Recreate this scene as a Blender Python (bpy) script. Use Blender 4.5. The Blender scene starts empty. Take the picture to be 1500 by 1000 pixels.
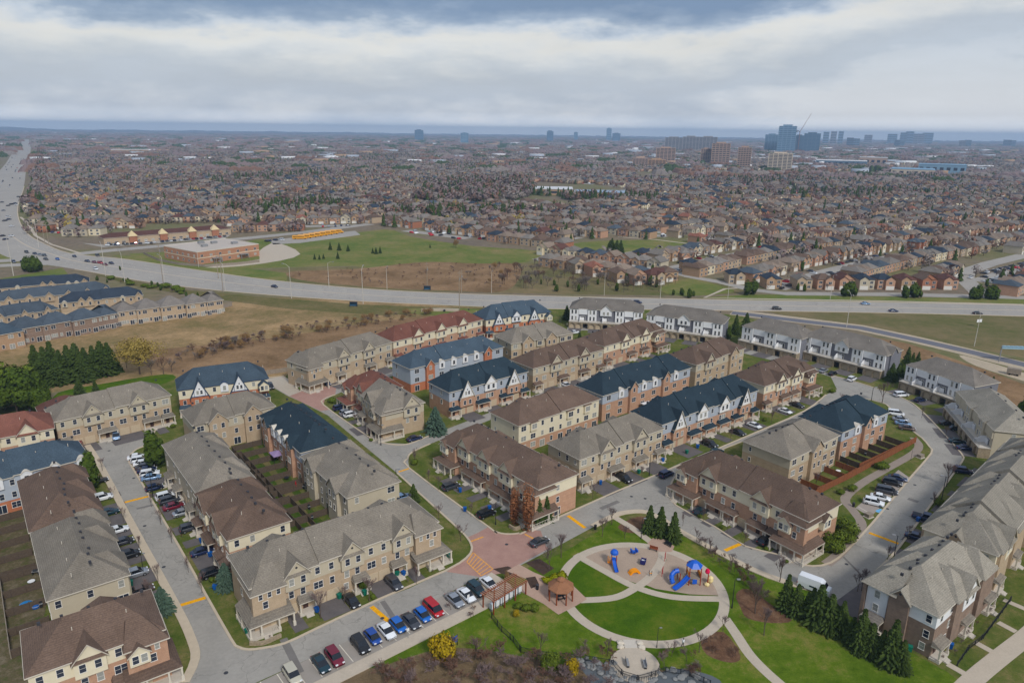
import bpy, math, random
import numpy as np
from mathutils import Vector, Matrix
from mathutils.geometry import tessellate_polygon
random.seed(11)
PI = math.pi
F, HY, ROLL, CH = 1040.0, 193.0, 0.0125, 85.0
PITCH = math.atan((500-HY)/F); RO = math.atan(ROLL)
scene = bpy.context.scene
COL = scene.collection

def at(x, y, z=0.0):
    """ground point (at height z) seen at photograph position x, y"""
    u = x-750; v = y-500
    u2 = u*math.cos(RO)+v*math.sin(RO); v2 = -u*math.sin(RO)+v*math.cos(RO)
    X = u2; Y = F*math.cos(PITCH)-v2*math.sin(PITCH); Z = -v2*math.cos(PITCH)-F*math.sin(PITCH)
    t = (z-CH)/Z
    return Vector((X*t, Y*t, z))
def px(p):
    """photograph position of a world point (used to sort and cull only)"""
    d = Vector(p)-Vector((0, 0, CH))
    zc = d.y*math.cos(PITCH)-d.z*math.sin(PITCH)
    yc = d.y*math.sin(PITCH)+d.z*math.cos(PITCH)
    if zc < 1: return (-9999, -9999)
    u2 = F*d.x/zc; v2 = -F*yc/zc
    return (750+u2*math.cos(RO)-v2*math.sin(RO), 500+u2*math.sin(RO)+v2*math.cos(RO))

# ------------------------------------------------------------------ materials
def lin(c):
    c = c/255.0
    return c/12.92 if c <= 0.04045 else ((c+0.055)/1.055)**2.4
def C0(r, g, b): return (lin(r), lin(g), lin(b), 1)
def C(r, g, b, sat=1.14):
    c = (lin(r), lin(g), lin(b)); l = .25*c[0]+.6*c[1]+.15*c[2]
    return tuple(max(0.004, l+(v-l)*sat) for v in c)+(1,)
MATS = {}
def mat(name, rgb, var=0.12, scale=1.5, rough=0.9, spec=0.2, rgb2=None, scale2=None, metal=0, brick=None, coord='Object', fine=0.0, fscale=12, bump=0.0, shingle=False, cracks=False):
    if name in MATS: return MATS[name]
    m = bpy.data.materials.new(name); m.use_nodes = True
    nt = m.node_tree; N = nt.nodes; L = nt.links
    b = N['Principled BSDF']; b.inputs['Roughness'].default_value = rough
    b.inputs['Specular IOR Level'].default_value = spec; b.inputs['Metallic'].default_value = metal
    col = C(*rgb)
    tc = N.new('ShaderNodeTexCoord')
    if coord == 'World':
        g = N.new('ShaderNodeNewGeometry'); src = g.outputs['Position']
    else: src = tc.outputs['Object']
    no = N.new('ShaderNodeTexNoise'); no.inputs['Scale'].default_value = scale; no.inputs['Detail'].default_value = 5; no.inputs['Roughness'].default_value = .65
    L.new(src, no.inputs['Vector'])
    mx = N.new('ShaderNodeMix'); mx.data_type = 'RGBA'
    ra = N.new('ShaderNodeMapRange'); ra.inputs[1].default_value = .3; ra.inputs[2].default_value = .7
    L.new(no.outputs['Fac'], ra.inputs[0]); L.new(ra.outputs[0], mx.inputs[0])
    c2 = C(*rgb2) if rgb2 else tuple(min(1, v*(1+var)) for v in col[:3])+(1,)
    c1 = col if rgb2 else tuple(v*(1-var) for v in col[:3])+(1,)
    mx.inputs[6].default_value = c1; mx.inputs[7].default_value = c2
    out = mx.outputs[2]
    if brick:
        br = N.new('ShaderNodeTexBrick'); br.inputs['Scale'].default_value = brick
        br.inputs['Color1'].default_value = (1, 1, 1, 1); br.inputs['Color2'].default_value = (.8, .8, .8, 1); br.inputs['Mortar'].default_value = (.92, .92, .9, 1)
        mp = N.new('ShaderNodeMapping'); mp.inputs['Rotation'].default_value = (PI/2, 0, 0)
        L.new(src, mp.inputs['Vector']); L.new(mp.outputs[0], br.inputs['Vector'])
        m2 = N.new('ShaderNodeMix'); m2.data_type = 'RGBA'; m2.blend_type = 'MULTIPLY'; m2.inputs[0].default_value = 1
        L.new(out, m2.inputs[6]); L.new(br.outputs['Color'], m2.inputs[7]); out = m2.outputs[2]
    if shingle:
        oi = N.new('ShaderNodeObjectInfo'); ro = N.new('ShaderNodeMapRange'); ro.inputs[3].default_value = .9; ro.inputs[4].default_value = 1.12; L.new(oi.outputs['Random'], ro.inputs[0]); ms = N.new('ShaderNodeVectorMath'); ms.operation = 'SCALE'; L.new(out, ms.inputs[0]); L.new(ro.outputs[0], ms.inputs['Scale']); out = ms.outputs[0]
        wv = N.new('ShaderNodeTexWave'); wv.wave_type = 'BANDS'; wv.bands_direction = 'Z'; wv.inputs['Scale'].default_value = 1.6; wv.inputs['Distortion'].default_value = 1.2; wv.inputs['Detail'].default_value = 2; L.new(src, wv.inputs['Vector'])
        rw = N.new('ShaderNodeMapRange'); rw.inputs[3].default_value = .9; rw.inputs[4].default_value = 1.08; L.new(wv.outputs['Fac'], rw.inputs[0])
        ms = N.new('ShaderNodeVectorMath'); ms.operation = 'SCALE'; L.new(out, ms.inputs[0]); L.new(rw.outputs[0], ms.inputs['Scale']); out = ms.outputs[0]
    if cracks:
        nd = N.new('ShaderNodeTexNoise'); nd.inputs['Scale'].default_value = .25; nd.inputs['Detail'].default_value = 4; L.new(src, nd.inputs['Vector'])
        va = N.new('ShaderNodeVectorMath'); va.operation = 'MULTIPLY_ADD'; va.inputs[1].default_value = (9, 9, 0); L.new(nd.outputs['Color'], va.inputs[0]); L.new(src, va.inputs[2])
        for sc__, wd__, dk in ((.07, .007, .72), (.03, .006, .8)):
            vo = N.new('ShaderNodeTexVoronoi'); vo.feature = 'DISTANCE_TO_EDGE'; vo.inputs['Scale'].default_value = sc__; L.new(va.outputs[0], vo.inputs['Vector'])
            rv_ = N.new('ShaderNodeMapRange'); rv_.inputs[1].default_value = 0; rv_.inputs[2].default_value = wd__; rv_.inputs[3].default_value = dk; rv_.inputs[4].default_value = 1; L.new(vo.outputs['Distance'], rv_.inputs[0])
            ms = N.new('ShaderNodeVectorMath'); ms.operation = 'SCALE'; L.new(out, ms.inputs[0]); L.new(rv_.outputs[0], ms.inputs['Scale']); out = ms.outputs[0]
        ns = N.new('ShaderNodeTexNoise'); ns.inputs['Scale'].default_value = .35; ns.inputs['Detail'].default_value = 6; ns.inputs['Roughness'].default_value = .7; L.new(src, ns.inputs['Vector'])
        rs__ = N.new('ShaderNodeMapRange'); rs__.inputs[1].default_value = .6; rs__.inputs[2].default_value = .72; rs__.inputs[3].default_value = 1; rs__.inputs[4].default_value = .84; L.new(ns.outputs['Fac'], rs__.inputs[0])
        ms = N.new('ShaderNodeVectorMath'); ms.operation = 'SCALE'; L.new(out, ms.inputs[0]); L.new(rs__.outputs[0], ms.inputs['Scale']); out = ms.outputs[0]
    if fine:
        n2 = N.new('ShaderNodeTexNoise'); n2.inputs['Scale'].default_value = fscale; n2.inputs['Detail'].default_value = 3
        L.new(src, n2.inputs['Vector'])
        r2 = N.new('ShaderNodeMapRange'); r2.inputs[1].default_value = .3; r2.inputs[2].default_value = .7; r2.inputs[3].default_value = 1-fine; r2.inputs[4].default_value = 1+fine
        L.new(n2.outputs['Fac'], r2.inputs[0])
        m3 = N.new('ShaderNodeVectorMath'); m3.operation = 'SCALE'; L.new(out, m3.inputs[0]); L.new(r2.outputs[0], m3.inputs['Scale']); out = m3.outputs[0]
        if bump:
            bp = N.new('ShaderNodeBump'); bp.inputs['Strength'].default_value = bump; L.new(n2.outputs['Fac'], bp.inputs['Height']); L.new(bp.outputs[0], b.inputs['Normal'])
    L.new(out, b.inputs['Base Color'])
    MATS[name] = m
    return m
def rmat(name, rgb):   # roofing shingles
    return mat(name, rgb, var=.17, scale=.22, rough=.95, spec=.1, fine=.2, fscale=4, shingle=True)
M = dict(
 roof_grey=rmat('roof_grey', (124, 117, 107)), roof_grey_dark=rmat('roof_grey_dark', (118, 112, 105)), roof_brown=rmat('roof_brown', (103, 87, 77)),
 roof_red=rmat('roof_red', (116, 80, 70)), roof_teal=rmat('roof_teal', (46, 58, 66)), roof_blue=rmat('roof_blue', (70, 82, 92)),
 roof_navy=rmat('roof_navy', (54, 62, 72)), roof_green=rmat('roof_green', (76, 84, 92)), roof_taupe=rmat('roof_taupe', (124, 118, 112)), roof_tan=rmat('roof_tan', (132, 118, 106)),
 roof_darkred=rmat('roof_darkred', (92, 66, 60)), roof_light=rmat('roof_light', (142, 136, 125)), roof_orange=rmat('roof_orange', (136, 94, 80)),
 brick_pink=mat('brick_pink', (178, 142, 120), .12, .9, brick=4, rgb2=(196, 160, 136)), brick_beige=mat('brick_beige', (178, 158, 134), .1, .8, brick=4, rgb2=(192, 172, 148)),
 brick_orange=mat('brick_orange', (176, 112, 84), .12, .9, brick=4, rgb2=(194, 132, 104)), brick_brown=mat('brick_brown', (132, 114, 102), .15, .9, brick=4, rgb2=(154, 134, 120)),
 brick_red=mat('brick_red', (158, 110, 88), .12, .9, brick=4, rgb2=(174, 124, 100)), brick_tan=mat('brick_tan', (176, 148, 122), .1, .9, brick=4),
 stone=mat('stone', (150, 136, 116), .15, 1.5, fine=.15, fscale=3),
 siding_cream=mat('siding_cream', (220, 210, 186), .05, .7), siding_beige=mat('siding_beige', (186, 176, 156), .05, .7), siding_blue=mat('siding_blue', (170, 176, 184), .05, .7),
 siding_white=mat('siding_white', (226, 226, 226), .04, .7), siding_grey=mat('siding_grey', (120, 120, 126), .06, .7), stucco=mat('stucco', (204, 186, 150), .05, .7),
 stucco_cream=mat('stucco_cream', (214, 202, 176), .05, .7),
 trim=mat('trim_white', (204, 196, 182), .04, 2, rough=.6), trim_blue=mat('trim_blue', (60, 76, 100), .05, 2, rough=.6), trim_brown=mat('trim_brown', (120, 98, 82), .05, 2),
 frame=mat('window_frame', (228, 224, 216), .03, 3, rough=.5), garage=mat('garage_paint', (190, 174, 150), .05, 2, rough=.6), garage_w=mat('garage_white', (218, 214, 206), .05, 2, rough=.6),
 garage_brown=mat('garage_brown', (128, 104, 84), .08, 2, rough=.6),
 door=mat('door_dark', (70, 52, 48), .1, 2, rough=.5), concrete=mat('concrete', (178, 168, 154), .08, 1.2, fine=.06, coord='World'),
 vent=mat('vent_dark', (62, 62, 66), .1, 3, rough=.6), step=mat('step_concrete', (196, 188, 176), .06, 2),
 wood_red=mat('wood_red', (130, 84, 60), .18, 2.5, fine=.12), wood_dark=mat('wood_dark', (88, 77, 67), .2, 2.5, fine=.15), wood_grey=mat('wood_grey', (142, 132, 120), .15, 1.5, fine=.1),
 metal_dark=mat('metal_dark', (34, 36, 40), .1, 3, rough=.5, spec=.4), metal_grey=mat('metal_grey', (150, 150, 150), .1, 3, rough=.5, metal=.3),
 pole_wood=mat('pole_wood', (150, 138, 122), .15, 2), pole_concrete=mat('pole_concrete', (196, 190, 180), .08, 2),
 yellow=mat('road_yellow', (226, 166, 40), .08, 1.5, fine=.2, fscale=2.5, coord='World'), whitepaint=mat('road_white', (214, 206, 190), .1, 2, coord='World'), bluepaint=mat('bay_blue', (120, 172, 206), .08, 2),
 orangepaint=mat('road_orange', (214, 158, 92), .1, 2, coord='World', fine=.15, fscale=3),
)
def glass(name, rgb, rough=.12):
    m = bpy.data.materials.new(name); m.use_nodes = True; b = m.node_tree.nodes['Principled BSDF']
    b.inputs['Base Color'].default_value = C(*rgb); b.inputs['Roughness'].default_value = rough; b.inputs['Specular IOR Level'].default_value = .7
    return m
M['glass'] = glass('window_glass', (46, 52, 64)); M['blind'] = glass('window_blind', (150, 150, 144), .4); M['glass_car'] = glass('car_glass', (22, 27, 34), .06)
M['glass_blue'] = glass('tower_glass', (60, 98, 128), .25)
def paint(name, rgb, metal=.25):
    m = bpy.data.materials.new(name); m.use_nodes = True; b = m.node_tree.nodes['Principled BSDF']
    b.inputs['Base Color'].default_value = C(*rgb); b.inputs['Roughness'].default_value = .28; b.inputs['Specular IOR Level'].default_value = .6; b.inputs['Metallic'].default_value = metal
    b.inputs['Coat Weight'].default_value = .4
    return m
PAINT = {'white': paint('paint_white', (226, 228, 230), 0), 'black': paint('paint_black', (26, 27, 30)), 'dark grey': paint('paint_darkgrey', (66, 68, 74)), 'silver': paint('paint_silver', (160, 164, 170), .5),
 'dark blue': paint('paint_darkblue', (26, 40, 74)), 'blue': paint('paint_blue', (36, 74, 150)), 'bright blue': paint('paint_brightblue', (28, 104, 186)), 'red': paint('paint_red', (176, 36, 44)), 'maroon': paint('paint_maroon', (112, 26, 46)),
 'dark green': paint('paint_green', (16, 52, 62)), 'beige': paint('paint_beige', (196, 190, 172)), 'purple': paint('paint_purple', (60, 50, 110)), 'light blue': paint('paint_lightblue', (120, 146, 176)), 'brown': paint('paint_brown', (92, 76, 68)),
 'yellow': paint('paint_yellow', (222, 160, 40), 0)}
M['tyre'] = mat('tyre', (28, 28, 30), .1, 3, rough=.85); M['rim'] = mat('rim', (150, 152, 156), .1, 3, rough=.35, metal=.6)
M['lamp'] = mat('lamp_lens', (220, 222, 224), .05, 3, rough=.15); M['tail'] = mat('tail_lens', (150, 22, 24), .05, 3, rough=.2)

# ------------------------------------------------------------------ mesh builder
class MB:
    def __init__(s): s.v = []; s.f = []; s.m = []
    def poly(s, pts, m=0):
        i = len(s.v); s.v += [tuple(p) for p in pts]; s.f.append(tuple(range(i, i+len(pts)))); s.m.append(m)
    def box(s, x0, x1, y0, y1, z0, z1, m=0, T=None):
        p = [(x0, y0, z0), (x1, y0, z0), (x1, y1, z0), (x0, y1, z0), (x0, y0, z1), (x1, y0, z1), (x1, y1, z1), (x0, y1, z1)]
        if T: p = [T(*q) for q in p]
        i = len(s.v); s.v += p
        for f in ((0, 3, 2, 1), (4, 5, 6, 7), (0, 1, 5, 4), (1, 2, 6, 5), (2, 3, 7, 6), (3, 0, 4, 7)):
            s.f.append(tuple(i+k for k in f)); s.m.append(m)
    def tube(s, a, b, r0, r1=None, n=6, m=0, cap=True):
        a = Vector(a); b = Vector(b); r1 = r0 if r1 is None else r1
        d = (b-a).normalized(); u = d.orthogonal().normalized(); w = d.cross(u)
        i = len(s.v)
        for c, r in ((a, r0), (b, r1)):
            for k in range(n):
                t = 2*PI*k/n; s.v.append(tuple(c+u*(r*math.cos(t))+w*(r*math.sin(t))))
        for k in range(n):
            k2 = (k+1) % n; s.f.append((i+k, i+k2, i+n+k2, i+n+k)); s.m.append(m)
        if cap:
            s.f.append(tuple(i+n+k for k in range(n))); s.m.append(m); s.f.append(tuple(i+n-1-k for k in range(n))); s.m.append(m)
    def lathe(s, prof, n=12, m=0, c=(0, 0, 0)):
        i = len(s.v)
        for r, z in prof:
            for k in range(n):
                t = 2*PI*k/n; s.v.append((c[0]+r*math.cos(t), c[1]+r*math.sin(t), c[2]+z))
        for j in range(len(prof)-1):
            for k in range(n):
                k2 = (k+1) % n; s.f.append((i+j*n+k, i+j*n+k2, i+(j+1)*n+k2, i+(j+1)*n+k)); s.m.append(m)
        s.f.append(tuple(i+(len(prof)-1)*n+k for k in range(n))); s.m.append(m)
    def loft(s, secs, m=0, mf=None, caps=True):
        n = len(secs[0]); i = len(s.v)
        for q in secs: s.v += [tuple(p) for p in q]
        for j in range(len(secs)-1):
            for k in range(n-1):
                s.f.append((i+j*n+k, i+j*n+k+1, i+(j+1)*n+k+1, i+(j+1)*n+k)); s.m.append(mf(j, k) if mf else m)
        if caps:
            s.f.append(tuple(i+k for k in range(n))[::-1]); s.m.append(mf(0, -1) if mf else m)
            s.f.append(tuple(i+(len(secs)-1)*n+k for k in range(n))); s.m.append(mf(len(secs)-2, -1) if mf else m)
    def mesh(s, name, mats, smooth=False):
        me = bpy.data.meshes.new(name); me.from_pydata(s.v, [], s.f)
        for m in mats: me.materials.append(m)
        if any(s.m): me.polygons.foreach_set('material_index', s.m)
        if smooth: me.polygons.foreach_set('use_smooth', [True]*len(me.polygons))
        me.update(); return me
    def build(s, name, mats, parent=None, smooth=False):
        if not isinstance(mats, (list, tuple)): mats = [mats]
        return link(name, s.mesh(name, mats, smooth), parent)
def link(name, data, parent=None, loc=None, rz=None):
    o = bpy.data.objects.new(name, data); COL.objects.link(o)
    if parent: o.parent = parent
    if loc is not None: o.location = loc
    if rz is not None: o.rotation_euler = (0, 0, rz)
    return o
def tag(o, label=None, cat=None, group=None, kind=None):
    if label: o['label'] = label
    if cat: o['category'] = cat
    if group: o['group'] = group
    if kind: o['kind'] = kind
    return o
def thing(name, loc, rz=0, label=None, cat=None, group=None):
    return tag(link(name, None, None, loc, rz), label, cat, group)
def copy_tree(o, parent=None):
    c = o.copy(); COL.objects.link(c); c.parent = parent
    for ch in list(o.children): copy_tree(ch, c)
    return c
def setmat(o, m, slot=0):
    o.material_slots[slot].link = 'OBJECT'; o.material_slots[slot].material = m
def struct(name, mb, mats): return tag(mb.build(name, mats), kind='structure')
# ------------------------------------------------------------------ ground, roads, paths
def flat(mb, pts, z, m=0):
    pts = [Vector((p[0], p[1], z)) for p in pts]
    tris = tessellate_polygon([pts])
    i = len(mb.v); mb.v += [tuple(p) for p in pts]
    for t in tris:
        a, b, c = (pts[k] for k in t)
        if (b-a).cross(c-a).z < 0: t = t[::-1]
        mb.f.append(tuple(i+k for k in t)); mb.m.append(m)
def P(*xy): return [at(x, y) for x, y in xy]
def smooth(pts, n=4, closed=False):
    out = []; N = len(pts); rng = range(N if closed else N-1)
    for i in rng:
        p0 = pts[(i-1) % N] if (closed or i > 0) else pts[i]; p1 = pts[i]; p2 = pts[(i+1) % N]; p3 = pts[(i+2) % N] if (closed or i+2 < N) else p2
        for k in range(n):
            t = k/n
            out.append(0.5*((2*p1)+(p2-p0)*t+(2*p0-5*p1+4*p2-p3)*t*t+(3*p1-3*p2+p3-p0)*t**3))
    if not closed: out.append(pts[-1])
    return out
def ribbon(pts, w, side=0):
    """left and right offset lines; side 0 centred, 1 grows left, -1 grows right"""
    Lp, Rp = [], []
    for i, p in enumerate(pts):
        a = pts[max(i-1, 0)]; b = pts[min(i+1, len(pts)-1)]
        d = Vector((b.x-a.x, b.y-a.y, 0)); d.normalize(); n = Vector((-d.y, d.x, 0))
        if side == 0: Lp.append(p+n*w/2); Rp.append(p-n*w/2)
        elif side == 1: Lp.append(p+n*w); Rp.append(p.copy())
        else: Lp.append(p.copy()); Rp.append(p-n*w)
    return Lp, Rp
def strip(mb, pts, w, z, m=0, side=0, h=0):
    Lp, Rp = ribbon(pts, w, side)
    def q(v, zz): return (v.x, v.y, zz)
    for i in range(len(pts)-1):
        mb.poly([q(Rp[i], z+h), q(Rp[i+1], z+h), q(Lp[i+1], z+h), q(Lp[i], z+h)], m)
        if h:
            mb.poly([q(Rp[i+1], z+h), q(Rp[i], z+h), q(Rp[i], 0), q(Rp[i+1], 0)], m)
            mb.poly([q(Lp[i], z+h), q(Lp[i+1], z+h), q(Lp[i+1], 0), q(Lp[i], 0)], m)

def ground_material():
    m = bpy.data.materials.new('ground_mix'); m.use_nodes = True; nt = m.node_tree; N = nt.nodes; L = nt.links; b = N['Principled BSDF']
    b.inputs['Roughness'].default_value = 1; b.inputs['Specular IOR Level'].default_value = .05
    g = N.new('ShaderNodeNewGeometry')
    def noise(sc, det=5):
        n = N.new('ShaderNodeTexNoise'); n.inputs['Scale'].default_value = sc; n.inputs['Detail'].default_value = det; L.new(g.outputs['Position'], n.inputs['Vector']); return n.outputs['Fac']
    def ramp(src, stops):
        r = N.new('ShaderNodeValToRGB'); e = r.color_ramp.elements
        while len(e) > 1: e.remove(e[-1])
        e[0].position = stops[0][0]; e[0].color = C(*stops[0][1])
        for p, c in stops[1:]:
            k = e.new(p); k.color = C(*c)
        L.new(src, r.inputs[0]); return r.outputs[0]
    a = ramp(noise(.012, 8), [(.3, (92, 104, 62)), (.42, (104, 110, 76)), (.5, (116, 110, 94)), (.6, (116, 108, 100)), (.7, (98, 94, 92))])
    d = ramp(noise(.25, 6), [(.3, (96, 92, 66)), (.5, (128, 112, 90)), (.7, (146, 126, 104))])
    mx = N.new('ShaderNodeMix'); mx.data_type = 'RGBA'; mx.inputs[0].default_value = .45; L.new(a, mx.inputs[6]); L.new(d, mx.inputs[7])
    L.new(mx.outputs[2], b.inputs['Base Color']); return m
mb = MB()
R = 19500
ring = [(R*math.sin(t), R*math.cos(t), 0) for t in [2*PI*k/48 for k in range(48)]]
mb.poly(ring[::-1]); struct('ground', mb, ground_material())

def grassmat(name, a, b_, c_, sc=.08, sc2=.9):
    m = bpy.data.materials.new(name); m.use_nodes = True; nt = m.node_tree; N = nt.nodes; L = nt.links; b = N['Principled BSDF']
    b.inputs['Roughness'].default_value = 1; b.inputs['Specular IOR Level'].default_value = .05
    g = N.new('ShaderNodeNewGeometry')
    n1 = N.new('ShaderNodeTexNoise'); n1.inputs['Scale'].default_value = sc; n1.inputs['Detail'].default_value = 8; n1.inputs['Roughness'].default_value = .7; L.new(g.outputs['Position'], n1.inputs['Vector'])
    n2 = N.new('ShaderNodeTexNoise'); n2.inputs['Scale'].default_value = sc2; n2.inputs['Detail'].default_value = 6; n2.inputs['Roughness'].default_value = .75; L.new(g.outputs['Position'], n2.inputs['Vector'])
    r = N.new('ShaderNodeValToRGB'); e = r.color_ramp.elements; e[0].position = .36; e[0].color = C(*a); e[1].position = .66; e[1].color = C(*c_); k = e.new(.5); k.color = C(*b_)
    ad = N.new('ShaderNodeMath'); ad.operation = 'MULTIPLY_ADD'; ad.inputs[1].default_value = .35; L.new(n2.outputs['Fac'], ad.inputs[0])
    mu = N.new('ShaderNodeMath'); mu.operation = 'MULTIPLY'; mu.inputs[1].default_value = .65; L.new(n1.outputs['Fac'], mu.inputs[0]); L.new(mu.outputs[0], ad.inputs[2])
    L.new(ad.outputs[0], r.inputs[0])
    n3 = N.new('ShaderNodeTexNoise'); n3.inputs['Scale'].default_value = 4; n3.inputs['Detail'].default_value = 4; L.new(g.outputs['Position'], n3.inputs['Vector'])
    mr = N.new('ShaderNodeMapRange'); mr.inputs[1].default_value = .3; mr.inputs[2].default_value = .7; mr.inputs[3].default_value = .82; mr.inputs[4].default_value = 1.18; L.new(n3.outputs['Fac'], mr.inputs[0])
    sc_ = N.new('ShaderNodeVectorMath'); sc_.operation = 'SCALE'; L.new(r.outputs[0], sc_.inputs[0]); L.new(mr.outputs[0], sc_.inputs['Scale'])
    L.new(sc_.outputs[0], b.inputs['Base Color']); return m
G = dict(
 park=grassmat('grass_park', (60, 82, 28), (88, 106, 42), (138, 124, 80), .07, .6), lawn=grassmat('grass_lawn', (66, 84, 36), (92, 98, 54), (130, 116, 84), .16),
 field=grassmat('dry_field', (100, 96, 60), (140, 120, 90), (178, 150, 116), .05, .5), field2=grassmat('dry_field_mixed', (86, 92, 54), (112, 104, 76), (138, 120, 94), .02, .2),
 brown=grassmat('brown_brush', (98, 80, 58), (132, 108, 84), (158, 132, 104), .05, .6), sport=grassmat('grass_sport', (82, 102, 50), (110, 114, 68), (140, 124, 90), .03, .2),
 deepgreen=grassmat('grass_deep', (56, 82, 24), (74, 96, 34), (104, 108, 50), .12, .7), wood=grassmat('wood_floor', (84, 74, 58), (112, 96, 76), (134, 118, 94), .1, .5),
 soil=grassmat('soil', (84, 62, 50), (104, 80, 64), (128, 104, 84), .4, 1.5), verge=grassmat('verge', (84, 88, 50), (104, 98, 66), (124, 110, 82), .05, .4))
M['asphalt'] = mat('asphalt', (144, 140, 133), .08, .12, coord='World', fine=.06, fscale=1.5, rgb2=(162, 157, 149), cracks=True); M['asphalt_dark'] = mat('asphalt_dark', (92, 88, 88), .1, .4, coord='World', fine=.08, rgb2=(108, 102, 100))
M['road'] = mat('arterial_concrete', (154, 149, 142), .05, .03, coord='World', rgb2=(166, 160, 152), fine=.04, fscale=.8, cracks=True); M['road_blue'] = mat('frontage_asphalt', (108, 108, 114), .06, .1, coord='World', fine=.05, fscale=1)
M['paver'] = mat('brick_paving', (156, 124, 114), .08, .4, coord='World', rgb2=(170, 138, 126), fine=.08, fscale=4); M['path'] = mat('path_concrete', (184, 172, 156), .05, .5, coord='World', fine=.05, fscale=3)
M['sand'] = mat('play_sand', (168, 150, 134), .06, .5, coord='World', fine=.06, fscale=3); M['mulch'] = mat('mulch', (72, 58, 50), .2, 1, coord='World', fine=.2, fscale=4)
M['sandy'] = mat('sandy_shoulder', (176, 162, 142), .1, .15, coord='World', fine=.1, fscale=1.5); M['kerb'] = mat('kerb', (190, 176, 156), .06, 1, coord='World')
M['water'] = glass('water', (88, 92, 94), .08)

# -- regional ground covers (each about 4 mm above the one below)
def area(name, px_pts, z, m, sm=0):
    mb = MB(); p = P(*px_pts)
    if sm: p = smooth(p, sm, True)
    flat(mb, p, z, 0); return struct(name, mb, m)
area('estate_ground', [(-400, 1180), (-500, 640), (0, 600), (250, 545), (420, 545), (560, 455), (700, 440), (840, 436), (1080, 462), (1260, 500), (1420, 545), (1700, 640), (2300, 1180)], .004, G['lawn'])
area('dry_field', [(-300, 640), (-300, 500), (0, 494), (330, 444), (420, 436), (620, 446), (720, 450), (840, 447), (640, 470), (570, 490), (437, 540), (400, 556), (250, 556), (80, 574), (0, 600)], .008, G['field'], 3)
area('brown_brush_field', [(180, 520), (300, 505), (420, 492), (560, 470), (640, 462), (660, 468), (570, 492), (437, 532), (380, 548), (260, 548)], .012, G['brown'], 4)
area('green_field_strip', [(85, 575), (150, 562), (240, 548), (255, 556), (190, 575), (90, 592)], .016, G['deepgreen'], 3)
area('roadside_verge', [(133, 400), (267, 424), (400, 436), (530, 446), (710, 452), (830, 450), (700, 462), (640, 458), (560, 462), (420, 452), (330, 440), (200, 420)], .014, G['verge'])
area('culvert_grass', [(600, 452), (690, 452), (700, 457), (650, 462), (610, 460)], .02, G['sport'], 3)
area('triangle_field', [(1100, 452), (1280, 456), (1700, 470), (1700, 560), (1500, 524), (1400, 505), (1260, 476), (1150, 462)], .014, G['field2'])
area('brown_slope', [(1240, 486), (1330, 503), (1440, 540), (1600, 600), (1700, 680), (1500, 600), (1440, 572), (1330, 528), (1250, 500)], .014, G['brown'])
area('sandy_ground', [(1405, 520), (1440, 528), (1500, 546), (1560, 567), (1560, 578), (1500, 558), (1430, 536)], .02, M['sandy'], 3)
area('sports_field', [(190, 372), (300, 366), (380, 350), (430, 356), (560, 336), (600, 346), (690, 360), (790, 368), (770, 384), (680, 392), (560, 396), (520, 390), (400, 392), (300, 396), (240, 388)], .02, G['sport'], 3)
area('school_verge', [(165, 374), (220, 376), (420, 400), (420, 412), (300, 400), (184, 379)], .024, G['sport'])
area('meadow', [(400, 394), (540, 390), (600, 382), (690, 392), (760, 385), (880, 392), (960, 400), (1060, 412), (1080, 430), (900, 432), (700, 428), (560, 424), (410, 410)], .016, G['field2'], 3)
area('pocket_park', [(835, 358), (900, 352), (990, 352), (1020, 358), (960, 368), (915, 376), (860, 378)], .024, G['sport'], 3)
area('corner_green', [(965, 424), (990, 412), (1015, 408), (1060, 420), (1075, 428), (1000, 434)], .024, G['sport'], 2)
area('right_verge', [(1020, 436), (1100, 431), (1500, 438), (1700, 440), (1700, 452), (1500, 447), (1100, 440)], .024, G['sport'])
area('left_green', [(-60, 412), (0, 408), (60, 398), (92, 392), (100, 402), (60, 406), (0, 410)], .024, G['sport'])
area('left_corner_green', [(0, 370), (20, 366), (26, 376), (0, 384)], .024, G['sport'])
# -- arterial road
top = smooth(P((42, 204.5), (45, 216), (42, 233), (38, 252), (35, 273), (26, 300), (27, 322), (40, 343), (62, 356), (101, 371), (184, 380), (290, 396), (400, 411), (530, 423), (660, 430), (800, 434), (940, 437), (1100, 440), (1300, 443), (1500, 447), (1800, 452), (2300, 460)), 4)
bot = smooth(P((34, 204.5), (20, 222), (8, 240), (-12, 262), (-40, 300), (-45, 340), (0, 372), (45, 384), (90, 391), (133, 398), (200, 410), (290, 422), (400, 432), (530, 441), (660, 447), (800, 452), (940, 453), (1100, 455), (1300, 458), (1500, 463), (1800, 472), (2300, 486)), 4)
mb = MB()
for i in range(len(top)-1):
    mb.poly([(bot[i].x, bot[i].y, .03), (bot[i+1].x, bot[i+1].y, .03), (top[i+1].x, top[i+1].y, .03), (top[i].x, top[i].y, .03)])
struct('arterial_road', mb, M['road'])
mb = MB(); strip(mb, top[16:], .8, .03, 0, 1, .12); strip(mb, bot[34:], .8, .03, 0, -1, .12)
mid = [(a+b)/2 for a, b in zip(top, bot)]
struct('arterial_kerb', mb, M['kerb'])
mb = MB()
strip(mb, mid[24:], 1.2, .034)
struct('median_strip', mb, M['path'])
mb = MB()
for fr in (.2, .36, .64, .8):
    ln = [a*(1-fr)+b*fr for a, b in zip(top, bot)][26:]
    for i in range(0, len(ln)-1):
        a, b = ln[i], ln[i+1]; n = max(1, int((b-a).length/9))
        for k in range(n): strip(mb, [a.lerp(b, k/n), a.lerp(b, (k+.35)/n)], .18, .035)
struct('lane_markings', mb, M['whitepaint'])
mb = MB()
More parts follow.
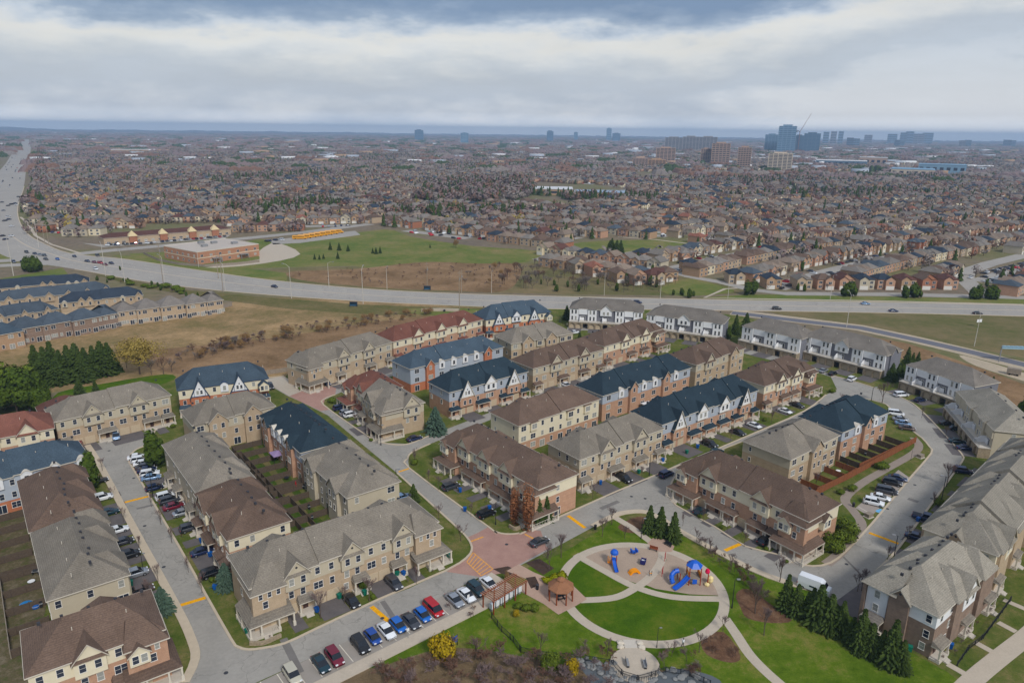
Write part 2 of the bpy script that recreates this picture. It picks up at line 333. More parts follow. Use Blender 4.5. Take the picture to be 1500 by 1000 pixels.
strip(mb, P((-60, 384), (0, 382), (60, 379), (112, 372), (160, 367), (227, 361), (350, 350), (420, 343), (480, 336), (542, 328)), 13, .026)
strip(mb, P((-60, 392), (0, 389), (90, 385)), 12, .027)
struct('cross_street', mb, M['road'])
mb = MB(); strip(mb, P((1072, 458), (1100, 461), (1180, 471), (1260, 480), (1340, 497), (1420, 515), (1500, 534), (1620, 562), (1800, 606)), 6.5, .034); struct('frontage_road', mb, M['road_blue'])
mb = MB(); strip(mb, P((1072, 457), (1180, 470), (1260, 480), (1340, 497), (1420, 516), (1500, 536), (1620, 564)), 12, .028); struct('frontage_shoulder', mb, M['sandy'])
mb = MB(); strip(mb, P((30, 318), (40, 326), (52, 345), (75, 358), (118, 371)), 2.2, .034)
strip(mb, P((1500, 446), (1300, 441), (1100, 437.5), (1032, 436), (1062, 423), (1080, 422)), 2, .034)
strip(mb, P((840, 378), (870, 368), (905, 372), (940, 366)), 2, .034); strip(mb, P((905, 347), (960, 351), (1010, 357)), 3, .034)
struct('sidewalk', mb, M['path'])
# service road in front of the first row of houses beyond the arterial
mb = MB(); strip(mb, P((1060, 414), (1100, 424), (1150, 430), (1300, 431), (1440, 434), (1560, 438)), 9, .03)
strip(mb, P((1440, 434), (1412, 408), (1415, 398), (1450, 386), (1500, 374), (1560, 362)), 11, .031)
strip(mb, P((1060, 414), (1010, 405), (985, 398)), 8, .031)
struct('residential_street', mb, M['road'])
# -- estate streets, outlines read off the kerb lines
street = MB(); kerb = MB()
Z1 = .03
S1 = P((128, 652), (170, 642), (228, 629), (216, 650), (200, 658), (190, 668), (189, 677), (208, 708), (262, 800), (300, 868), (340, 938), (348, 947), (364, 951), (384, 949), (417, 942), (460, 922), (488, 908), (556, 877), (600, 861), (654, 835), (683, 817), (691, 806), (690, 797), (684, 787), (668, 771), (614, 722), (582, 693), (530, 650), (480, 608), (440, 588), (422, 580), (380, 556), (414, 551), (449, 570), (491, 564), (540, 549), (578, 541), (584, 548), (520, 566), (491, 578), (474, 586), (474, 593), (524, 629), (557, 648), (599, 650), (629, 638), (720, 603), (800, 572), (900, 533), (908, 539), (810, 580), (720, 614), (630, 650), (600, 664), (598, 676), (600, 686), (716, 772), (724, 778), (740, 782), (760, 781), (776, 776), (900, 721), (950, 700), (988, 682), (1096, 638), (1178, 602), (1210, 578), (1226, 570), (1217, 552), (1180, 540), (1120, 525), (1020, 500), (900, 484), (830, 484), (832, 478), (900, 478), (1030, 493), (1140, 520), (1232, 553), (1290, 571), (1328, 586), (1348, 600), (1374, 626), (1408, 664), (1410, 674), (1404, 683), (1376, 722), (1356, 750), (1318, 800), (1306, 808), (1288, 832), (1270, 848), (1262, 862), (1262, 895), (1222, 880), (1195, 862), (1167, 857), (1140, 847), (1100, 833), (1057, 810), (1000, 780), (974, 763), (946, 750), (920, 750), (900, 755), (816, 800), (754, 832), (700, 846), (648, 873), (512, 938), (382, 996), (330, 1022), (200, 1090), (60, 1150), (-100, 1230), (-160, 1180), (60, 1090), (262, 1000), (286, 965), (280, 935), (256, 884), (220, 815), (194, 770), (166, 720), (146, 680))
flat(street, S1, Z1)
struct('estate_street', street, M['asphalt'])
# island north of the park corner and between the curved street and the brown block is covered by the lawn below
isl = MB(); ISL = P((982, 724), (990, 740), (1048, 772), (1092, 800), (1140, 812), (1160, 823), (1190, 829), (1217, 824), (1240, 806), (1277, 767), (1333, 700), (1364, 664), (1362, 655), (1350, 641), (1338, 632), (1299, 593), (1284, 588), (1262, 583), (1236, 590), (1227, 594), (1180, 612), (1120, 634), (1020, 674), (994, 694), (984, 706))
flat(isl, ISL, .05); struct('island_lawn', isl, G['lawn'])
k = MB()
def kb(*pts, sm=0, w=.45, side=0):
    p = P(*pts)
    if sm: p = smooth(p, sm)
    strip(k, p, w, .03, 0, side, .12)
kb((189, 677), (208, 708), (262, 800), (300, 868), (338, 935), (348, 947), (364, 951), (384, 949), (417, 942), (460, 922), (556, 877), (654, 835), (683, 817), (691, 806), (690, 797), (684, 787), (668, 771), (614, 722), (582, 693), sm=2)
kb((228, 629), (216, 650), (200, 658), (190, 668), (189, 677), sm=3)
kb((448, 570), (414, 551), (380, 554)); kb((449, 570), (491, 564), (540, 549))
kb((491, 578), (476, 584), (474, 593), (524, 629), (550, 645), (575, 651), (599, 650), (629, 638), sm=3)
kb((630, 650), (604, 662), (597, 672), (600, 686), (716, 772), (724, 778), (740, 782), (760, 781), (776, 776), (900, 721), (950, 700), (1096, 638), (1178, 602), (1210, 578), sm=3)
kb((128, 652), (146, 680), (194, 770), (256, 884), (280, 935), (286, 965), (270, 1000), sm=3, w=1.5)
kb((1217, 552), (1232, 553), (1290, 571), (1328, 586), (1348, 600), (1374, 626), (1408, 664), (1410, 674), (1404, 683), (1376, 722), (1318, 800), (1288, 832), (1270, 848), sm=3)
kb((1195, 862), (1167, 857), (1100, 833), (1000, 780), (974, 763), (946, 750), (920, 750), (900, 755), (868, 771), sm=3, w=1.6)
ip = smooth(ISL, 2, True); strip(k, ip+[ip[0]], .45, .05, 0, 0, .1)
struct('street_kerb', k, M['kerb'])
def sheet(name, pts, z, m, sm=0):
    mb = MB(); p = P(*pts); p = smooth(p, sm, True) if sm else p
    flat(mb, p, z); return struct(name, mb, m)
sheet('brick_crossing', [(634, 829), (654, 837), (683, 819), (692, 806), (690, 796), (684, 787), (700, 780), (714, 772), (724, 778), (740, 782), (760, 781), (778, 776), (792, 777), (800, 800), (804, 803), (754, 830), (741, 838), (706, 845)][1:], .036, M['paver'])
sheet('brick_crossing', [(424, 580), (450, 570), (478, 566), (493, 566), (491, 578), (476, 584), (474, 592), (482, 600), (470, 602), (440, 588)], .036, M['paver'])
sheet('cul_de_sac_concrete', [(382, 556), (414, 551), (449, 570), (424, 580)], .036, M['concrete'])
# painted markings
mb = MB()
for pts, w in ((((177, 737), (220, 726)), .9), (((255, 889), (301, 875)), .9), (((544, 888), (570, 910)), .9), (((832, 755), (857, 773)), .9), (((1062, 806), (1090, 794)), .9), (((1273, 780), (1316, 796)), .9), (((584, 691), (599, 686)), .6), (((1003, 683), (1013, 690)), .7)):
    strip(mb, P(*pts), w, .038)
struct('speed_hump_marking', mb, M['yellow'])
mb = MB()
strip(mb, P((689, 793), (708, 786)), .45, .041); strip(mb, P((769, 782), (782, 789)), .45, .041)
ca = P((693, 809), (722, 833), (705, 843), (684, 823))
for a, b in ((0, 1), (1, 2), (2, 3), (3, 0)): strip(mb, [ca[a], ca[b]], .22, .041)
for t in (.14, .28, .42, .56, .7, .86): strip(mb, [ca[0].lerp(ca[1], t), ca[3].lerp(ca[2], t)], .2, .042)
struct('crossing_marking', mb, M['orangepaint'])
# parking bays beside the main street
mb = MB(); bl = P((452, 966), (700, 851)); d1 = (bl[1]-bl[0]).normalized(); nrm = Vector((d1.y, -d1.x, 0))
bays = P((462, 1000), (440, 978), (452, 960), (648, 873), (700, 846), (730, 866))
L0 = P((382, 996))[0]; step = 2.75
mb2 = MB(); S_edge0, S_edge1 = at(330, 1022), at(706, 846)
flat(mb2, [S_edge0, S_edge1, S_edge1+nrm*5.6, S_edge0+nrm*5.6], .034); struct('parking_bays', mb2, mat('bay_asphalt', (146, 140, 132), .1, .3, coord='World', rgb2=(158, 150, 142)))
mb = MB(); nb = int((S_edge1-S_edge0).length/step)
BAY0, BAYD, BAYN = S_edge0, (S_edge1-S_edge0).normalized(), nrm
for i in range(nb+1):
    a = S_edge0+BAYD*step*i; strip(mb, [a, a+nrm*5.2], .14, .04)
struct('bay_lines', mb, M['whitepaint'])
mb = MB(); a = S_edge0+nrm*5.6; b = S_edge1+nrm*5.6+BAYD*0
strip(mb, [a-BAYD*30, b+BAYD*1.5], 2.6, .04, 0, -1, .1); struct('sidewalk', mb, M['path'])
mb = MB(); flat(mb, P((706, 846), (720, 838), (740, 850), (756, 864), (712, 880), (700, 862)), .045); struct('mailbox_pad', mb, M['path'])
# right-hand visitor bays, footpath and driveway apron
sheet('visitor_bays', [(1253, 744), (1275, 757), (1333, 700), (1316, 688), (1290, 712)], .054, mat('bay_concrete', (158, 148, 140), .06, .5, coord='World'))
sheet('accessible_bay_marking', [(1282, 748), (1290, 745), (1296, 748), (1288, 751)], .06, M['bluepaint'], 2)
mb = MB()
for a, b in (((1257, 742), (1277, 753)), ((1268, 732), (1289, 743)), ((1279, 722), (1300, 733)), ((1289, 712), (1311, 723)), ((1300, 703), (1321, 712))): strip(mb, P(a, b), .14, .062)
struct('bay_lines', mb, M['whitepaint'])
mb = MB(); strip(mb, smooth(P((1338, 641), (1346, 652), (1338, 664), (1300, 686), (1262, 708), (1238, 730), (1250, 748), (1262, 768), (1247, 790), (1228, 812), (1210, 826)), 4), 2.2, .056); struct('footpath', mb, mat('footpath_asphalt', (146, 134, 124), .06, .5, coord='World'))
# path beside the pines and the walk in the lower right corner
mb = MB(); strip(mb, smooth(P((1062, 905), (1078, 928), (1098, 958), (1124, 985), (1160, 1016), (1200, 1050)), 4), 1.9, .04)
strip(mb, smooth(P((1560, 880), (1508, 928), (1470, 958), (1425, 995), (1380, 1040)), 3), 3.0, .04)
for a, b in (((1388, 972), (1416, 988)), ((1428, 940), (1455, 955)), ((1462, 911), (1488, 925)), ((1470, 878), (1505, 893))): strip(mb, P(a, b), 1.3, .044)
struct('walkway', mb, M['path'])
# ---- park
CC = Vector((25.8, 118.9, 0)); CR = 16.4
def circ(r, a0=0, a1=2*PI, n=64): return [CC+Vector((r*math.cos(a0+(a1-a0)*i/n), r*math.sin(a0+(a1-a0)*i/n), 0)) for i in range(n+1)]
area('park_lawn', [(500, 1000), (600, 940), (668, 904), (700, 890), (760, 838), (830, 806), (905, 760), (960, 762), (1040, 808), (1110, 840), (1180, 864), (1262, 900), (1300, 935), (1390, 985), (1460, 1040), (1500, 1150), (500, 1250), (350, 1100)], .012, G['park'])
mb = MB(); flat(mb, circ(CR-.9)[:-1], .02); struct('circle_lawn', mb, G['deepgreen'])
mb = MB(); strip(mb, circ(CR-.9), 1.9, .05)
p1 = smooth(P((843, 812), (880, 833), (930, 859), (985, 874), (1060, 877)), 5); strip(mb, p1, 1.7, .052)
p2 = smooth(P((970, 800), (969, 820), (955, 842), (932, 860), (900, 875), (850, 879)), 5); strip(mb, p2, 1.7, .054)
strip(mb, P((900, 757), (925, 772), (962, 800)), 1.7, .048)
struct('park_path', mb, M['path'])
mb = MB(); flat(mb, P((846, 811), (868, 804), (900, 799), (940, 798), (963, 800), (968, 808), (968, 820), (955, 840), (936, 855), (905, 846), (870, 829)), .046)
flat(mb, P((976, 806), (1000, 815), (1030, 833), (1050, 856), (1056, 872), (1010, 870), (960, 862), (945, 856), (966, 838), (976, 820)), .046); struct('playground_sand', mb, M['sand'])
mb = MB(); flat(mb, P((948, 796), (956, 788), (972, 788), (988, 800), (984, 808), (966, 808)), .056); flat(mb, P((760, 826), (782, 838), (802, 846), (820, 842), (838, 856), (860, 877), (842, 888), (818, 900), (796, 884), (770, 870), (756, 862), (776, 850), (742, 836)), .056); struct('park_plaza', mb, mat('plaza', (176, 150, 134), .06, .6, coord='World', fine=.06, fscale=4))
mb = MB(); flat(mb, P((770, 824), (790, 818), (812, 832), (796, 842)), .06); flat(mb, P((770, 846), (784, 844), (790, 856), (778, 862)), .06); flat(mb, P((722, 833), (744, 829), (768, 840), (760, 846), (735, 840)), .05); struct('mulch_bed', mb, M['mulch'])
area('brush_ground', [(430, 1010), (560, 975), (640, 950), (700, 950), (760, 960), (840, 975), (900, 975), (1010, 985), (1040, 1000), (1060, 1120), (700, 1200), (430, 1100)], .02, G['wood'], 2)
area('stream', [(835, 962), (880, 970), (905, 984), (930, 1000), (980, 980), (1030, 985), (1060, 1005), (1040, 1060), (900, 1060), (860, 990)], .028, M['water'], 3)
area('tree_bed', [(1078, 870), (1095, 862), (1130, 885), (1160, 908), (1130, 912), (1095, 905), (1085, 890)], .02, G['soil'], 3)
area('tree_bed', [(905, 772), (918, 762), (940, 756), (965, 765), (945, 778), (920, 780)], .02, G['soil'], 3)
area('tree_bed', [(1028, 935), (1060, 925), (1085, 960), (1070, 970), (1035, 958)], .02, G['soil'], 3)

area('yard_soil', [(-40, 1000), (-20, 700), (22, 700), (44, 780), (70, 880), (40, 1000)], .026, grassmat('yard_litter', (66, 82, 40), (94, 86, 66), (126, 116, 100), .35, 1.2))
area("yard_soil", [(356, 650), (392, 640), (420, 690), (462, 752), (500, 790), (440, 790), (400, 740)], .026, grassmat('yard_ground', (50, 74, 24), (66, 84, 36), (96, 88, 60), .2, .8))
sheet('yard_path', [(366, 648), (372, 646), (424, 716), (470, 776), (462, 780), (414, 722)], .05, G['verge'])

mb = MB()
for x, y in ((331, 985), (240, 830), (212, 770), (560, 905), (742, 797), (925, 727), (945, 730), (1340, 710), (1365, 730), (1240, 826), (620, 745), (160, 660), (196, 700), (1180, 845), (1400, 655), (1300, 745)):
    p = at(x, y); mb.lathe([(.38, 0), (.38, .004)], 12, c=(p.x, p.y, .036))
struct('manhole_covers', mb, M['vent'])
mb = MB()
for a, b, w_ in (((590, 925), (560, 880), 1.0), ((415, 935), (440, 985), 1.3), ((1210, 790), (1262, 842), .5), ((200, 745), (230, 738), .8), ((880, 745), (906, 734), 1.2), ((1330, 730), (1345, 735), 1.4)): strip(mb, P(a, b), w_, .0345)
struct('asphalt_patch', mb, mat('asphalt_patch', (118, 114, 110), .1, .5, coord='World', fine=.08))

area('meadow_scrub', [(425, 398), (520, 394), (620, 384), (700, 386), (760, 388), (745, 424), (660, 426), (540, 420), (440, 410)], .03, G['brown'], 5)
# ------------------------------------------------------------------ shared window / door meshes (face -y, origin at centre bottom)
def win_meshes(w, h, mull, arch=False):
    f = MB(); t = .07
    f.box(-w/2-t, -w/2, -.05, .02, 0, h); f.box(w/2, w/2+t, -.05, .02, 0, h)
    f.box(-w/2-t, w/2+t, -.05, .02, h, h+t); f.box(-w/2-t-.05, w/2+t+.05, -.09, .02, -t, 0)
    for i in range(1, mull): x = -w/2+w*i/mull; f.box(x-.035, x+.035, -.045, .02, 0, h)
    f.box(-w/2, w/2, -.03, .02, h*.5-.015, h*.5+.015)
    g = MB(); g.poly([(-w/2, -.015, 0), (w/2, -.015, 0), (w/2, -.015, h), (-w/2, -.015, h)])
    return f.mesh('window', [M['frame']]), g.mesh('pane', [M['glass']]), g.mesh('pane', [M['blind']])
WM = {'s': win_meshes(.85, 1.35, 1), 'd': win_meshes(1.7, 1.4, 2), 't': win_meshes(2.3, 1.4, 3), 'm': win_meshes(.62, 1.1, 1), 'n': win_meshes(.7, 1.7, 1)}
def mk_garage():
    m = MB(); w, h = 2.5, 2.15
    m.box(-w/2, w/2, -.04, .02, 0, h)
    for i in range(4):
        z = .06+i*.53
        for j in range(4): x = -w/2+.08+j*.6; m.box(x, x+.53, -.06, .0, z, z+.42)
    return m.mesh('garage_door', [M['garage']])
GAR = mk_garage()
def mk_door():
    m = MB(); m.box(-.48, .48, -.05, .02, 0, 2.1); m.box(-.32, .32, -.07, 0, .2, .9); m.box(-.32, .32, -.07, 0, 1.05, 1.9); return m.mesh('front_door', [M['door']])
DOOR = mk_door()
def mk_slider():
    f = MB(); f.box(-.95, .95, -.05, .02, 0, .08); f.box(-.95, .95, -.05, .02, 2.02, 2.12)
    for x in (-.95, -.04, .87): f.box(x, x+.08, -.05, .02, 0, 2.1)
    g = MB(); g.poly([(-.9, -.02, .05), (.9, -.02, .05), (.9, -.02, 2.05), (-.9, -.02, 2.05)])
    return f.mesh('patio_door', [M['frame']]), g.mesh('pane', [M['glass']]), g.mesh('pane', [M['blind']])
WM['slider'] = mk_slider()
mv = MB(); mv.box(-.22, .22, -.22, .22, -.15, .32); VENT = mv.mesh('roof_vent', [M['vent']])
mv = MB(); mv.tube((0, 0, -.2), (0, 0, .55), .07, n=6); VPIPE = mv.mesh('vent_pipe', [M['trim']])
ms = MB(); ms.tube((0, -.03, -.0), (0, .03, 0), .22, n=10); ROUND = ms.mesh('gable_vent', [M['vent']])

class House:
    """rectangle frame: x along the visible long facade (left to right), y into the building"""
    def __init__(s, name, P0, ang, L, D, z=8.6):
        s.o = thing(name, (P0.x, P0.y, 0), ang); s.L, s.D, s.h = L, D, z
        s.wall, s.sid, s.roof, s.trim, s.acc = MB(), MB(), MB(), MB(), MB()
        s.rz = ang
    def T(s, side):
        L, D = s.L, s.D
        if side == 'N': return (lambda u, d, z: (u, -d, z)), 0
        if side == 'F': return (lambda u, d, z: (L-u, D+d, z)), PI
        if side == 'W': return (lambda u, d, z: (-d, D-u, z)), -PI/2
        return (lambda u, d, z: (L+d, u, z)), PI/2
    def put(s, kind, side, u, z, d=0.0, rng=random):
        T, r = s.T(side); x, y, zz = T(u, d, z)
        if kind in WM:
            f, g1, g2 = WM[kind]; w = link('window' if kind != 'slider' else 'patio_door', f, s.o, (x, y, zz), r)
            link('pane', g2 if rng.random() < .3 else g1, w); return w
        me = {'garage': GAR, 'door': DOOR, 'vent': VENT, 'round': ROUND}[kind]
        return link(me.name.split('.')[0], me, s.o, (x, y, zz), r)
    def hip(s, x0, x1, y0, y1, z, rise, il, ir, mb=None, ov=.4, trim=True, fall=0):
        mb = mb or s.roof
        x0 -= ov if il else 0; x1 += ov if ir else 0; y0 -= ov; y1 += ov; ym = (y0+y1)/2
        c = [(x0, y0, z), (x1, y0, z), (x1, y1, z), (x0, y1, z)]; r0 = (x0+il, ym, z+rise); r1 = (x1-ir, ym, z+rise)
        mb.poly([c[0], c[1], r1, r0]); mb.poly([c[2], c[3], r0, r1]); mb.poly([c[3], c[0], r0]); mb.poly([c[1], c[2], r1]); 
        th = .03
        mb.poly([(p[0], p[1], z-th) for p in (c[3], c[2], c[1], c[0])])
        if trim:
            s.trim.box(x0, x1, y0-.06, y0, z-.17, z+.02); s.trim.box(x0, x1, y1, y1+.06, z-.17, z+.02)
            if il: s.trim.box(x0-.06, x0, y0, y1, z-.17, z+.02)
            if ir: s.trim.box(x1, x1+.06, y0, y1, z-.17, z+.02)
    def mainroof(s, rise=4.1, seg=None, hipL=True, hipR=True, step=.32, off=.0):
        s.rise = rise; L, D = s.L, s.D
        n = seg or max(1, round(L/12)); w = L/n; s.slope = rise/(D/2+.4)
        i0 = (D/2+.4)*.95
        for k in range(n):
            dz = (step if k % 2 else 0) if n > 1 else 0
            il = i0 if (k == 0 and hipL) else 0; ir = i0 if (k == n-1 and hipR) else 0
            s.hip(k*w-(0 if k else 0)-(0.15 if k and dz else 0), (k+1)*w+(.15 if k < n-1 and dz else 0), 0, D, s.h+dz*1.0, rise, il, ir)
        s.wall_h = s.h
    def gable(s, side, u, w, d, rise, zb=None, face=None, z0=None, ov=.35, trimm=.16, bay=True, vent=True, fmb=None, bz0=5.6):
        """projecting bay of width w, depth d with a gable roof; side N or F"""
        T, r = s.T(side); z = zb if zb is not None else s.h
        run = rise/s.slope+.3; fmb = fmb or s.sid
        a = (u-w/2-ov, d+ov, z-ov*rise/(w/2)); b = (u+w/2+ov, d+ov, a[2]); t = (u, d+ov, z+rise)
        a2 = (a[0], -run*1.0, a[2]); b2 = (b[0], -run, b[2]); t2 = (u, -run, z+rise)
        for q in ([a, t, t2, a2], [t, b, b2, t2]): s.roof.poly([T(*p) for p in q])
        for q in ([a, t, t2, a2], [t, b, b2, t2]): s.roof.poly([T(p[0], p[1], p[2]-.1) for p in q][::-1])
        fmb.poly([T(u-w/2, d, z-.02), T(u+w/2, d, z-.02), T(u, d, z+rise-.05)])
        if bay: fmb.box(u-w/2, u+w/2, 0, d, bz0, z, T=T)
        # bargeboards
        for sgn, e in ((-1, a), (1, b)):
            p0 = Vector(e); p1 = Vector(t); n = Vector((0, 0, -trimm))
            q = [p0+Vector((0, .04, .02)), p1+Vector((0, .04, .02)), p1+n+Vector((0, .04, 0)), p0+n+Vector((0, .04, 0))]
            s.trim.poly([T(*p) for p in q]); s.trim.poly([T(p[0], p[1]-.08, p[2]) for p in q][::-1])
            s.trim.poly([T(*q[3]), T(*q[2]), T(q[2][0], q[2][1]-.08, q[2][2]), T(q[3][0], q[3][1]-.08, q[3][2])])
        if vent: s.put('round', side, u, z+rise*.45, d+.03)
    def crosship(s, side, u, w, d, rise):
        T, r = s.T(side); z = s.h; run = rise/s.slope; ov = .4
        a = (u-w/2-ov, d+ov, z); b = (u+w/2+ov, d+ov, z); t = (u, d-w/2+ov, z+rise); t2 = (u, -run-.3, z+rise)
        a2 = (a[0], -run, z); b2 = (b[0], -run, z)
        for q in ([a, b, t], [a, t, t2, a2], [t, b, b2, t2]): s.roof.poly([T(*p) for p in q])
        s.roof.poly([T(*p) for p in ((a[0], a[1], z-.03), a2[:2]+(z-.03,), b2[:2]+(z-.03,), (b[0], b[1], z-.03))])
        s.wall.box(u-w/2, u+w/2, 0, d, 0, z, T=T)
    def porch(s, side, u, w, d=1.7, z=2.75, mroof=None, post=None, steps=True):
        T, r = s.T(side); m = MB()
        a, b = (u-w/2, d, z), (u+w/2, d, z); c, e = (u+w/2-.3, 0, z+.75), (u-w/2+.3, 0, z+.75)
        a2, b2 = (u-w/2, 0, z), (u+w/2, 0, z)
        m.poly([T(*p) for p in (a, b, c, e)]); m.poly([T(*p) for p in (b, b2, c)]); m.poly([T(*p) for p in (a2, a, e)])
        m.box(u-w/2, u+w/2, 0, d, z-.2, z-.02, 1, T=T)
        m.build('porch_roof', [mroof, M['trim']], s.o)
        for x in (u-w/2+.25, u+w/2-.25):
            p = MB(); p.box(x-.13, x+.13, d-.38, d-.12, .3, z-.2, T=T); p.box(x-.22, x+.22, d-.47, d-.03, 0, .75, T=T); p.build('porch_post', post or M['trim'], s.o)
        p = MB(); p.box(u-w/2, u+w/2, 0, d, 0, .42, T=T)
        if steps:
            for i in range(3): p.box(u-.7, u+.7, d+i*.3, d+(i+1)*.3, 0, .34-i*.11, T=T)
        p.build('porch_steps', M['step'], s.o)
        s.put('door', side, u, .42, .02)
    def wrap(s, side, right, w=6.4, d=2.0, mroof=None, post=None, z=2.9, wing=5.0, e=1.7):
        """lean-to porch wrapping one end of the building: along facade 'side' and round the corner"""
        T, r = s.T(side); L = s.L if side in 'NF' else s.D; f = (lambda x: L-x) if right else (lambda x: x)
        def TT(u, dd, zz): return T(f(u), dd, zz)
        m = MB(); zt = z+1.0
        A = (w, d, z); B = (-e, d, z); Cc = (-e, -wing, z); A1 = (w, 0, zt); B1 = (0, 0, zt); C1 = (0, -wing, zt)
        m.poly([TT(*p) for p in (A, B, B1, A1)]); m.poly([TT(*p) for p in (B, Cc, C1, B1)]); m.poly([TT(*p) for p in (A, A1, (w, 0, z))]); m.poly([TT(*p) for p in (Cc, C1, (0, -wing, z))])
        m.box(-e, w, 0, d, z-.22, z-.02, 1, T=TT); m.box(-e, 0, -wing, 0, z-.22, z-.021, 1, T=TT)
        m.build('porch_roof', [mroof, M['trim']], s.o)
        for (x, y) in ((w-.25, d-.2), (w/2+.3, d-.2), (.4, d-.2), (-e+.2, d-.2), (-e+.2, -wing/2+.6), (-e+.2, -wing+.25)):
            p = MB(); p.box(x-.14, x+.14, y-.14, y+.14, .4, z-.22, T=TT); p.box(x-.24, x+.24, y-.24, y+.24, 0, .9, T=TT); p.build('porch_post', post or M['trim'], s.o)
        p = MB(); p.box(-e, w*.55, 0, d, 0, .45, T=TT); p.box(-e, 0, -wing, 0, 0, .449, T=TT)
        for i in range(3): p.box(.6, 2.0, d+i*.3, d+(i+1)*.3, 0, .36-i*.12, T=TT)
        p.build('porch_steps', M['step'], s.o)
        rr = MB()
        for a, b in (((w*.5, d-.2), (.4, d-.2)), ((-e+.2, d-.2), (-e+.2, -wing+.3))):
            n = 10
            for i in range(n+1):
                x = a[0]+(b[0]-a[0])*i/n; y = a[1]+(b[1]-a[1])*i/n
                if .4 < x < 2.2 and y > 0: continue
                rr.box(x-.03, x+.03, y-.03, y+.03, .45, 1.3, T=TT)
            if a[0] == b[0]: rr.box(a[0]-.03, a[0]+.03, b[1], a[1], 1.28, 1.36, T=TT)
        rr.build('railing', M['trim'], s.o)
    def corner(s, right, w=5.6, d=1.2, z=7.7):
        L = s.L; f = (lambda x: L-x) if right else (lambda x: x)
        x0, x1 = sorted((f(-.25), f(w))); s.wall.box(x0, x1, -d, 0, 0, z-.01)
        for q in (.22, .5, .78): s.put('m', 'N', f(w*q), 6.25, d+.02)
        s.put('s', 'N', f(w*.35), 4.3, d+.02); s.put('garage', 'N', f(w*.68), .05, d+.02)
        y1 = s.D/2-.5; xa, xb = sorted((f(-.65), f(w+.35))); ya = -d-.4; ym = (ya+y1)/2; rz = z+(ym-ya)*.95
        ia = (ym-ya)*.9; c = [(xa, ya, z), (xb, ya, z), (xb, y1, z), (xa, y1, z)]; r0, r1 = (xa+ia, ym, rz), (xb-ia*.4, ym, rz)
        if right: r0, r1 = (xa+ia*.4, ym, rz), (xb-ia, ym, rz)
        s.roof.poly([c[0], c[1], r1, r0]); s.roof.poly([c[2], c[3], r0, r1]); s.roof.poly([c[3], c[0], r0]); s.roof.poly([c[1], c[2], r1]); s.roof.poly([(p[0], p[1], z-.03) for p in c[::-1]])
        s.trim.box(xa, xb, ya-.06, ya, z-.17, z+.02); e = xb if right else xa; s.trim.box(e-.03, e+.03, ya, y1, z-.17, z+.02)
    def dormerbox(s, side, u, w, d, z0, z1, kind='gable', wk='s', n=2, rise=1.5, fmb=None):
        T, r = s.T(side); fmb = fmb or s.sid
        fmb.box(u-w/2, u+w/2, -1.5, d, z0, z1, T=T)
        if kind == 'gable':
            s.gable(side, u, w, d, rise, zb=z1, bay=False, vent=False, ov=.28, fmb=fmb)
        elif kind == 'arch':
            N = 8; pts = [(u-w/2-.1+(w+.2)*i/N, z1+.85*math.sin(PI*i/N)) for i in range(N+1)]
            for i in range(N): s.trim.poly([T(pts[i][0], d+.15, pts[i][1]), T(pts[i+1][0], d+.15, pts[i+1][1]), T(pts[i+1][0], -2.2, pts[i+1][1]), T(pts[i][0], -2.2, pts[i][1])])
            fmb.poly([T(p[0], d, p[1]-.06) for p in pts])
            for i in range(N): s.trim.poly([T(pts[i][0], d+.15, pts[i][1]), T(pts[i+1][0], d+.15, pts[i+1][1]), T(pts[i+1][0], d+.15, pts[i+1][1]-.16), T(pts[i][0], d+.15, pts[i][1]-.16)][::-1])
        elif kind == 'hip':
            s.roof.poly([T(u-w/2-.3, d+.3, z1), T(u+w/2+.3, d+.3, z1), T(u+w/2-.4, -1.6, z1+1.1), T(u-w/2+.4, -1.6, z1+1.1)])
            s.roof.poly([T(u-w/2-.3, -1.6, z1), T(u-w/2-.3, d+.3, z1), T(u-w/2+.4, -1.6, z1+1.1)]); s.roof.poly([T(u+w/2+.3, d+.3, z1), T(u+w/2+.3, -1.6, z1), T(u+w/2-.4, -1.6, z1+1.1)])
        for i in range(n):
            s.put(wk, side, u+(i-(n-1)/2)*(w/max(n, 1)*.85), z0+(z1-z0-1.35)*.55+ (0 if wk!='m' else .1), d+.02)
    def finish(s, mw, ms, mr, mt=None, macc=None):
        s.wall.build('wall', [mw], s.o)
        if s.sid.v: s.sid.build('siding', [ms], s.o)
        if s.acc.v: s.acc.build('accent_wall', [macc or ms], s.o)
        s.roof.build('roof', [mr], s.o); s.trim.build('eave_trim', [mt or M['trim']], s.o)
    def vents(s, n, side=1):
        for i in range(n):
            x = s.L*(i+.6)/n+random.uniform(-.5, .5); y = s.D/2+side*random.uniform(.8, 1.6)
            z = s.h+s.rise-abs(y-s.D/2)*s.slope
            link('roof_vent', VENT, s.o, (x, y, z))
            y = s.D/2-side*2.2
            if i % 2: link('vent_pipe', VPIPE, s.o, (x+1, y, s.h+s.rise-2.2*s.slope))

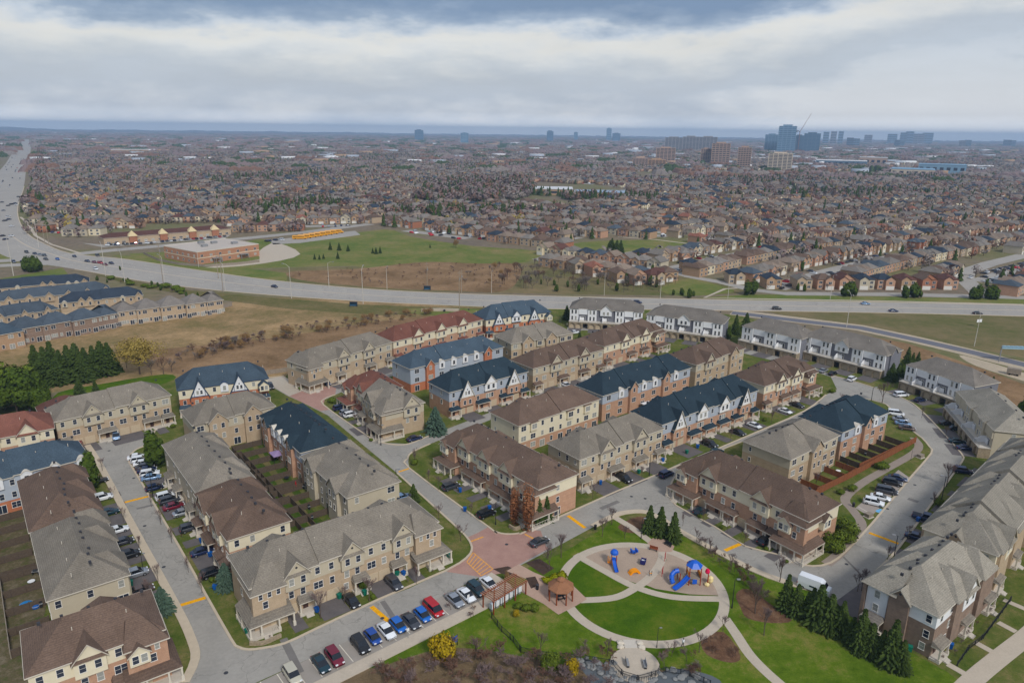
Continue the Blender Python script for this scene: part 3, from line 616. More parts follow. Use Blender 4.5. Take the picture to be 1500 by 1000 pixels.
BODY = []   # footprints kept for placing other things
def base_walls(H, zs, ends=True, back=True):
    H.wall.box(0, H.L, 0, H.D, 0, zs-.001)
    H.sid.box(-.03, H.L+.03, -.03, H.D+.03, zs, H.h-.03)
def facade(H, side, up, gr, st):
    """up: one letter per bay for the two upper storeys; gr: one letter per bay for the ground floor"""
    L = H.L if side in 'NF' else H.D; n = len(up); b = L/max(n, 1); k = 0
    rng = random
    mr = st['roof']
    while k < n:
        c = up[k]; u = (k+.5)*b
        if c == '.': pass
        elif c == 'w': H.put('s', side, u, 6.55, .04); H.put('s', side, u, 3.55, .02)
        elif c == 'd': H.put('d', side, u, 3.5, .02); H.put('s', side, u, 6.55, .04)
        elif c == 'D': H.put('d', side, u, 3.5, .02); H.put('d', side, u, 6.5, .04)
        elif c == 'm': H.put('m', side, u, 6.6, .04); H.put('m', side, u, 3.7, .02)
        elif c == 'e': H.put('s', side, u, 6.5, .04)
        elif c == 'G':   # siding box with gable, two bays
            u = (k+1)*b; w = min(2*b*.84, 5.3); H.gable(side, u, w, .7, w*.5*1.16, vent=st.get('round', False), bz0=5.45)
            H.put('s', side, u-w*.24, 6.45, .72); H.put('s', side, u+w*.24, 6.45, .72)
            T, r = H.T(side); m = H.roof; m.poly([T(u-w/2-.15, 1.15, H.h-.28), T(u+w/2+.15, 1.15, H.h-.28), T(u+w/2-.1, .7, H.h+.1), T(u-w/2+.1, .7, H.h+.1)])
            H.put('s', side, u-w*.24, 3.5, .02); H.put('s', side, u+w*.24, 3.5, .02); k += 1
        elif c == 'K':   # masonry bay rising to a gable, two bays wide
            u = (k+1)*b; w = min(2*b*.78, 5.0); H.gable(side, u, w, .9, w*.5*1.0, vent=True, fmb=H.wall, bz0=0)
            H.put('s', side, u-w*.22, 6.35, .92); H.put('s', side, u+w*.22, 6.35, .92); H.put('s', side, u, 3.45, .92) if 0 else (H.put('s', side, u-w*.22, 3.45, .92), H.put('s', side, u+w*.22, 3.45, .92)); k += 1
        elif c == 'k':   # narrow masonry gable, one bay
            w = min(b*.95, 3.4); H.gable(side, u, w, .9, w*.5*1.15, vent=False, fmb=H.wall, bz0=0)
            H.put('s', side, u, 7.0, .92); H.put('d', side, u, 3.7, .92)
        elif c == 'A':   # steep half-timbered gable coming low
            PW = MB()
            u = (k+1)*b; w = min(2*b*.9, 5.4); H.gable(side, u, w, .9, 5.4, zb=5.9, vent=True, bay=False, trimm=.34, ov=.3, fmb=PW)
            H.wall.box(*((u-w/2, u+w/2, 0, .88, 2.9, 6.0)), T=H.T(side)[0])
            T, r = H.T(side)
            for sg in (-1, 1): H.trim.poly([T(u+sg*w*.3-.07, .93, 6.0), T(u+sg*w*.3+.07, .93, 6.0), T(u+sg*w*.3+.07, .93, 7.7), T(u+sg*w*.3-.07, .93, 7.7)])
            H.trim.box(u-w/2-.1, u+w/2+.1, .88, 1.05, 5.85, 6.05, T=T)
            PW.build('gable_wall', M['siding_white'], H.o); H.put('m', side, u-.55, 6.7, .93); H.put('m', side, u+.55, 6.7, .93); H.put('s', side, u-1, 3.5, .9); H.put('s', side, u+1, 3.5, .9); k += 1
        elif c == 'X':   # wide white box dormer with gable
            u = (k+1)*b; w = min(2*b*.78, 4.6); PW = MB(); H.dormerbox(side, u, w, .7, 6.1, 8.5, 'gable', 's', 2, 2.6, fmb=PW); PW.build('dormer', M['siding_white'], H.o)
            T, r = H.T(side); H.trim.box(u-w/2-.1, u+w/2+.1, .7, .86, 8.35, 8.52, T=T); H.trim.box(u-w/2-.1, u+w/2+.1, .7, .82, 6.0, 6.16, T=T)
            H.put('s', side, u-1, 3.5, .02); H.put('s', side, u, 3.5, .02); H.put('s', side, u+1, 3.5, .02); k += 1
        elif c == 'a':   # arched dormer, one bay
            PW = MB(); H.dormerbox(side, u, 2.3, .5, 6.2, 8.6, 'arch', 's', 1, fmb=PW); PW.build('dormer', M['siding_white'], H.o); H.put('d', side, u, 3.5, .02)
        elif c == 'b':   # small box dormer, one bay
            H.dormerbox(side, u, 2.5, .6, 5.9, 8.45, 'hip', 'd', 1); H.put('d', side, u, 3.5, .02)
        elif c == 'c':   # corner box dormer with little gable
            H.dormerbox(side, u, 2.9, 2.0, 5.0, 7.2, 'gable', 's', 2, 1.3) if side == 'N' else H.dormerbox(side, u, 2.9, 1.1, 5.3, 7.7, 'gable', 's', 2, 1.3)
        elif c == 'T':   # white tower bay
            T, r = H.T(side); PW = MB(); PW.box(u-b*.48, u+b*.48, 0, .8, 2.9, H.h-.05, T=T); PW.build('tower_bay', st['acc'], H.o)
            for z in (3.5, 6.4):
                H.put('n', side, u-.8, z, .82); H.put('n', side, u+.8, z, .82)
            H.roof.poly([T(u-b*.5, 1.15, H.h), T(u+b*.5, 1.15, H.h), T(u+b*.5-.6, -1, H.h+.9), T(u-b*.5+.6, -1, H.h+.9)])
        elif c == 't':   # recessed panel bay with patio door on terrace
            H.put('slider', side, u, 3.0, .03); H.put('s', side, u-.9, 6.4, .03); H.put('s', side, u+.9, 6.4, .03)
            T, r = H.T(side); PW = MB(); PW.box(u-b*.48, u+b*.48, 0, .45, 6.0, H.h-.05, T=T); PW.build('upper_bay', st['acc'], H.o)
        elif c == 'V':   # white gabled centre bay
            u = (k+1)*b; w = 2*b*.62; PW = MB(); H.gable(side, u, w, .8, w*.5*.9, fmb=PW, vent=False, bz0=5.9); PW.build('gable_bay', st['acc'], H.o)
            H.put('s', side, u-.9, 6.4, .82); H.put('s', side, u+.9, 6.4, .82); H.put('slider', side, u, 3.0, .03); k += 1
        k += 1
    n = len(gr); b = L/max(n, 1); k = 0
    while k < n:
        c = gr[k]; u = (k+.5)*b
        if c == 'g': H.put('garage', side, u, .05, .02)
        elif c == 'w': H.put('s', side, u, 1.0, .02)
        elif c == 'W': H.put('d', side, u, 1.0, .02)
        elif c == 's': H.put('slider', side, u, .15, .02)
        elif c == 'p': H.porch(side, u, min(b*1.25, 3.9), mroof=mr, post=st.get('post'))
        elif c == 'q':   # double porch
            H.porch(side, (k+1)*b, min(b*1.75, 5.2), mroof=mr, post=st.get('post')); k += 1
        elif c == 'R':   # arched garage
            T, r = H.T(side); H.put('garage', side, u, .05, .02); N = 8; w = 3.0
        k += 1
ST = {
 'grey': dict(wall='brick_beige', sid='siding_beige', roof='roof_grey', zs=5.75, round=True),
 'greyb': dict(wall='siding_beige', sid='siding_beige', roof='roof_grey', zs=5.75, round=True),
 'brown': dict(wall='brick_pink', sid='siding_cream', roof='roof_brown', zs=5.75),
 'brownbeige': dict(wall='brick_beige', sid='siding_beige', roof='roof_brown', zs=5.75, round=True),
 'browncream': dict(wall='brick_pink', sid='siding_cream', roof='roof_brown', zs=3.2),
 'red': dict(wall='brick_pink', sid='siding_cream', roof='roof_red', zs=5.75),
 'teal': dict(wall='brick_pink', sid='siding_blue', roof='roof_teal', zs=5.3, trim='trim'),
 'blue': dict(wall='brick_orange', sid='siding_blue', roof='roof_blue', zs=3.0, trim='trim'),
 'bluet': dict(wall='brick_orange', sid='siding_cream', roof='roof_blue', zs=5.4, trim='trim_blue'),
 'tealb': dict(wall='brick_pink', sid='siding_blue', roof='roof_teal', zs=5.6, trim='trim'),
}
def row(name, label, P0, P1, D, style, up='', gr='', upW='', upE='', ang=None, L=None, z=8.6, rise=4.1, seg=None, wraps=(), hipL=True, hipR=True, gfar='', grW='', grE='', cross=(), group='townhouse blocks of the estate', step=.3, rightanchor=False, vents=True, ext=None, corners=True):
    st = ST[style]; a, b = at(*P0, z), at(*P1, z)
    th = math.radians(ang) if ang is not None else math.atan2(b.y-a.y, b.x-a.x)
    LL = L if L else (b-a).length
    if rightanchor: a = b-Vector((math.cos(th), math.sin(th), 0))*LL
    if ext: a = a-Vector((math.cos(th), math.sin(th), 0))*ext[0]; LL += ext[0]+ext[1]
    H = House(name, a, th, LL, D, z); tag(H.o, label, 'townhouses', group)
    base_walls(H, st['zs']); H.mainroof(rise, seg, hipL, hipR, step)
    s2 = dict(st); s2['roof'] = M[st['roof']]
    if up or gr: facade(H, 'N', up, gr, s2)
    if upW or grW: facade(H, 'W', upW, grW, s2)
    if upE or grE: facade(H, 'E', upE, grE, s2)
    for side, u, w in cross: H.crosship(side, u*LL, w, .5, rise*.72)
    for g in gfar: pass
    for sd, right in wraps:
        H.wrap(sd, right, mroof=M[st['roof']], d=3.2, z=2.8) if corners and D > 11.2 else H.wrap(sd, right, mroof=M[st['roof']])
        if corners and D > 11.2: H.corner(right)
    if vents: H.vents(max(3, int(LL/3.2)), 1)
    H.finish(M[st['wall']], M[st['sid']], M[st['roof']], M[st.get('trim', 'trim')], M['siding_white'])
    BODY.append(H); return H
# ------------------------------------------------------------------ the townhouse blocks
tb = 'townhouse_block'
B = {}
B[1] = row(tb, 'brown roofed brick and cream block at the bottom left corner of the photo', (40, 990), (254, 927), 11.8, 'brown', 'ewGGdcc'.replace('GG', 'G.').replace('cc', 'c.'), 'wwpgpg.', ang=36, L=18, wraps=(('N', True),), cross=(('F', .4, 5),), upW='', upE='.w.', seg=1)
B[2] = row(tb, 'grey roofed beige block at the left edge, just above the bottom left brown one', (45, 778), (71, 878), 12, 'greyb', 'w.mw.mwm', 's.w.s.ws', ang=-52, L=25.8, rightanchor=True, upE='e.w.d', grE='...w.', cross=(('F', .2, 5.5), ('F', .62, 5.5), ('F', .92, 5)), seg=1)
B[3] = row(tb, 'plain brown roofed block at the left edge, between slate blue and grey roofs', (25, 703), (45, 778), 12, 'brownbeige', 'w.w.mw.m', 's.w.s.ws', ang=-52, L=26, rightanchor=True, upE='..', cross=(('F', .15, 5.5), ('F', .5, 5.5), ('F', .85, 5)), seg=1)
B[4] = row(tb, 'slate blue roofed block with arched dormers at the left edge', (-40, 712), (128, 668), 11.8, 'blue', 'aawadawa', 'wsWswsWs', ang=42, seg=3, cross=(('F', .3, 5), ('F', .7, 5)))
B[5] = row(tb, 'red roofed block with cream gables at the left edge', (-60, 652), (74, 620), 11.8, 'red', 'wG.wG.w', 'gpgqwgpg', ang=35, seg=1, upE='.w.')
B[6] = row(tb, 'long grey roofed block at the head of the left street, beside the fenced brown field', (81, 617), (248, 579), 11.8, 'grey', 'wdG.wdG.wD', 'pggqgggqgp', ang=43, seg=2, cross=(('F', .3, 5), ('F', .8, 5)))
B[7] = row(tb, 'grey roofed beige block with two gables, in front of the slate blue gabled block', (283, 622), (392, 594), 11.8, 'grey', 'bK.wK.e', 'swwswws', ang=38, L=22, seg=2, cross=(('F', .2, 5), ('F', .7, 5)))
B[8] = row(tb, 'grey roofed block with stepped gables beside the row of white parked cars', (236, 653), (290, 722), 12, 'greyb', 'm.wm.wmw', 'gpgpggpg', ang=-52, seg=1, rightanchor=True, L=31, cross=(('F', .25, 6), ('F', .75, 6)))
B[9] = row(tb, 'brown roofed block with plain cream end wall, right of the left street', (288, 722), (334, 790), 12.2, 'brown', 'wG.wG.d', 'pgqggpp', ang=-52, rightanchor=True, L=22.5, seg=1, upE='ww.e', grE='..', cross=(('F', .3, 6), ('F', .8, 5)))
B[10] = row(tb, 'long grey roofed beige block in the foreground behind the line of parked cars', (475, 821.5), (577.6, 784), 12, 'grey', '.dK.dwK.dwK.d.'.replace('K', 'G'), '..gpggwpggpg..', ang=37, ext=(13.5, 9.5), seg=3, wraps=(('N', False), ('N', True)), cross=(('F', .2, 5.5), ('F', .8, 5.5)), upW='.w.')
B[11] = row(tb, 'dark teal roofed block with arched dormers over the fenced back yards', (382, 608), (441, 662), 12.2, 'tealb', 'DkaaakD', 'swswsws', ang=-52, L=29, rightanchor=True, seg=1, upE='.', cross=(('F', .15, 6), ('F', .45, 6), ('F', .8, 6)), rise=4.6)
B[12] = row(tb, 'grey roofed beige block whose back yards show strips of green lawn', (446, 667), (509, 728), 12.6, 'greyb', 'dKwwKwd'.replace('K', 'K.')[:8], 'swswswsw', ang=-52, L=25.2, rightanchor=True, seg=1, upE='e.D', grE='w.w', cross=(('F', .2, 6), ('F', .55, 6), ('F', .85, 5)))
B[13] = row(tb, 'big brown roofed block at the brick crossing, behind two rust leaved trees', (641, 640), (789, 717), 11.8, 'brown', 'c.G.wG.wG.dc.', '..gqgpgqgpg..', ang=-50.5, L=36.5, rightanchor=True, seg=2, wraps=(('N', False), ('N', True)), upE='.w.', grE='.s.', cross=(('F', .25, 7), ('F', .72, 7)))
B[14] = row(tb, 'grey roofed beige block facing the park across the street', (849, 672), (971, 628), 11.6, 'grey', 'DwG.dwG.wD', 'pggqggqggp', ang=38, L=30.6, seg=2, upW='.mwm', grW='', cross=(('F', .3, 5), ('F', .7, 5)))
B[15] = row(tb, 'brown roofed white and brick block backing onto the grey block facing the park', (760, 623), (875, 584), 12.2, 'browncream', 'Dbwbwbwbd'.replace('bwb', 'bwd', 1), 'sWswsWsws', ang=40, L=31.4, seg=2, upW='m.m', cross=(('F', .3, 5), ('F', .7, 5)))
B[16] = row(tb, 'dark teal roofed block with two steep white gables behind the blue spruce', (658, 574), (772, 545), 11.4, 'teal', 'wA.wX.wA.w', 'pggqggqggp', ang=39, L=31, seg=2, upW='w.w.', cross=(('F', .3, 5),), rise=4.8)
B[17] = row(tb, 'slate blue roofed block with orange brick gable at either end and four white dormers', (601, 540), (737, 508), 11.4, 'blue', 'DkaaaakD', 'sWsWsWsW', ang=41, seg=3, upW='w.', cross=(('F', .15, 5), ('F', .4, 5), ('F', .8, 5)))
B[18] = row(tb, 'long red roofed block with cream gables beside the brown field', (576, 500), (704, 467), 11.6, 'red', 'wwG.wG.wG.wD', 'pggqgqggqggp', ang=47, seg=3, cross=(('F', .2, 5), ('F', .5, 5)))
B[19] = row(tb, 'grey roofed block at the end of the cul-de-sac beside the brown field', (449, 537), (571, 501), 11.4, 'grey', '..wG.wG.wD', '..gpggqggp', ang=51, seg=2, wraps=(('N', False),), cross=(('F', .5, 5), ('F', .9, 5)), upW='ww')
B[20] = row(tb, 'slate blue roofed gabled block nearest the arterial road, top of the estate', (712, 468), (808, 457), 11.6, 'bluet', 'wA.wX.wA.wc', 'pggqggqggpp', ang=29, seg=3, cross=(('F', .4, 6), ('F', .8, 6)), rise=4.8, upW='w.')
B[21] = row(tb, 'grey roofed block with brick gables, behind the slate blue and brown roofs', (749, 503), (840, 489), 13, 'grey', 'DK.bK.bD', 'swswsWsW', ang=31, seg=2, upW='ww')
B[22] = row(tb, 'brown roofed beige block right of the steep gabled teal one', (781, 539), (880, 511), 11.6, 'brownbeige', 'wdG.wdG.wD', 'pggqggqggp', ang=40, seg=2, upW='.w')
B[23] = row(tb, 'brown roofed cream topped block in front of the leftmost white townhouses', (885, 507), (966, 481), 13, 'brown', 'wwG.wG.c.', 'pggqgqg..', ang=43, seg=2, wraps=(('N', True),), upW='.')
B[24] = row(tb, 'brown roofed block with brick gables, behind the teal block with four ridges', (1020, 534), (1090, 510), 13, 'brownbeige', 'DG.wdK.d', 'sWswsWsw', ang=41, L=30, seg=2, upW='w.')
B[25] = row(tb, 'dark teal roofed block with arched dormers and a white gazebo tent in its yard', (883, 579), (1011, 539), 11.4, 'tealb', 'DakaakaD', 'sWsWsWsW', ang=39.5, seg=4, upW='.w', cross=(('F', .15, 5), ('F', .45, 5), ('F', .8, 5)), rise=4.7)
B[26] = row(tb, 'dark teal roofed block with four steep white gables along the street', (970, 621), (1112, 571), 11.4, 'teal', 'wA.wX.wX.wA.w', 'pggqgqgqgqggp', ang=38, L=44.5, seg=4, cross=(('F', .2, 5), ('F', .5, 5), ('F', .8, 5)), upW='w.', rise=4.8)
B[27] = row(tb, 'brown roofed block with a porch at its right corner, by the round lawn corner', (1120, 565), (1190, 542), 13, 'brown', 'wwG.wG.wc.', 'pggqgqgg..', ang=38, L=29, seg=2, wraps=(('N', True),), upW='.', cross=(('F', .5, 6),))
B[28] = row(tb, 'grey roofed beige block whose yards are closed by red stained fences', (1158, 672), (1228, 638), 13.4, 'grey', 'DbK.dD'.replace('DbK.dD', 'DdK.dD'), 'sWwssW', ang=38.5, L=23, seg=2, upW='m..', hipR=True)
B[29] = row(tb, 'dark teal roofed brick block beside the row of cars parked on the curve', (1234, 632), (1312, 608), 13, 'tealb', 'DakaD', 'sWsWs', ang=36, L=24, seg=2, upW='..', cross=(('F', .2, 7), ('F', .75, 6)), rise=4.6)
B[30] = row(tb, 'big brown roofed block facing the park, right of the three spruces', (1030, 686), (1184, 764), 12, 'brown', 'c.G.ww.G.wc.', '..gqgpgqgpg.', ang=-52.5, L=33, rightanchor=True, seg=2, wraps=(('N', False), ('N', True)), upE='.c.', grE='.W.', cross=(('F', .3, 7), ('F', .75, 7)))
B[31] = row(tb, 'short grey roofed block with corner porch at the bend of the middle street', (539, 570), (564, 602), 12.4, 'grey', 'wG.c.', 'pgg..', ang=-54, L=16, rightanchor=True, seg=1, wraps=(('N', True),), upE='.GG'.replace('GG', 'G.'), grE='...', hipL=False)
B[32] = row(tb, 'short red roofed block joined to the grey one at the bend of the middle street', (508, 557), (539, 572), 12, 'red', 'c.wG.', '..gpg', ang=-54, L=15, seg=1, wraps=(('N', False),), hipR=False)
B[33] = row(tb, 'slate blue roofed block with two white gables beside the pale cul-de-sac', (261, 571), (378, 557), 10.6, 'bluet', 'wA.waA.wc', 'pggqggqgp', ang=27, L=26, seg=1, upW='.w', rise=4.8)
# ------------------------------------------------------------------ white townhouses with stone garages and terraces
def white_row(label, P0, P1, D, up, gr, ang=None, L=None, seg=2, endgable=None, upE='', upW='', grE='', roof='roof_grey_dark', pd=3.0, acc='siding_white', wall='siding_grey', rightanchor=False):
    a, b = at(*P0, 8.6), at(*P1, 8.6); th = math.radians(ang) if ang is not None else math.atan2(b.y-a.y, b.x-a.x)
    LL = L or (b-a).length
    if rightanchor: a = b-Vector((math.cos(th), math.sin(th), 0))*LL
    H = House('townhouse_block', a, th, LL, D, 8.6); tag(H.o, label, 'townhouses', 'townhouse blocks of the estate')
    H.wall.box(0, LL, 0, D, 0, 8.55); H.mainroof(3.9, seg, step=.2)
    st = dict(roof=M[roof], post=M['stone'], acc=M[acc])
    facade(H, 'N', up, '', st)
    if upE or grE: facade(H, 'E', upE, grE, st)
    if upW: facade(H, 'W', upW, '', st)
    if endgable: H.gable(endgable[0], endgable[1], 5, .5, 2.4, fmb=H.wall, bz0=0)
    # stone podium with arched garage openings, terrace on top
    n = len(gr); bw = LL/n; pod = MB(); d0 = pd
    k = 0
    def pier(x0, x1): pod.box(x0, x1, -d0, -d0+.6, 0, 2.95)
    for k, c in enumerate(gr):
        x0, x1 = k*bw, (k+1)*bw; u = (x0+x1)/2
        w = min(2.5, bw-.5) if c == 'R' else min(2.2, bw-.6)
        pier(x0, u-w/2); pier(u+w/2, x1)
        N_ = 8; zs = 1.75 if c == 'R' else 2.4; rise = .75 if c == 'R' else .05
        arc = [(u-w/2+w*i/N_, zs+rise*math.sin(PI*i/N_)) for i in range(N_+1)]
        for i in range(N_):
            for yy in (-d0,): pod.poly([(arc[i][0], yy, arc[i][1]), (arc[i+1][0], yy, arc[i+1][1]), (arc[i+1][0], yy, 2.95), (arc[i][0], yy, 2.95)])
            pod.poly([(arc[i][0], -d0, arc[i][1]), (arc[i][0], -d0+.6, arc[i][1]), (arc[i+1][0], -d0+.6, arc[i+1][1]), (arc[i+1][0], -d0, arc[i+1][1])])
        if c == 'R': g = link('garage_door', GAR, H.o, (u, -d0+.62, .03))
        else: link('front_door', DOOR, H.o, (u, -.05, .3))
    pod.box(0, .3, -d0+.6, 0, 0, 2.95); pod.box(LL-.3, LL, -d0+.6, 0, 0, 2.95)
    for k, c in enumerate(gr):
        if c == 'R': pod.box(k*bw+.01, (k+1)*bw-.01, -d0+.66, -.01, 0, 2.94)
    pod.build('stone_garage_wall', [M['stone']], H.o)
    t = MB(); t.box(-.1, LL+.1, -d0-.12, .0, 2.96, 3.12); t.build('terrace', [M['step']], H.o)
    r = MB(); r.box(0, LL, -d0-.02, -d0+.08, 4.0, 4.08)
    x = 0
    while x < LL: r.box(x, x+.05, -d0, -d0+.06, 3.12, 4.0); x += .45
    r.build('railing', [M['metal_grey']], H.o)
    nb = len(up); b_ = LL/nb
    for k, c in enumerate(up):
        if c in 'tV':
            w_ = MB(); x = (k+(1 if c == 'V' else .5))*b_-b_*.35
            prof = [(-d0, 3.12), (0, 3.12), (0, 5.1), (-d0*.45, 5.0), (-d0*.7, 4.3), (-d0, 4.1)]
            for xx in (x, x+.18): w_.poly([(xx, y, z) for y, z in prof])
            for i in range(6):
                p, q = prof[i], prof[(i+1) % 6]; w_.poly([(x, p[0], p[1]), (x+.18, p[0], p[1]), (x+.18, q[0], q[1]), (x, q[0], q[1])])
            w_.box(x, x+1.9, -d0*.02-.2, -d0*.02, 3.12, 4.6)
            w_.build('privacy_wall', [M['siding_white']], H.o)
    H.vents(max(2, int(LL/6)), 1)
    H.finish(M[wall], M['siding_white'], M[roof], M['trim'], M[acc]); BODY.append(H); return H
W = {}
W[1] = white_row('leftmost white and grey block with stone garages, next to the arterial road', (835, 451), (942, 457), 12, 'TtTV.TtT', 'RRPRRPRRPRR', seg=1)
W[2] = white_row('second white townhouse block from the left, its right end beside dark green spruces', (948, 460), (1051, 473), 12, 'TtTV.TtT', 'RRPRRPRRPRR', seg=1, L=33)
W[3] = white_row('shorter white townhouse block with its left end beside the spruces, joined to a longer one', (1089, 477), (1173, 496), 12, 'TtTtT', 'RRPRRPRR', seg=1, L=25.5)
W[4] = white_row('white townhouse block whose right end wall is stone, next to the three small spruces', (1176, 491), (1297, 520), 12, 'TtTV.TtT', 'RRPRRPRRPRR', seg=1, L=33, endgable=('E', 5), upE='.w.')
W[5] = white_row('white and grey townhouse block on the curve, nearest the frontage road', (1330, 534), (1418, 563), 12, 'TtTtTt', 'RRPRRPRR', seg=1, L=24)
W[6] = white_row('grey roofed townhouse block facing left onto the curved street through six stone arches', (1403, 573), (1458, 630), 12.5, 'ttTtTt', 'RRPRRPRR', seg=1, L=31.5, roof='roof_light', acc='siding_beige', wall='siding_beige', upE='.e..')
def brickrow(label, P0, ang, L, D, upW, upN, grN, cross, wraps=(), seg=1, wl='brick_brown', sd='siding_white'):
    a = at(*P0, 8.6); H = House('townhouse_block', a, math.radians(ang), L, D, 8.6); tag(H.o, label, 'townhouses', 'townhouse blocks of the estate')
    H.wall.box(0, L, 0, D, 0, 5.9); H.sid.box(-.03, L+.03, -.03, D+.03, 5.9, 8.57)
    H.mainroof(4.4, seg, step=.75)
    st = dict(roof=M['roof_grey']); facade(H, 'N', upN, grN, st); facade(H, 'W', upW, '.w.w', st)
    for s_, u, w in cross: H.crosship(s_, u*L, w, .6, 3.7)
    H.gable('W', 5.6, 3.4, .5, 1.9, fmb=H.wall, bz0=0)
    if L < 30: pw = MB(); pw.box(.1, 3.7, 0, .25, 2.9, 8.5, T=H.T('W')[0]); pw.build('white_bay', M['siding_white'], H.o); [H.put('s', 'W', 1.9, z_, .27) for z_ in (3.8, 6.5)]
    H.porch('W', 2.0, 3.6, 2.2, mroof=M['roof_grey_dark'], steps=False)
    H.vents(int(L/2.2), 1)
    H.finish(M[wl], M[sd], M['roof_light'], M['trim']); BODY.append(H); return H
W[7] = brickrow('brown brick and white block with grey roofs at the bottom right, behind the pines', (1374, 901), 38, 24, 11.6, 'e.w.w', 'ewG.we', 'pwwpwwp', [('N', .42, 7.5), ('N', .85, 6), ('F', .2, 8), ('F', .55, 8), ('F', .88, 7)])
W[8] = brickrow('long zigzag roofed grey block along the right edge beside the curved street', (1460, 812), 43, 64, 12.6, '.e.w', 'wG.weG.wwG.wwG.we', 'pwwpwwpwwpwwpww', [('N', .08, 8), ('N', .26, 8), ('N', .44, 8), ('N', .62, 8), ('N', .8, 8)]+[('F', f, 8) for f in (.1, .24, .38, .52, .66, .8, .93)], seg=6, wl='brick_beige', sd='siding_cream')

# ------------------------------------------------------------------ two-storey houses of the community at the left edge
def duo(label, P0, P1, z, roof, wall, up, gr, D=11, ang=None, L=None, sid=None, rise=3.7, name='semi_detached_house', cat='house', group='houses of the walled community on the left', seg=1, trim='trim', gables=()):
    a, b = at(*P0, z), at(*P1, z); th = math.radians(ang) if ang is not None else math.atan2(b.y-a.y, b.x-a.x); LL = L or (b-a).length
    H = House(name, a, th, LL, D, z); tag(H.o, label, cat, group)
    H.wall.box(0, LL, 0, D, 0, z); H.mainroof(rise, seg, step=.25); H.rise = rise
    n = len(up); bw = LL/n
    for k in range(n):
        u = (k+.5)*bw
        if up[k] in 'sd': H.put(up[k], 'N', u, z-2.1, .03)
        if up[k] == 'G': PW = MB(); H.gable('N', u, min(bw*1.0, 4.0), .6, 2.1, zb=z, fmb=PW, bz0=z-2.6); PW.build('gable_bay', M['brick_beige'], H.o); H.put('s', 'N', u, z-1.9, .62)
        if up[k] == 'b': PW = MB(); H.dormerbox('N', u, 2.2, .5, z-2.2, z, 'arch', 's', 1, fmb=PW); PW.build('dormer', M['siding_beige'], H.o)
        if gr[k] in 'sdt': H.put(gr[k], 'N', u, .9, .03)
        if gr[k] == 'D': H.put('slider', 'N', u, .1, .03)
        if gr[k] == 'g': H.put('garage', 'N', u, .05, .03)
    H.finish(M[wall], M[sid or 'siding_cream'], M[roof], M[trim]); BODY.append(H); return H
c1 = [((-32, 496), (17, 481), 'roof_blue', 'brick_tan', 'blue roofed tan house cut by the left edge of the photo'),
 ((19, 484), (60, 473), 'roof_green', 'brick_brown', 'grey green roofed brown brick house, second along the fence from the left edge'),
 ((61.5, 477), (104, 466), 'roof_green', 'brick_brown', 'grey green roofed brown brick house with a white door bay, third along the fence'),
 ((106, 470.5), (144, 461), 'roof_green', 'brick_brown', 'grey green roofed house with a tall white window bay, fourth along the fence'),
 ((146, 463), (167, 457.5), 'roof_green', 'brick_brown', 'narrow grey green roofed house beside the gap in the fence row')]
for p, q, r, w_, lb in c1: duo(lb, p, q, 6.6, r, w_, 'sd.ds', 'DtsDt', 10.5, ang=52)
c2 = [((169, 457.5), (199, 452), 'the first taupe roofed house right of the gap in the fence row'), ((200, 454), (233, 447), 'taupe roofed house with a white bay, second right of the gap'),
 ((235.5, 450), (270, 443.5), 'taupe roofed house, third right of the gap'), ((272.5, 446), (301, 440), 'taupe roofed house, fourth right of the gap'), ((303, 442), (324, 438), 'last taupe roofed house at the right end of the fence row')]
for p, q, lb in c2: duo(lb, p, q, 6.6, 'roof_taupe', 'brick_beige', 'sd.ds', 'DtsDt', 10.5, ang=42)
duo('navy roofed terrace with two beige gables behind the fence row', (88, 444), (200, 433), 6.8, 'roof_navy', 'brick_beige', 'bsGGsssbsG', 'gdgdgdgdgd', 11, ang=32, L=34, seg=2, name='terraced_house_row')
duo('grey green roofed terrace left of the navy roofed one', (-30, 470), (80, 450), 6.8, 'roof_green', 'brick_beige', 'sdGsdGsdGs', 'gdgdgdgdgd', 11, ang=50, seg=3, name='terraced_house_row')
duo('long grey green roofed terrace in the middle of the walled community', (-10, 442), (155, 424), 6.8, 'roof_green', 'brick_beige', 'sGsGsGsGsGsG', 'DtDtDtDtDtDt', 11, ang=37, L=48, seg=4, name='terraced_house_row')
duo('rear navy roofed terrace with beige gables beside the corner lawn', (-20, 424), (130, 408), 6.8, 'roof_navy', 'brick_beige', 'GssbssGGsbbG', 'gdgdgdgdgdgd', 11, ang=30, L=44, seg=3, name='terraced_house_row')
duo('low dark red roofed farmhouse behind the long grey block', (62, 612), (98, 604), 3.2, 'roof_darkred', 'brick_red', 's.s', 'sds', 12, ang=40, L=13, name='bungalow', cat='bungalow', group=None)

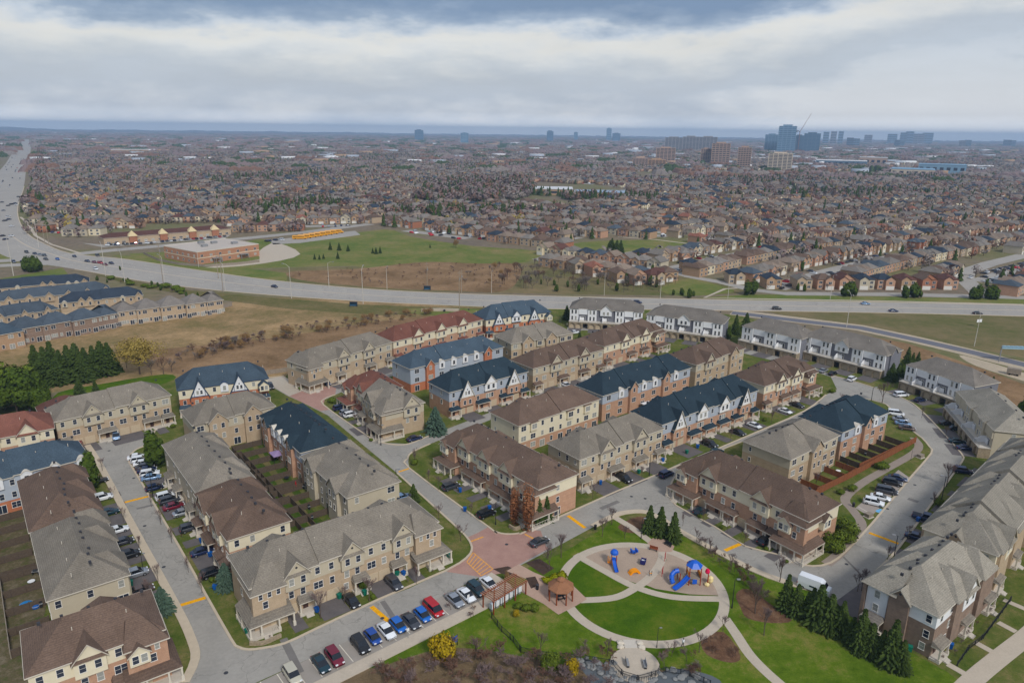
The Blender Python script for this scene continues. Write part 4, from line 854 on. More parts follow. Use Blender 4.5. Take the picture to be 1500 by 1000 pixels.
# ------------------------------------------------------------------ fences
PM = {}
def fence(name, label, pts, h, m, grp=None, post=2.4, cat='fence', open_=False, thick=.06):
    o = thing(name, pts[0], 0, label, cat, grp); b = pts[0]
    for i in range(len(pts)-1):
        a, c = pts[i]-b, pts[i+1]-b; d = (c-a); ln = d.length; d.normalize(); n = Vector((-d.y, d.x, 0))*thick/2
        mb = MB()
        def slab(p, q, z0, z1, nn):
            v = [(p-nn), (q-nn), (q+nn), (p+nn)]
            k = len(mb.v); mb.v += [(t.x, t.y, z0) for t in v]+[(t.x, t.y, z1) for t in v]
            for f in ((0, 3, 2, 1), (4, 5, 6, 7), (0, 1, 5, 4), (1, 2, 6, 5), (2, 3, 7, 6), (3, 0, 4, 7)): mb.f.append(tuple(k+j for j in f)); mb.m.append(0)
        if open_:
            slab(a, c, h-.08, h, n*.8); slab(a, c, .15, .22, n*.8); t = 0
            while t < ln: slab(a+d*t, a+d*(t+.03), .1, h-.04, n*.5); t += .22
        else:
            slab(a, c, .05, h-.12, n); slab(a, c, h-.12, h-.04, n*1.6)
        mb.build('fence_panel', m, o)
        k = int(ln/post)+1; key = (h, m.name)
        if key not in PM: pm_ = MB(); pm_.box(-.07, .07, -.07, .07, 0, h+.06); PM[key] = pm_.mesh('post', [m])
        for j in range(1 if i else 0, k+1): link('post', PM[key], o, a+d*min(ln, j*post))
    return o
def yardrun(H, side, n, ln, label, m, h=1.7, back=None, start=0, end_label=None, grp='dividing fences of the back yards'):
    T, r = H.T(side); L = H.L; R_ = Matrix.Rotation(H.rz, 4, 'Z')
    def wp(u, d): v = R_ @ Vector(T(u, d, 0)); return Vector((v.x, v.y, 0))+Vector(H.o.location)
    for i in range(start, n+1):
        x = min(max(L*i/n, .1), L-.1); fence('yard_fence', label, [wp(x, .4), wp(x, ln-.12)], h, m, grp)
    fence('rear_fence', end_label, [wp(0, ln), wp(L, ln)], h, back or m)
    return wp
yardrun(B[11], 'N', 5, 8.5, 'dark plank fence dividing the back yards under the teal roofed block', M['wood_dark'], end_label='rear fence of the yards under the teal roofed block on the left')
yardrun(B[12], 'N', 5, 8.5, 'dark plank fence dividing the green back yards of the grey block', M['wood_dark'], end_label='rear fence of the green yards of the grey block')
yardrun(B[9], 'F', 4, 8, 'dark plank fence dividing the yards behind the cream walled brown block', M['wood_dark'], end_label='rear fence behind the brown roofed block with the cream end wall')
yardrun(B[8], 'F', 4, 6.5, 'dark plank fence dividing the yards behind the stepped gable block', M['wood_dark'], end_label='rear fence behind the stepped gable block')
yardrun(B[2], 'N', 4, 6.5, 'plank fence in the yards of the left edge grey block', M['wood_dark'], end_label='pale topped rear fence along the left edge yards of the grey block', back=M['wood_grey'])
yardrun(B[3], 'N', 4, 6.5, 'plank fence in the yards of the left edge brown block', M['wood_dark'], end_label='pale topped rear fence along the left edge yards of the brown block', back=M['wood_grey'])
yardrun(B[28], 'N', 4, 6, 'red stained fence between the yards beside the footpath', M['wood_red'], end_label='red stained rear fence of the grey block by the footpath')
yardrun(B[29], 'N', 5, 6, 'dark fence dividing the yards of the teal block beside the footpath', M['wood_dark'], back=M['wood_red'], end_label='red stained rear fence of the teal block by the footpath')
fence('boundary_fence', 'red stained boundary fence along the footpath slope on the right', P((1196, 724), (1240, 703), (1341, 648)), 1.9, M['wood_red'])
fence('boundary_fence', 'long pale sound fence between the walled community and the dry field', P((-30, 512), (0, 505), (84, 490), (168, 479), (250, 464), (325, 452), (340, 448)), 2.1, M['wood_grey'])
fence('boundary_fence', 'pale fence at the end of the concrete cul-de-sac', P((376, 551), (410, 546), (440, 541)), 1.7, M['wood_grey'])
fence('park_fence', 'black metal railing running down from the mailbox pergola to the brush', P((720, 905), (735, 925), (752, 940), (763, 955)), 1.25, M['metal_dark'], open_=True)
fence('park_fence', 'black metal railing along the stream in front of the overlook', P((763, 955), (800, 962), (850, 966), (898, 974), (912, 990), (935, 997), (960, 990), (975, 984), (1010, 990), (1040, 1004)), 1.1, M['metal_dark'], open_=True)
fence('lawn_fence', 'low black railing between the front lawns and the walk in the bottom right corner', P((1402, 975), (1418, 952), (1440, 935), (1462, 905), (1480, 880)), 1.1, M['metal_dark'], open_=True)
fence('side_fence', 'grey side gate and fence between the brown block and the grey block facing the park', P((815, 738), (838, 722)), 1.8, M['wood_grey'])
fence('school_fence', 'low grey fence round the school at the arterial road', P((210, 372), (232, 382), (262, 388), (300, 391), (345, 388), (380, 384)), 1.6, M['wood_grey'])
for p, q, z, sgn in (((746, 772), (762, 774), .8, 'stone'), ((366, 944), (412, 932), .7, 'stone')):
    a, b = at(*p), at(*q); 
    o = thing('retaining_wall', a, 0, 'low curved stone planter wall %s' % ('at the brick crossing corner' if p[0] > 500 else 'at the porch corner of the long grey block'), 'wall')
    mb = MB(); pts = smooth([Vector((0, 0, 0)), (b-a)*.5+Vector((0, -.9, 0)), b-a], 5); strip(mb, pts, .4, 0, 0, 0, z); mb.build('stone_blocks', M['stone'], o)

# ------------------------------------------------------------------ school, shops
def flatblock(name, label, cat, P0, th, L, D, h, wall, roofm, group=None, winrows=(), par=.5, wk='d', every=4.5, sides='NE'):
    H = House(name, P0, math.radians(th), L, D, h); tag(H.o, label, cat, group)
    H.wall.box(0, L, 0, D, 0, h); r = MB(); r.box(.3, L-.3, .3, D-.3, h+.01, h+.2); r.build('roof', roofm, H.o)
    p = MB(); p.box(-.05, L+.05, -.05, .3, h, h+par); p.box(-.05, L+.05, D-.3, D+.05, h, h+par); p.box(-.05, .3, .3, D-.3, h, h+par); p.box(L-.3, L+.05, .3, D-.3, h, h+par); p.build('parapet', M['trim'], H.o)
    H.rise = 0; H.slope = 0
    for z in winrows:
        for s_ in sides:
            Ls = L if s_ in 'NF' else D; n = max(1, int(Ls/every))
            for i in range(n): H.put(wk, s_, (i+.5)*Ls/n, z, .03)
    H.wall.build('wall', wall, H.o); return H
a = at(290, 388)
school = flatblock('school_building', 'flat roofed orange brick school beside the playing field and arterial road', 'school', a, 54, 46, 40, 8, mat('school_brick', (172, 130, 106), .1, .5), mat('roof_membrane', (186, 176, 166), .06, .08), winrows=(1.2, 4.8), sides='NW', every=6)
r = MB(); r.box(0, 46, -.05, -.01, 3.9, 4.3); r.box(-.05, -.01, 0, 40, 3.9, 4.3); r.build('stone_band', M['siding_cream'], school.o)
for x, y in ((14, 16), (26, 24), (34, 12), (20, 30)):
    r = MB(); r.box(x, x+4, y, y+2.5, 8.2, 9.8); r.build('rooftop_unit', M['metal_grey'], school.o)
for x in (10, 30):
    r = MB(); r.box(x, x+6, -3, 0, 3, 3.3); r.box(x+.1, x+.4, -2.9, -2.6, 0, 3); r.box(x+5.6, x+5.9, -2.9, -2.6, 0, 3); r.build('entrance_canopy', M['metal_grey'], school.o)
mall = House('shopping_plaza', at(153, 359), math.radians(42), 95, 16, 5); tag(mall.o, 'long low plaza of shops with four pale pyramid gables behind the school', 'shops')
mall.wall.box(0, 95, 0, 16, 0, 5); mall.slope = .5; mall.rise = 3
mall.hip(0, 95, 0, 16, 5, 2.6, 7, 7)
for u in (20, 42, 64, 82):
    PX = MB(); PX.box(*((u-2.7, u+2.7, 0, 1.5, 0, 5.1)), T=mall.T('N')[0]); PX.build('entrance_bay', M['brick_red'], mall.o); T, _ = mall.T('N')
    PW = MB(); PW.poly([T(u-3.4, 1.9, 5.1), T(u+3.4, 1.9, 5.1), T(u, -1.4, 9.2)]); PW.poly([T(u-3.4, -5, 5.1), T(u-3.4, 1.9, 5.1), T(u, -1.4, 9.2)]); PW.poly([T(u+3.4, 1.9, 5.1), T(u+3.4, -5, 5.1), T(u, -1.4, 9.2)]); PW.build('pyramid_gable', M['stucco'], mall.o)
for i in range(18): mall.put('t', 'N', 3+i*5.2, .6, .03)
mall.finish(M['brick_beige'], M['stucco'], M['roof_darkred'])
sheet('plaza_parking', [(120, 356), (150, 362), (232, 356), (330, 349), (338, 344), (300, 346), (150, 358)], .03, M['road'])
sheet('school_yard', [(375, 372), (398, 356), (420, 360), (440, 372), (410, 382), (350, 390), (300, 392), (380, 380)], .034, M['path'], 2)
sheet('school_parking', [(395, 352), (520, 338), (528, 344), (440, 356), (400, 358)], .034, M['road'])
# ------------------------------------------------------------------ detached suburb beyond the arterial road
def inpoly(x, y, poly):
    c = False; n = len(poly); j = n-1
    for i in range(n):
        if (poly[i][1] > y) != (poly[j][1] > y) and x < (poly[j][0]-poly[i][0])*(y-poly[i][1])/(poly[j][1]-poly[i][1])+poly[i][0]: c = not c
        j = i
    return c
BUILT = [(62, 342), (44, 318), (46, 300), (52, 255), (60, 222), (400, 216), (1700, 218), (1700, 440), (1500, 432), (1300, 427.5), (1105, 423), (1076, 412), (1000, 402), (975, 413), (940, 416), (880, 402), (800, 390), (790, 368), (700, 358), (610, 342), (560, 326), (470, 334), (400, 343), (338, 347), (140, 352), (90, 352)]
EXCL = [[(832, 364), (836, 349), (1012, 349), (1024, 358), (1000, 366), (916, 380), (868, 382)],
 [(600, 296), (628, 270), (700, 264), (775, 262), (790, 284), (760, 300), (640, 300)], [(755, 266), (900, 272), (940, 288), (850, 302), (740, 300)],
 [(140, 362), (148, 336), (330, 326), (350, 346)], [(1380, 440), (1400, 395), (1450, 380), (1520, 366), (1520, 372), (1452, 390), (1424, 402), (1448, 436)],
 [(1180, 256), (1350, 240), (1420, 246), (1400, 262), (1200, 264)], [(930, 252), (1150, 250), (1155, 262), (930, 262)]]
def hmeshes():
    out = []
    for v in range(4):
        w, d, h = (9.2, 11, 5.8) if v != 3 else (9.6, 12, 5.6)
        wl = MB(); wl.box(-w/2, w/2, -d/2, d/2, 0, h); r = MB(); g = MB()
        o = .4; rise = 2.7 if v != 1 else 3.2
        c = [(-w/2-o, -d/2-o, h), (w/2+o, -d/2-o, h), (w/2+o, d/2+o, h), (-w/2-o, d/2+o, h)]
        if v in (0, 3): r0, r1 = (0, -d/2+w*.42, h+rise), (0, d/2-w*.42, h+rise)
        elif v == 1: r0, r1 = (0, -d/2-o, h+rise), (0, d/2-2, h+rise)
        else: r0, r1 = (-1.0, 0, h+rise), (1.0, 0, h+rise)
        if v == 2:
            r.poly([c[0], c[1], r1, r0]); r.poly([c[2], c[3], r0, r1]); r.poly([c[3], c[0], r0]); r.poly([c[1], c[2], r1])
        else:
            r.poly([c[3], c[0], r0, r1]); r.poly([c[1], c[2], r1, r0]); r.poly([c[0], c[1], r0]) if v != 1 else wl.poly([(c[0][0]+.3, -d/2, h), (c[1][0]-.3, -d/2, h), (0, -d/2, h+rise)]); r.poly([c[2], c[3], r1])
        r.poly([p[:2]+(h-.05,) for p in c][::-1])
        # projecting garage wing with gable
        gx = -1.9 if v != 2 else 1.9; gw = 5.2
        wl.box(gx-gw/2, gx+gw/2, -d/2-1.6, -d/2, 0, h-.1 if v != 3 else 3.1)
        hz = h-.1 if v != 3 else 3.1
        r.poly([(gx-gw/2-.35, -d/2-2, hz), (gx, -d/2-2, hz+2), (gx, -d/2+3, hz+2), (gx-gw/2-.35, -d/2+3, hz)]); r.poly([(gx, -d/2-2, hz+2), (gx+gw/2+.35, -d/2-2, hz), (gx+gw/2+.35, -d/2+3, hz), (gx, -d/2+3, hz+2)])
        wl.poly([(gx-gw/2, -d/2-1.6, hz), (gx+gw/2, -d/2-1.6, hz), (gx, -d/2-1.6, hz+1.85)])
        g.box(gx-2.3, gx+2.3, -d/2-1.68, -d/2-1.6, .05, 2.3)
        out.append((wl, r, g, gx, d, h))
    return out
HMS = hmeshes()
HPROTO = []
for wl, r, g, gx, d, h in HMS: HPROTO.append((wl.mesh('wall', [M['brick_tan']]), r.mesh('roof', [M['roof_tan']]), g.mesh('garage_door', [M['garage_w']])))
ROOFS = [('roof_tan', 24, 'tan'), ('roof_taupe', 20, 'taupe'), ('roof_brown', 24, 'brown'), ('roof_navy', 9, 'dark blue'), ('roof_grey_dark', 10, 'grey'), ('roof_orange', 2, 'orange red'), ('roof_green', 5, 'grey green'), ('roof_darkred', 4, 'dark red')]
WALLS = [('brick_tan', 28, 'tan brick'), ('brick_pink', 26, 'pink brick'), ('brick_beige', 20, 'beige brick'), ('brick_red', 5, 'red brick'), ('stucco_cream', 8, 'cream'), ('siding_beige', 9, 'beige')]
rs = random.Random(5)
def pick(tab): return rs.choices(tab, [t[1] for t in tab])[0]
# cells with their own street direction
cells = []
for gx in range(-12, 14):
    for gy in range(1, 14):
        cx, cy = gx*250+rs.uniform(-55, 55), 250+gy*235+rs.uniform(-50, 50)
        p = px((cx, cy, 0))
        if not (-260 < p[0] < 1760): continue
        th = 41 if (cx > 60 and cy < 900) else rs.choice([41, 41, -18, 12, 62, -40])
        if cx < -60 and cy < 900: th = rs.choice([8, -12, 30])
        cells.append((cx, cy, math.radians(th)))
cells = np.array(cells)
HS = []   # x, y, rot, variant, wall, roof
STR = MB(); DRV = MB(); FCARS = []
def warp(x, y):
    return x+26*math.sin(y/150.0+x/310.0), y+22*math.sin(x/170.0+y/420.0)
def okpos(x, y, pad=0):
    p = px((x, y, 0))
    if p[0] < -60 or p[0] > 1560: return None
    if not inpoly(p[0], p[1], BUILT): return None
    for e in EXCL:
        if inpoly(p[0], p[1], e): return None
    return p
def owner(x, y): return int(np.argmin((cells[:, 0]-x)**2+(cells[:, 1]-y)**2))
for ci, (cx, cy, th) in enumerate(cells):
    ct, st_ = math.cos(th), math.sin(th); per = 70.0; n = 4
    for k in range(-n, n+1):
        v0 = k*per
        for side, vv, rot in ((1, v0+20.5, 0), (-1, v0-20.5, PI)):
            u = -240.0+rs.uniform(0, 8)
            while u < 240:
                lx, ly = u, vv
                x, y = cx+lx*ct-ly*st_, cy+lx*st_+ly*ct
                wx, wy = warp(x, y)
                if owner(wx, wy) == ci and okpos(wx, wy) and rs.random() < .965:
                    HS.append((wx, wy, th+rot+rs.uniform(-.04, .04), rs.randrange(4), pick(WALLS), pick(ROOFS)))
                u += 10.7 if cy < 1500 else 11.5
        u = -240.0
        while u < 240:
            pts = []
            for uu in (u, u+12):
                x, y = cx+uu*ct-v0*st_, cy+uu*st_+v0*ct; pts.append(Vector((*warp(x, y), 0)))
            m_ = (pts[0]+pts[1])/2
            if owner(m_.x, m_.y) == ci and okpos(m_.x, m_.y):
                strip(STR, pts, 12.5, .03)
                if m_.length < 1700:
                    for s_ in (-1, 1):
                        for q in (3, 9):
                            if rs.random() < .5:
                                d_ = (pts[1]-pts[0]).normalized(); nn = Vector((-d_.y, d_.x, 0))
                                FCARS.append((m_+d_*(q-6)+nn*s_*rs.choice([3.2, 7.5, 8]), math.atan2(d_.y, d_.x)+(PI/2 if rs.random() < .8 else 0)))
            u += 12
struct('suburb_street', STR, M['road'])
# the hand-placed first rows facing the arterial and service road
front = [(1075, 413), (1128, 420), (1172, 421), (1203, 421), (1233, 421), (1262, 421), (1290, 421), (1322, 421), (1352, 421), (1383, 421)]
HS = [h for h in HS if not any((Vector(h[:2])-at(*f).xy).length < 11 for f in front) and not (1060 < px((h[0], h[1], 0))[0] < 1400 and px((h[0], h[1], 0))[1] > 412)]
for i, f in enumerate(front):
    p = at(*f); HS.append((p.x, p.y, math.radians(-2), [2, 0, 0, 2, 1, 0, 2, 0, 1, 0][i], WALLS[[2, 0, 2, 1, 1, 5, 1, 0, 3, 1][i]], ROOFS[[3, 3, 4, 2, 7, 3, 3, 7, 2, 7][i]]))
for i, (fx, fy) in enumerate(((905, 411), (930, 414), (955, 414), (975, 409), (870, 402), (845, 397), (1010, 397), (1000, 380))):
    p = at(fx, fy); HS.append((p.x, p.y, math.radians(20), i % 4, WALLS[i % 3], ROOFS[(2, 0, 7, 2, 5, 4, 3, 1)[i]]))
HS.sort(key=lambda h: h[0]**2+h[1]**2)
def hzone(p):
    x, y = p
    if y > 412: return 'facing the service road'
    if x < 230: return 'behind the left half of the shops'
    if x < 340: return 'behind the right half of the shops'
    if x < 560: return 'behind the school buses'
    if x < 690: return 'behind the left playing field'
    if x < 800: return 'behind the right playing field'
    if x < 910: return 'left of the pocket park'
    if x < 1020: return 'behind the pocket park'
    if x < 1120: return 'right of the pocket park'
    if x < 1230: return 'above the service road bend'
    if x < 1400: return 'behind the service road row'
    return 'beside the street at the right'
inview = [h for h in HS if -10 < px((h[0], h[1], 3))[0] < 1510]
ind = inview[:300]; rest = inview[300:]+[h for h in HS if not (-10 < px((h[0], h[1], 3))[0] < 1510)]
wins_f, wins_g, _ = WM['d']
for i, (x, y, rot, v, wl, rf) in enumerate(ind):
    p = px((x, y, 0))
    lab = '%s house with %s%s roof %s' % (wl[2], ['', 'gabled ', 'hipped ', 'long '][v], rf[2], hzone(p))
    t = thing('detached_house', (x, y, 0), rot, lab, 'house', 'detached houses beyond the arterial road')
    a, b, c = HPROTO[v]; d, h = HMS[v][4], HMS[v][5]; gx = HMS[v][3]
    for me, mm in ((a, M[wl[0]]), (b, M[rf[0]])):
        o = link(me.name.split('.')[0], me, t); setmat(o, mm)
    link('garage_door', c, t)
    for (wx_, wz, wy_) in ((gx, 3.4, -d/2-1.62) if v != 3 else (gx, 3.6, -d/2-.02), (-gx*1.5, 3.4, -d/2-.02), (-gx*1.5, .9, -d/2-.02)):
        w_ = link('window', wins_f, t, (wx_, wy_, wz)); link('pane', wins_g, w_)
    for wx_ in (-2.3, 2.3):
        for wz in (.9, 3.5):
            w_ = link('window', wins_f, t, (wx_, d/2+.02, wz), PI); link('pane', wins_g, w_)
def batch(name, mbs, insts, mats):
    """many far copies merged into one mesh; mbs: list of MB; insts: (proto, x, y, z, rot, scale, [material per source slot])"""
    V, FI, FL, MI = [], [], [], []; base = 0
    arr = []
    for mb in mbs:
        v = np.array(mb.v, dtype=np.float32); cnt = np.array([len(f) for f in mb.f], dtype=np.int32); idx = np.concatenate([np.array(f, dtype=np.int32) for f in mb.f]); arr.append((v, cnt, idx, np.array(mb.m, dtype=np.int32)))
    for (k, x, y, z, r, s, slots) in insts:
        v, cnt, idx, mi = arr[k]; c_, s_ = math.cos(r), math.sin(r)
        sx, sy, sz = s if isinstance(s, tuple) else (s, s, s)
        q = np.empty_like(v); vx = v[:, 0]*sx; vy = v[:, 1]*sy; q[:, 0] = vx*c_-vy*s_+x; q[:, 1] = vx*s_+vy*c_+y; q[:, 2] = v[:, 2]*sz+z
        V.append(q); FI.append(idx+base); FL.append(cnt); MI.append(np.array(slots, dtype=np.int32)[mi]); base += len(v)
    if not V: return None
    V = np.concatenate(V); FI = np.concatenate(FI); FL = np.concatenate(FL); MI = np.concatenate(MI)
    me = bpy.data.meshes.new(name); me.vertices.add(len(V)); me.vertices.foreach_set('co', V.ravel())
    me.loops.add(len(FI)); me.loops.foreach_set('vertex_index', FI); me.polygons.add(len(FL))
    st = np.concatenate([[0], np.cumsum(FL)[:-1]]).astype(np.int32); me.polygons.foreach_set('loop_start', st); me.polygons.foreach_set('loop_total', FL)
    for m in mats: me.materials.append(m)
    me.polygons.foreach_set('material_index', MI); me.update(calc_edges=True); me.validate()
    return link(name, me)
comb = []
for wl, r, g, gx, d, h in HMS:
    m = MB(); 
    for src, mi in ((wl, 0), (r, 1), (g, 2)):
        b0 = len(m.v); m.v += src.v; m.f += [tuple(j+b0 for j in f) for f in src.f]; m.m += [mi]*len(src.f)
    for (x0, z0) in ((-gx*1.5, 3.6), (gx, 3.6), (-gx*1.5, 1.0)):
        yy = -d/2-.03-(1.6 if x0 == gx else 0); m.poly([(x0-.8, yy, z0), (x0+.8, yy, z0), (x0+.8, yy, z0+1.3), (x0-.8, yy, z0+1.3)], 3)
    for x0 in (-2.3, 2.3):
        for z0 in (1, 3.6): m.poly([(x0-.8, d/2+.03, z0), (x0+.8, d/2+.03, z0), (x0+.8, d/2+.03, z0+1.3), (x0-.8, d/2+.03, z0+1.3)], 3)
    comb.append(m)
allm = [M[w_[0]] for w_ in WALLS]+[M[r_[0]] for r_ in ROOFS]+[M['garage_w'], M['glass']]
nW, nR = len(WALLS), len(ROOFS)
o = batch('distant_houses', comb, [(v, x, y, 0, rot, 1.0, [WALLS.index(wl), nW+ROOFS.index(rf), nW+nR, nW+nR+1]) for (x, y, rot, v, wl, rf) in rest], allm)
tag(o, 'thousands of tan and brown suburban houses fading into the distance', 'houses', kind='stuff')
# lawn tint under the suburb is part of the ground material
# ------------------------------------------------------------------ vehicles
def carproto(name, Ln, W, H, belt, hood, cab, trunk=None, ws=.9, rs_=.7, van=False, pickup=False):
    """cab=(x0,x1) of roof; front is +x. returns a thing with body, windows, wheels, lamps"""
    t = link(name, None); w = W/2; x0, x1 = -Ln/2, Ln/2
    b = MB()
    def sec(x, wf, zt, zb=.28): return [(x, -w*wf*.96, zb), (x, -w*wf, zb+.22), (x, -w*wf, zt-.22), (x, -w*wf*.93, zt-.05), (x, -w*wf*.7, zt), (x, w*wf*.7, zt), (x, w*wf*.93, zt-.05), (x, w*wf, zt-.22), (x, w*wf, zb+.22), (x, w*wf*.96, zb)]
    tr = trunk if trunk else belt
    secs = [sec(x0, .84, tr-.2, .42), sec(x0+.12, .93, tr-.06, .32), sec(x0+.6, 1, tr), sec(cab[0]-rs_*.9, 1, tr+.01 if trunk else belt), sec(cab[0], 1, belt), sec(cab[1], 1, belt), sec(cab[1]+ws, 1, belt-.03), sec(x1-.9, .99, hood), sec(x1-.25, .93, hood-.12, .3), sec(x1, .82, hood-.32, .38)]
    b.loft(secs)
    def gs(x, z, wf): return [(x, -w*wf, z), (x, w*wf, z)]
    # roof slab and pillars in body colour
    rz = H; xr0, xr1 = cab
    ro = [(xr0, -w*.74, rz-.03), (xr0+.15, -w*.78, rz), (xr1-.1, -w*.78, rz), (xr1, -w*.72, rz-.05)]
    top = [(x, -y, z) for x, y, z in ro]
    for i in range(3): b.poly([ro[i], ro[i+1], top[i+1], top[i]])
    for i in range(3): b.poly([(ro[i][0], ro[i][1], ro[i][2]-.07), (ro[i+1][0], ro[i+1][1], ro[i+1][2]-.07), ro[i+1], ro[i]]); b.poly([(top[i+1][0], top[i+1][1], top[i+1][2]-.07), (top[i][0], top[i][1], top[i][2]-.07), top[i], top[i+1]])
    xm = (xr0+xr1)/2
    for s in (-1, 1):
        for (xa, xb, xt, xu) in ((xr0-rs_, xr0-rs_+.12, xr0, xr0+.1), (xm-.04, xm+.04, xm-.03, xm+.04), (xr1+ws-.1, xr1+ws, xr1-.05, xr1)):
            b.poly([(xa, s*w*.9, belt-.02), (xb, s*w*.9, belt-.02), (xu, s*w*.765, rz-.05), (xt, s*w*.765, rz-.05)])
    body = b.build('body', [PAINT['white']], t, True)
    for p in body.data.polygons: p.use_smooth = True
    g = MB(); zt = rz-.06; A = [(xr0-rs_+.03, -w*.88, belt-.03), (xr1+ws-.03, -w*.88, belt-.03), (xr1+.0, -w*.745, zt), (xr0+.0, -w*.745, zt)]
    Bp = [(x, -y, z) for x, y, z in A]
    g.poly(A); g.poly(Bp[::-1]); g.poly([A[1], Bp[1], Bp[2], A[2]]); g.poly([Bp[0], A[0], A[3], Bp[3]]); g.build('windows', [M['glass_car']], t)
    if pickup:
        m = MB(); m.box(x0+.15, cab[0]-rs_-.1, -w*.8, w*.8, belt-.32, belt+.012); m.build('cargo_bed', [M['vent']], t)
    wm, rm = WHEEL
    for x in (x0+Ln*.19, x1-Ln*.185):
        for s in (-1, 1):
            wo = link('wheel', wm, t, (x, s*(w-.1), .33)); link('rim', rm, wo)
    for s in (-1, 1):
        link('headlight', HL, t, (x1-.12, s*w*.62, hood-.24)); link('taillight', TL, t, (x0+.1, s*w*.72, tr-.24))
    return t
m = MB(); m.tube((0, -.11, 0), (0, .11, 0), .33, n=14); r = MB(); r.tube((0, -.125, 0), (0, .125, 0), .2, n=10); WHEEL = (m.mesh('wheel', [M['tyre']]), r.mesh('rim', [M['rim']]))
m = MB(); m.box(-.14, .12, -.2, .2, -.08, .08); HL = m.mesh('headlight', [M['lamp']]); m = MB(); m.box(-.08, .06, -.16, .16, -.1, .12); TL = m.mesh('taillight', [M['tail']])
CP = {
 'sedan': carproto('parked_car', 4.7, 1.84, 1.45, .95, .86, (-1.05, .35), trunk=.98, ws=.95, rs_=.75),
 'suv': carproto('parked_car', 4.7, 1.92, 1.72, 1.1, 1.02, (-1.9, .55), ws=.75, rs_=.3),
 'hatchback': carproto('parked_car', 4.2, 1.78, 1.5, .98, .9, (-1.45, .45), ws=.9, rs_=.45),
 'minivan': carproto('parked_car', 5.1, 1.98, 1.76, 1.08, .98, (-2.2, .9), ws=.95, rs_=.25),
 'pickup': carproto('parked_pickup', 5.6, 2.0, 1.85, 1.12, 1.08, (-.5, 1.0), ws=.75, rs_=.25, pickup=True)}
CPD = {k: (v, None) for k, v in CP.items()}
USED = {}
def setpaint(t, col):
    for ch in t.children:
        if ch.name.startswith('body'): setmat(ch, PAINT[col])
def car(kind, col, pos, ang, label, group, name='parked_car'):
    src = CP[kind]
    if kind not in USED: t = src; USED[kind] = 1
    else: t = copy_tree(src)
    t.name = name; t.location = pos; t.rotation_euler = (0, 0, ang); setpaint(t, col)
    t['label'] = label; t['category'] = {'pickup': 'pickup truck'}.get(kind, 'car')
    if group: t['group'] = group
    elif 'group' in t: del t['group']
    return t
A38, A128 = math.radians(38), math.radians(128)
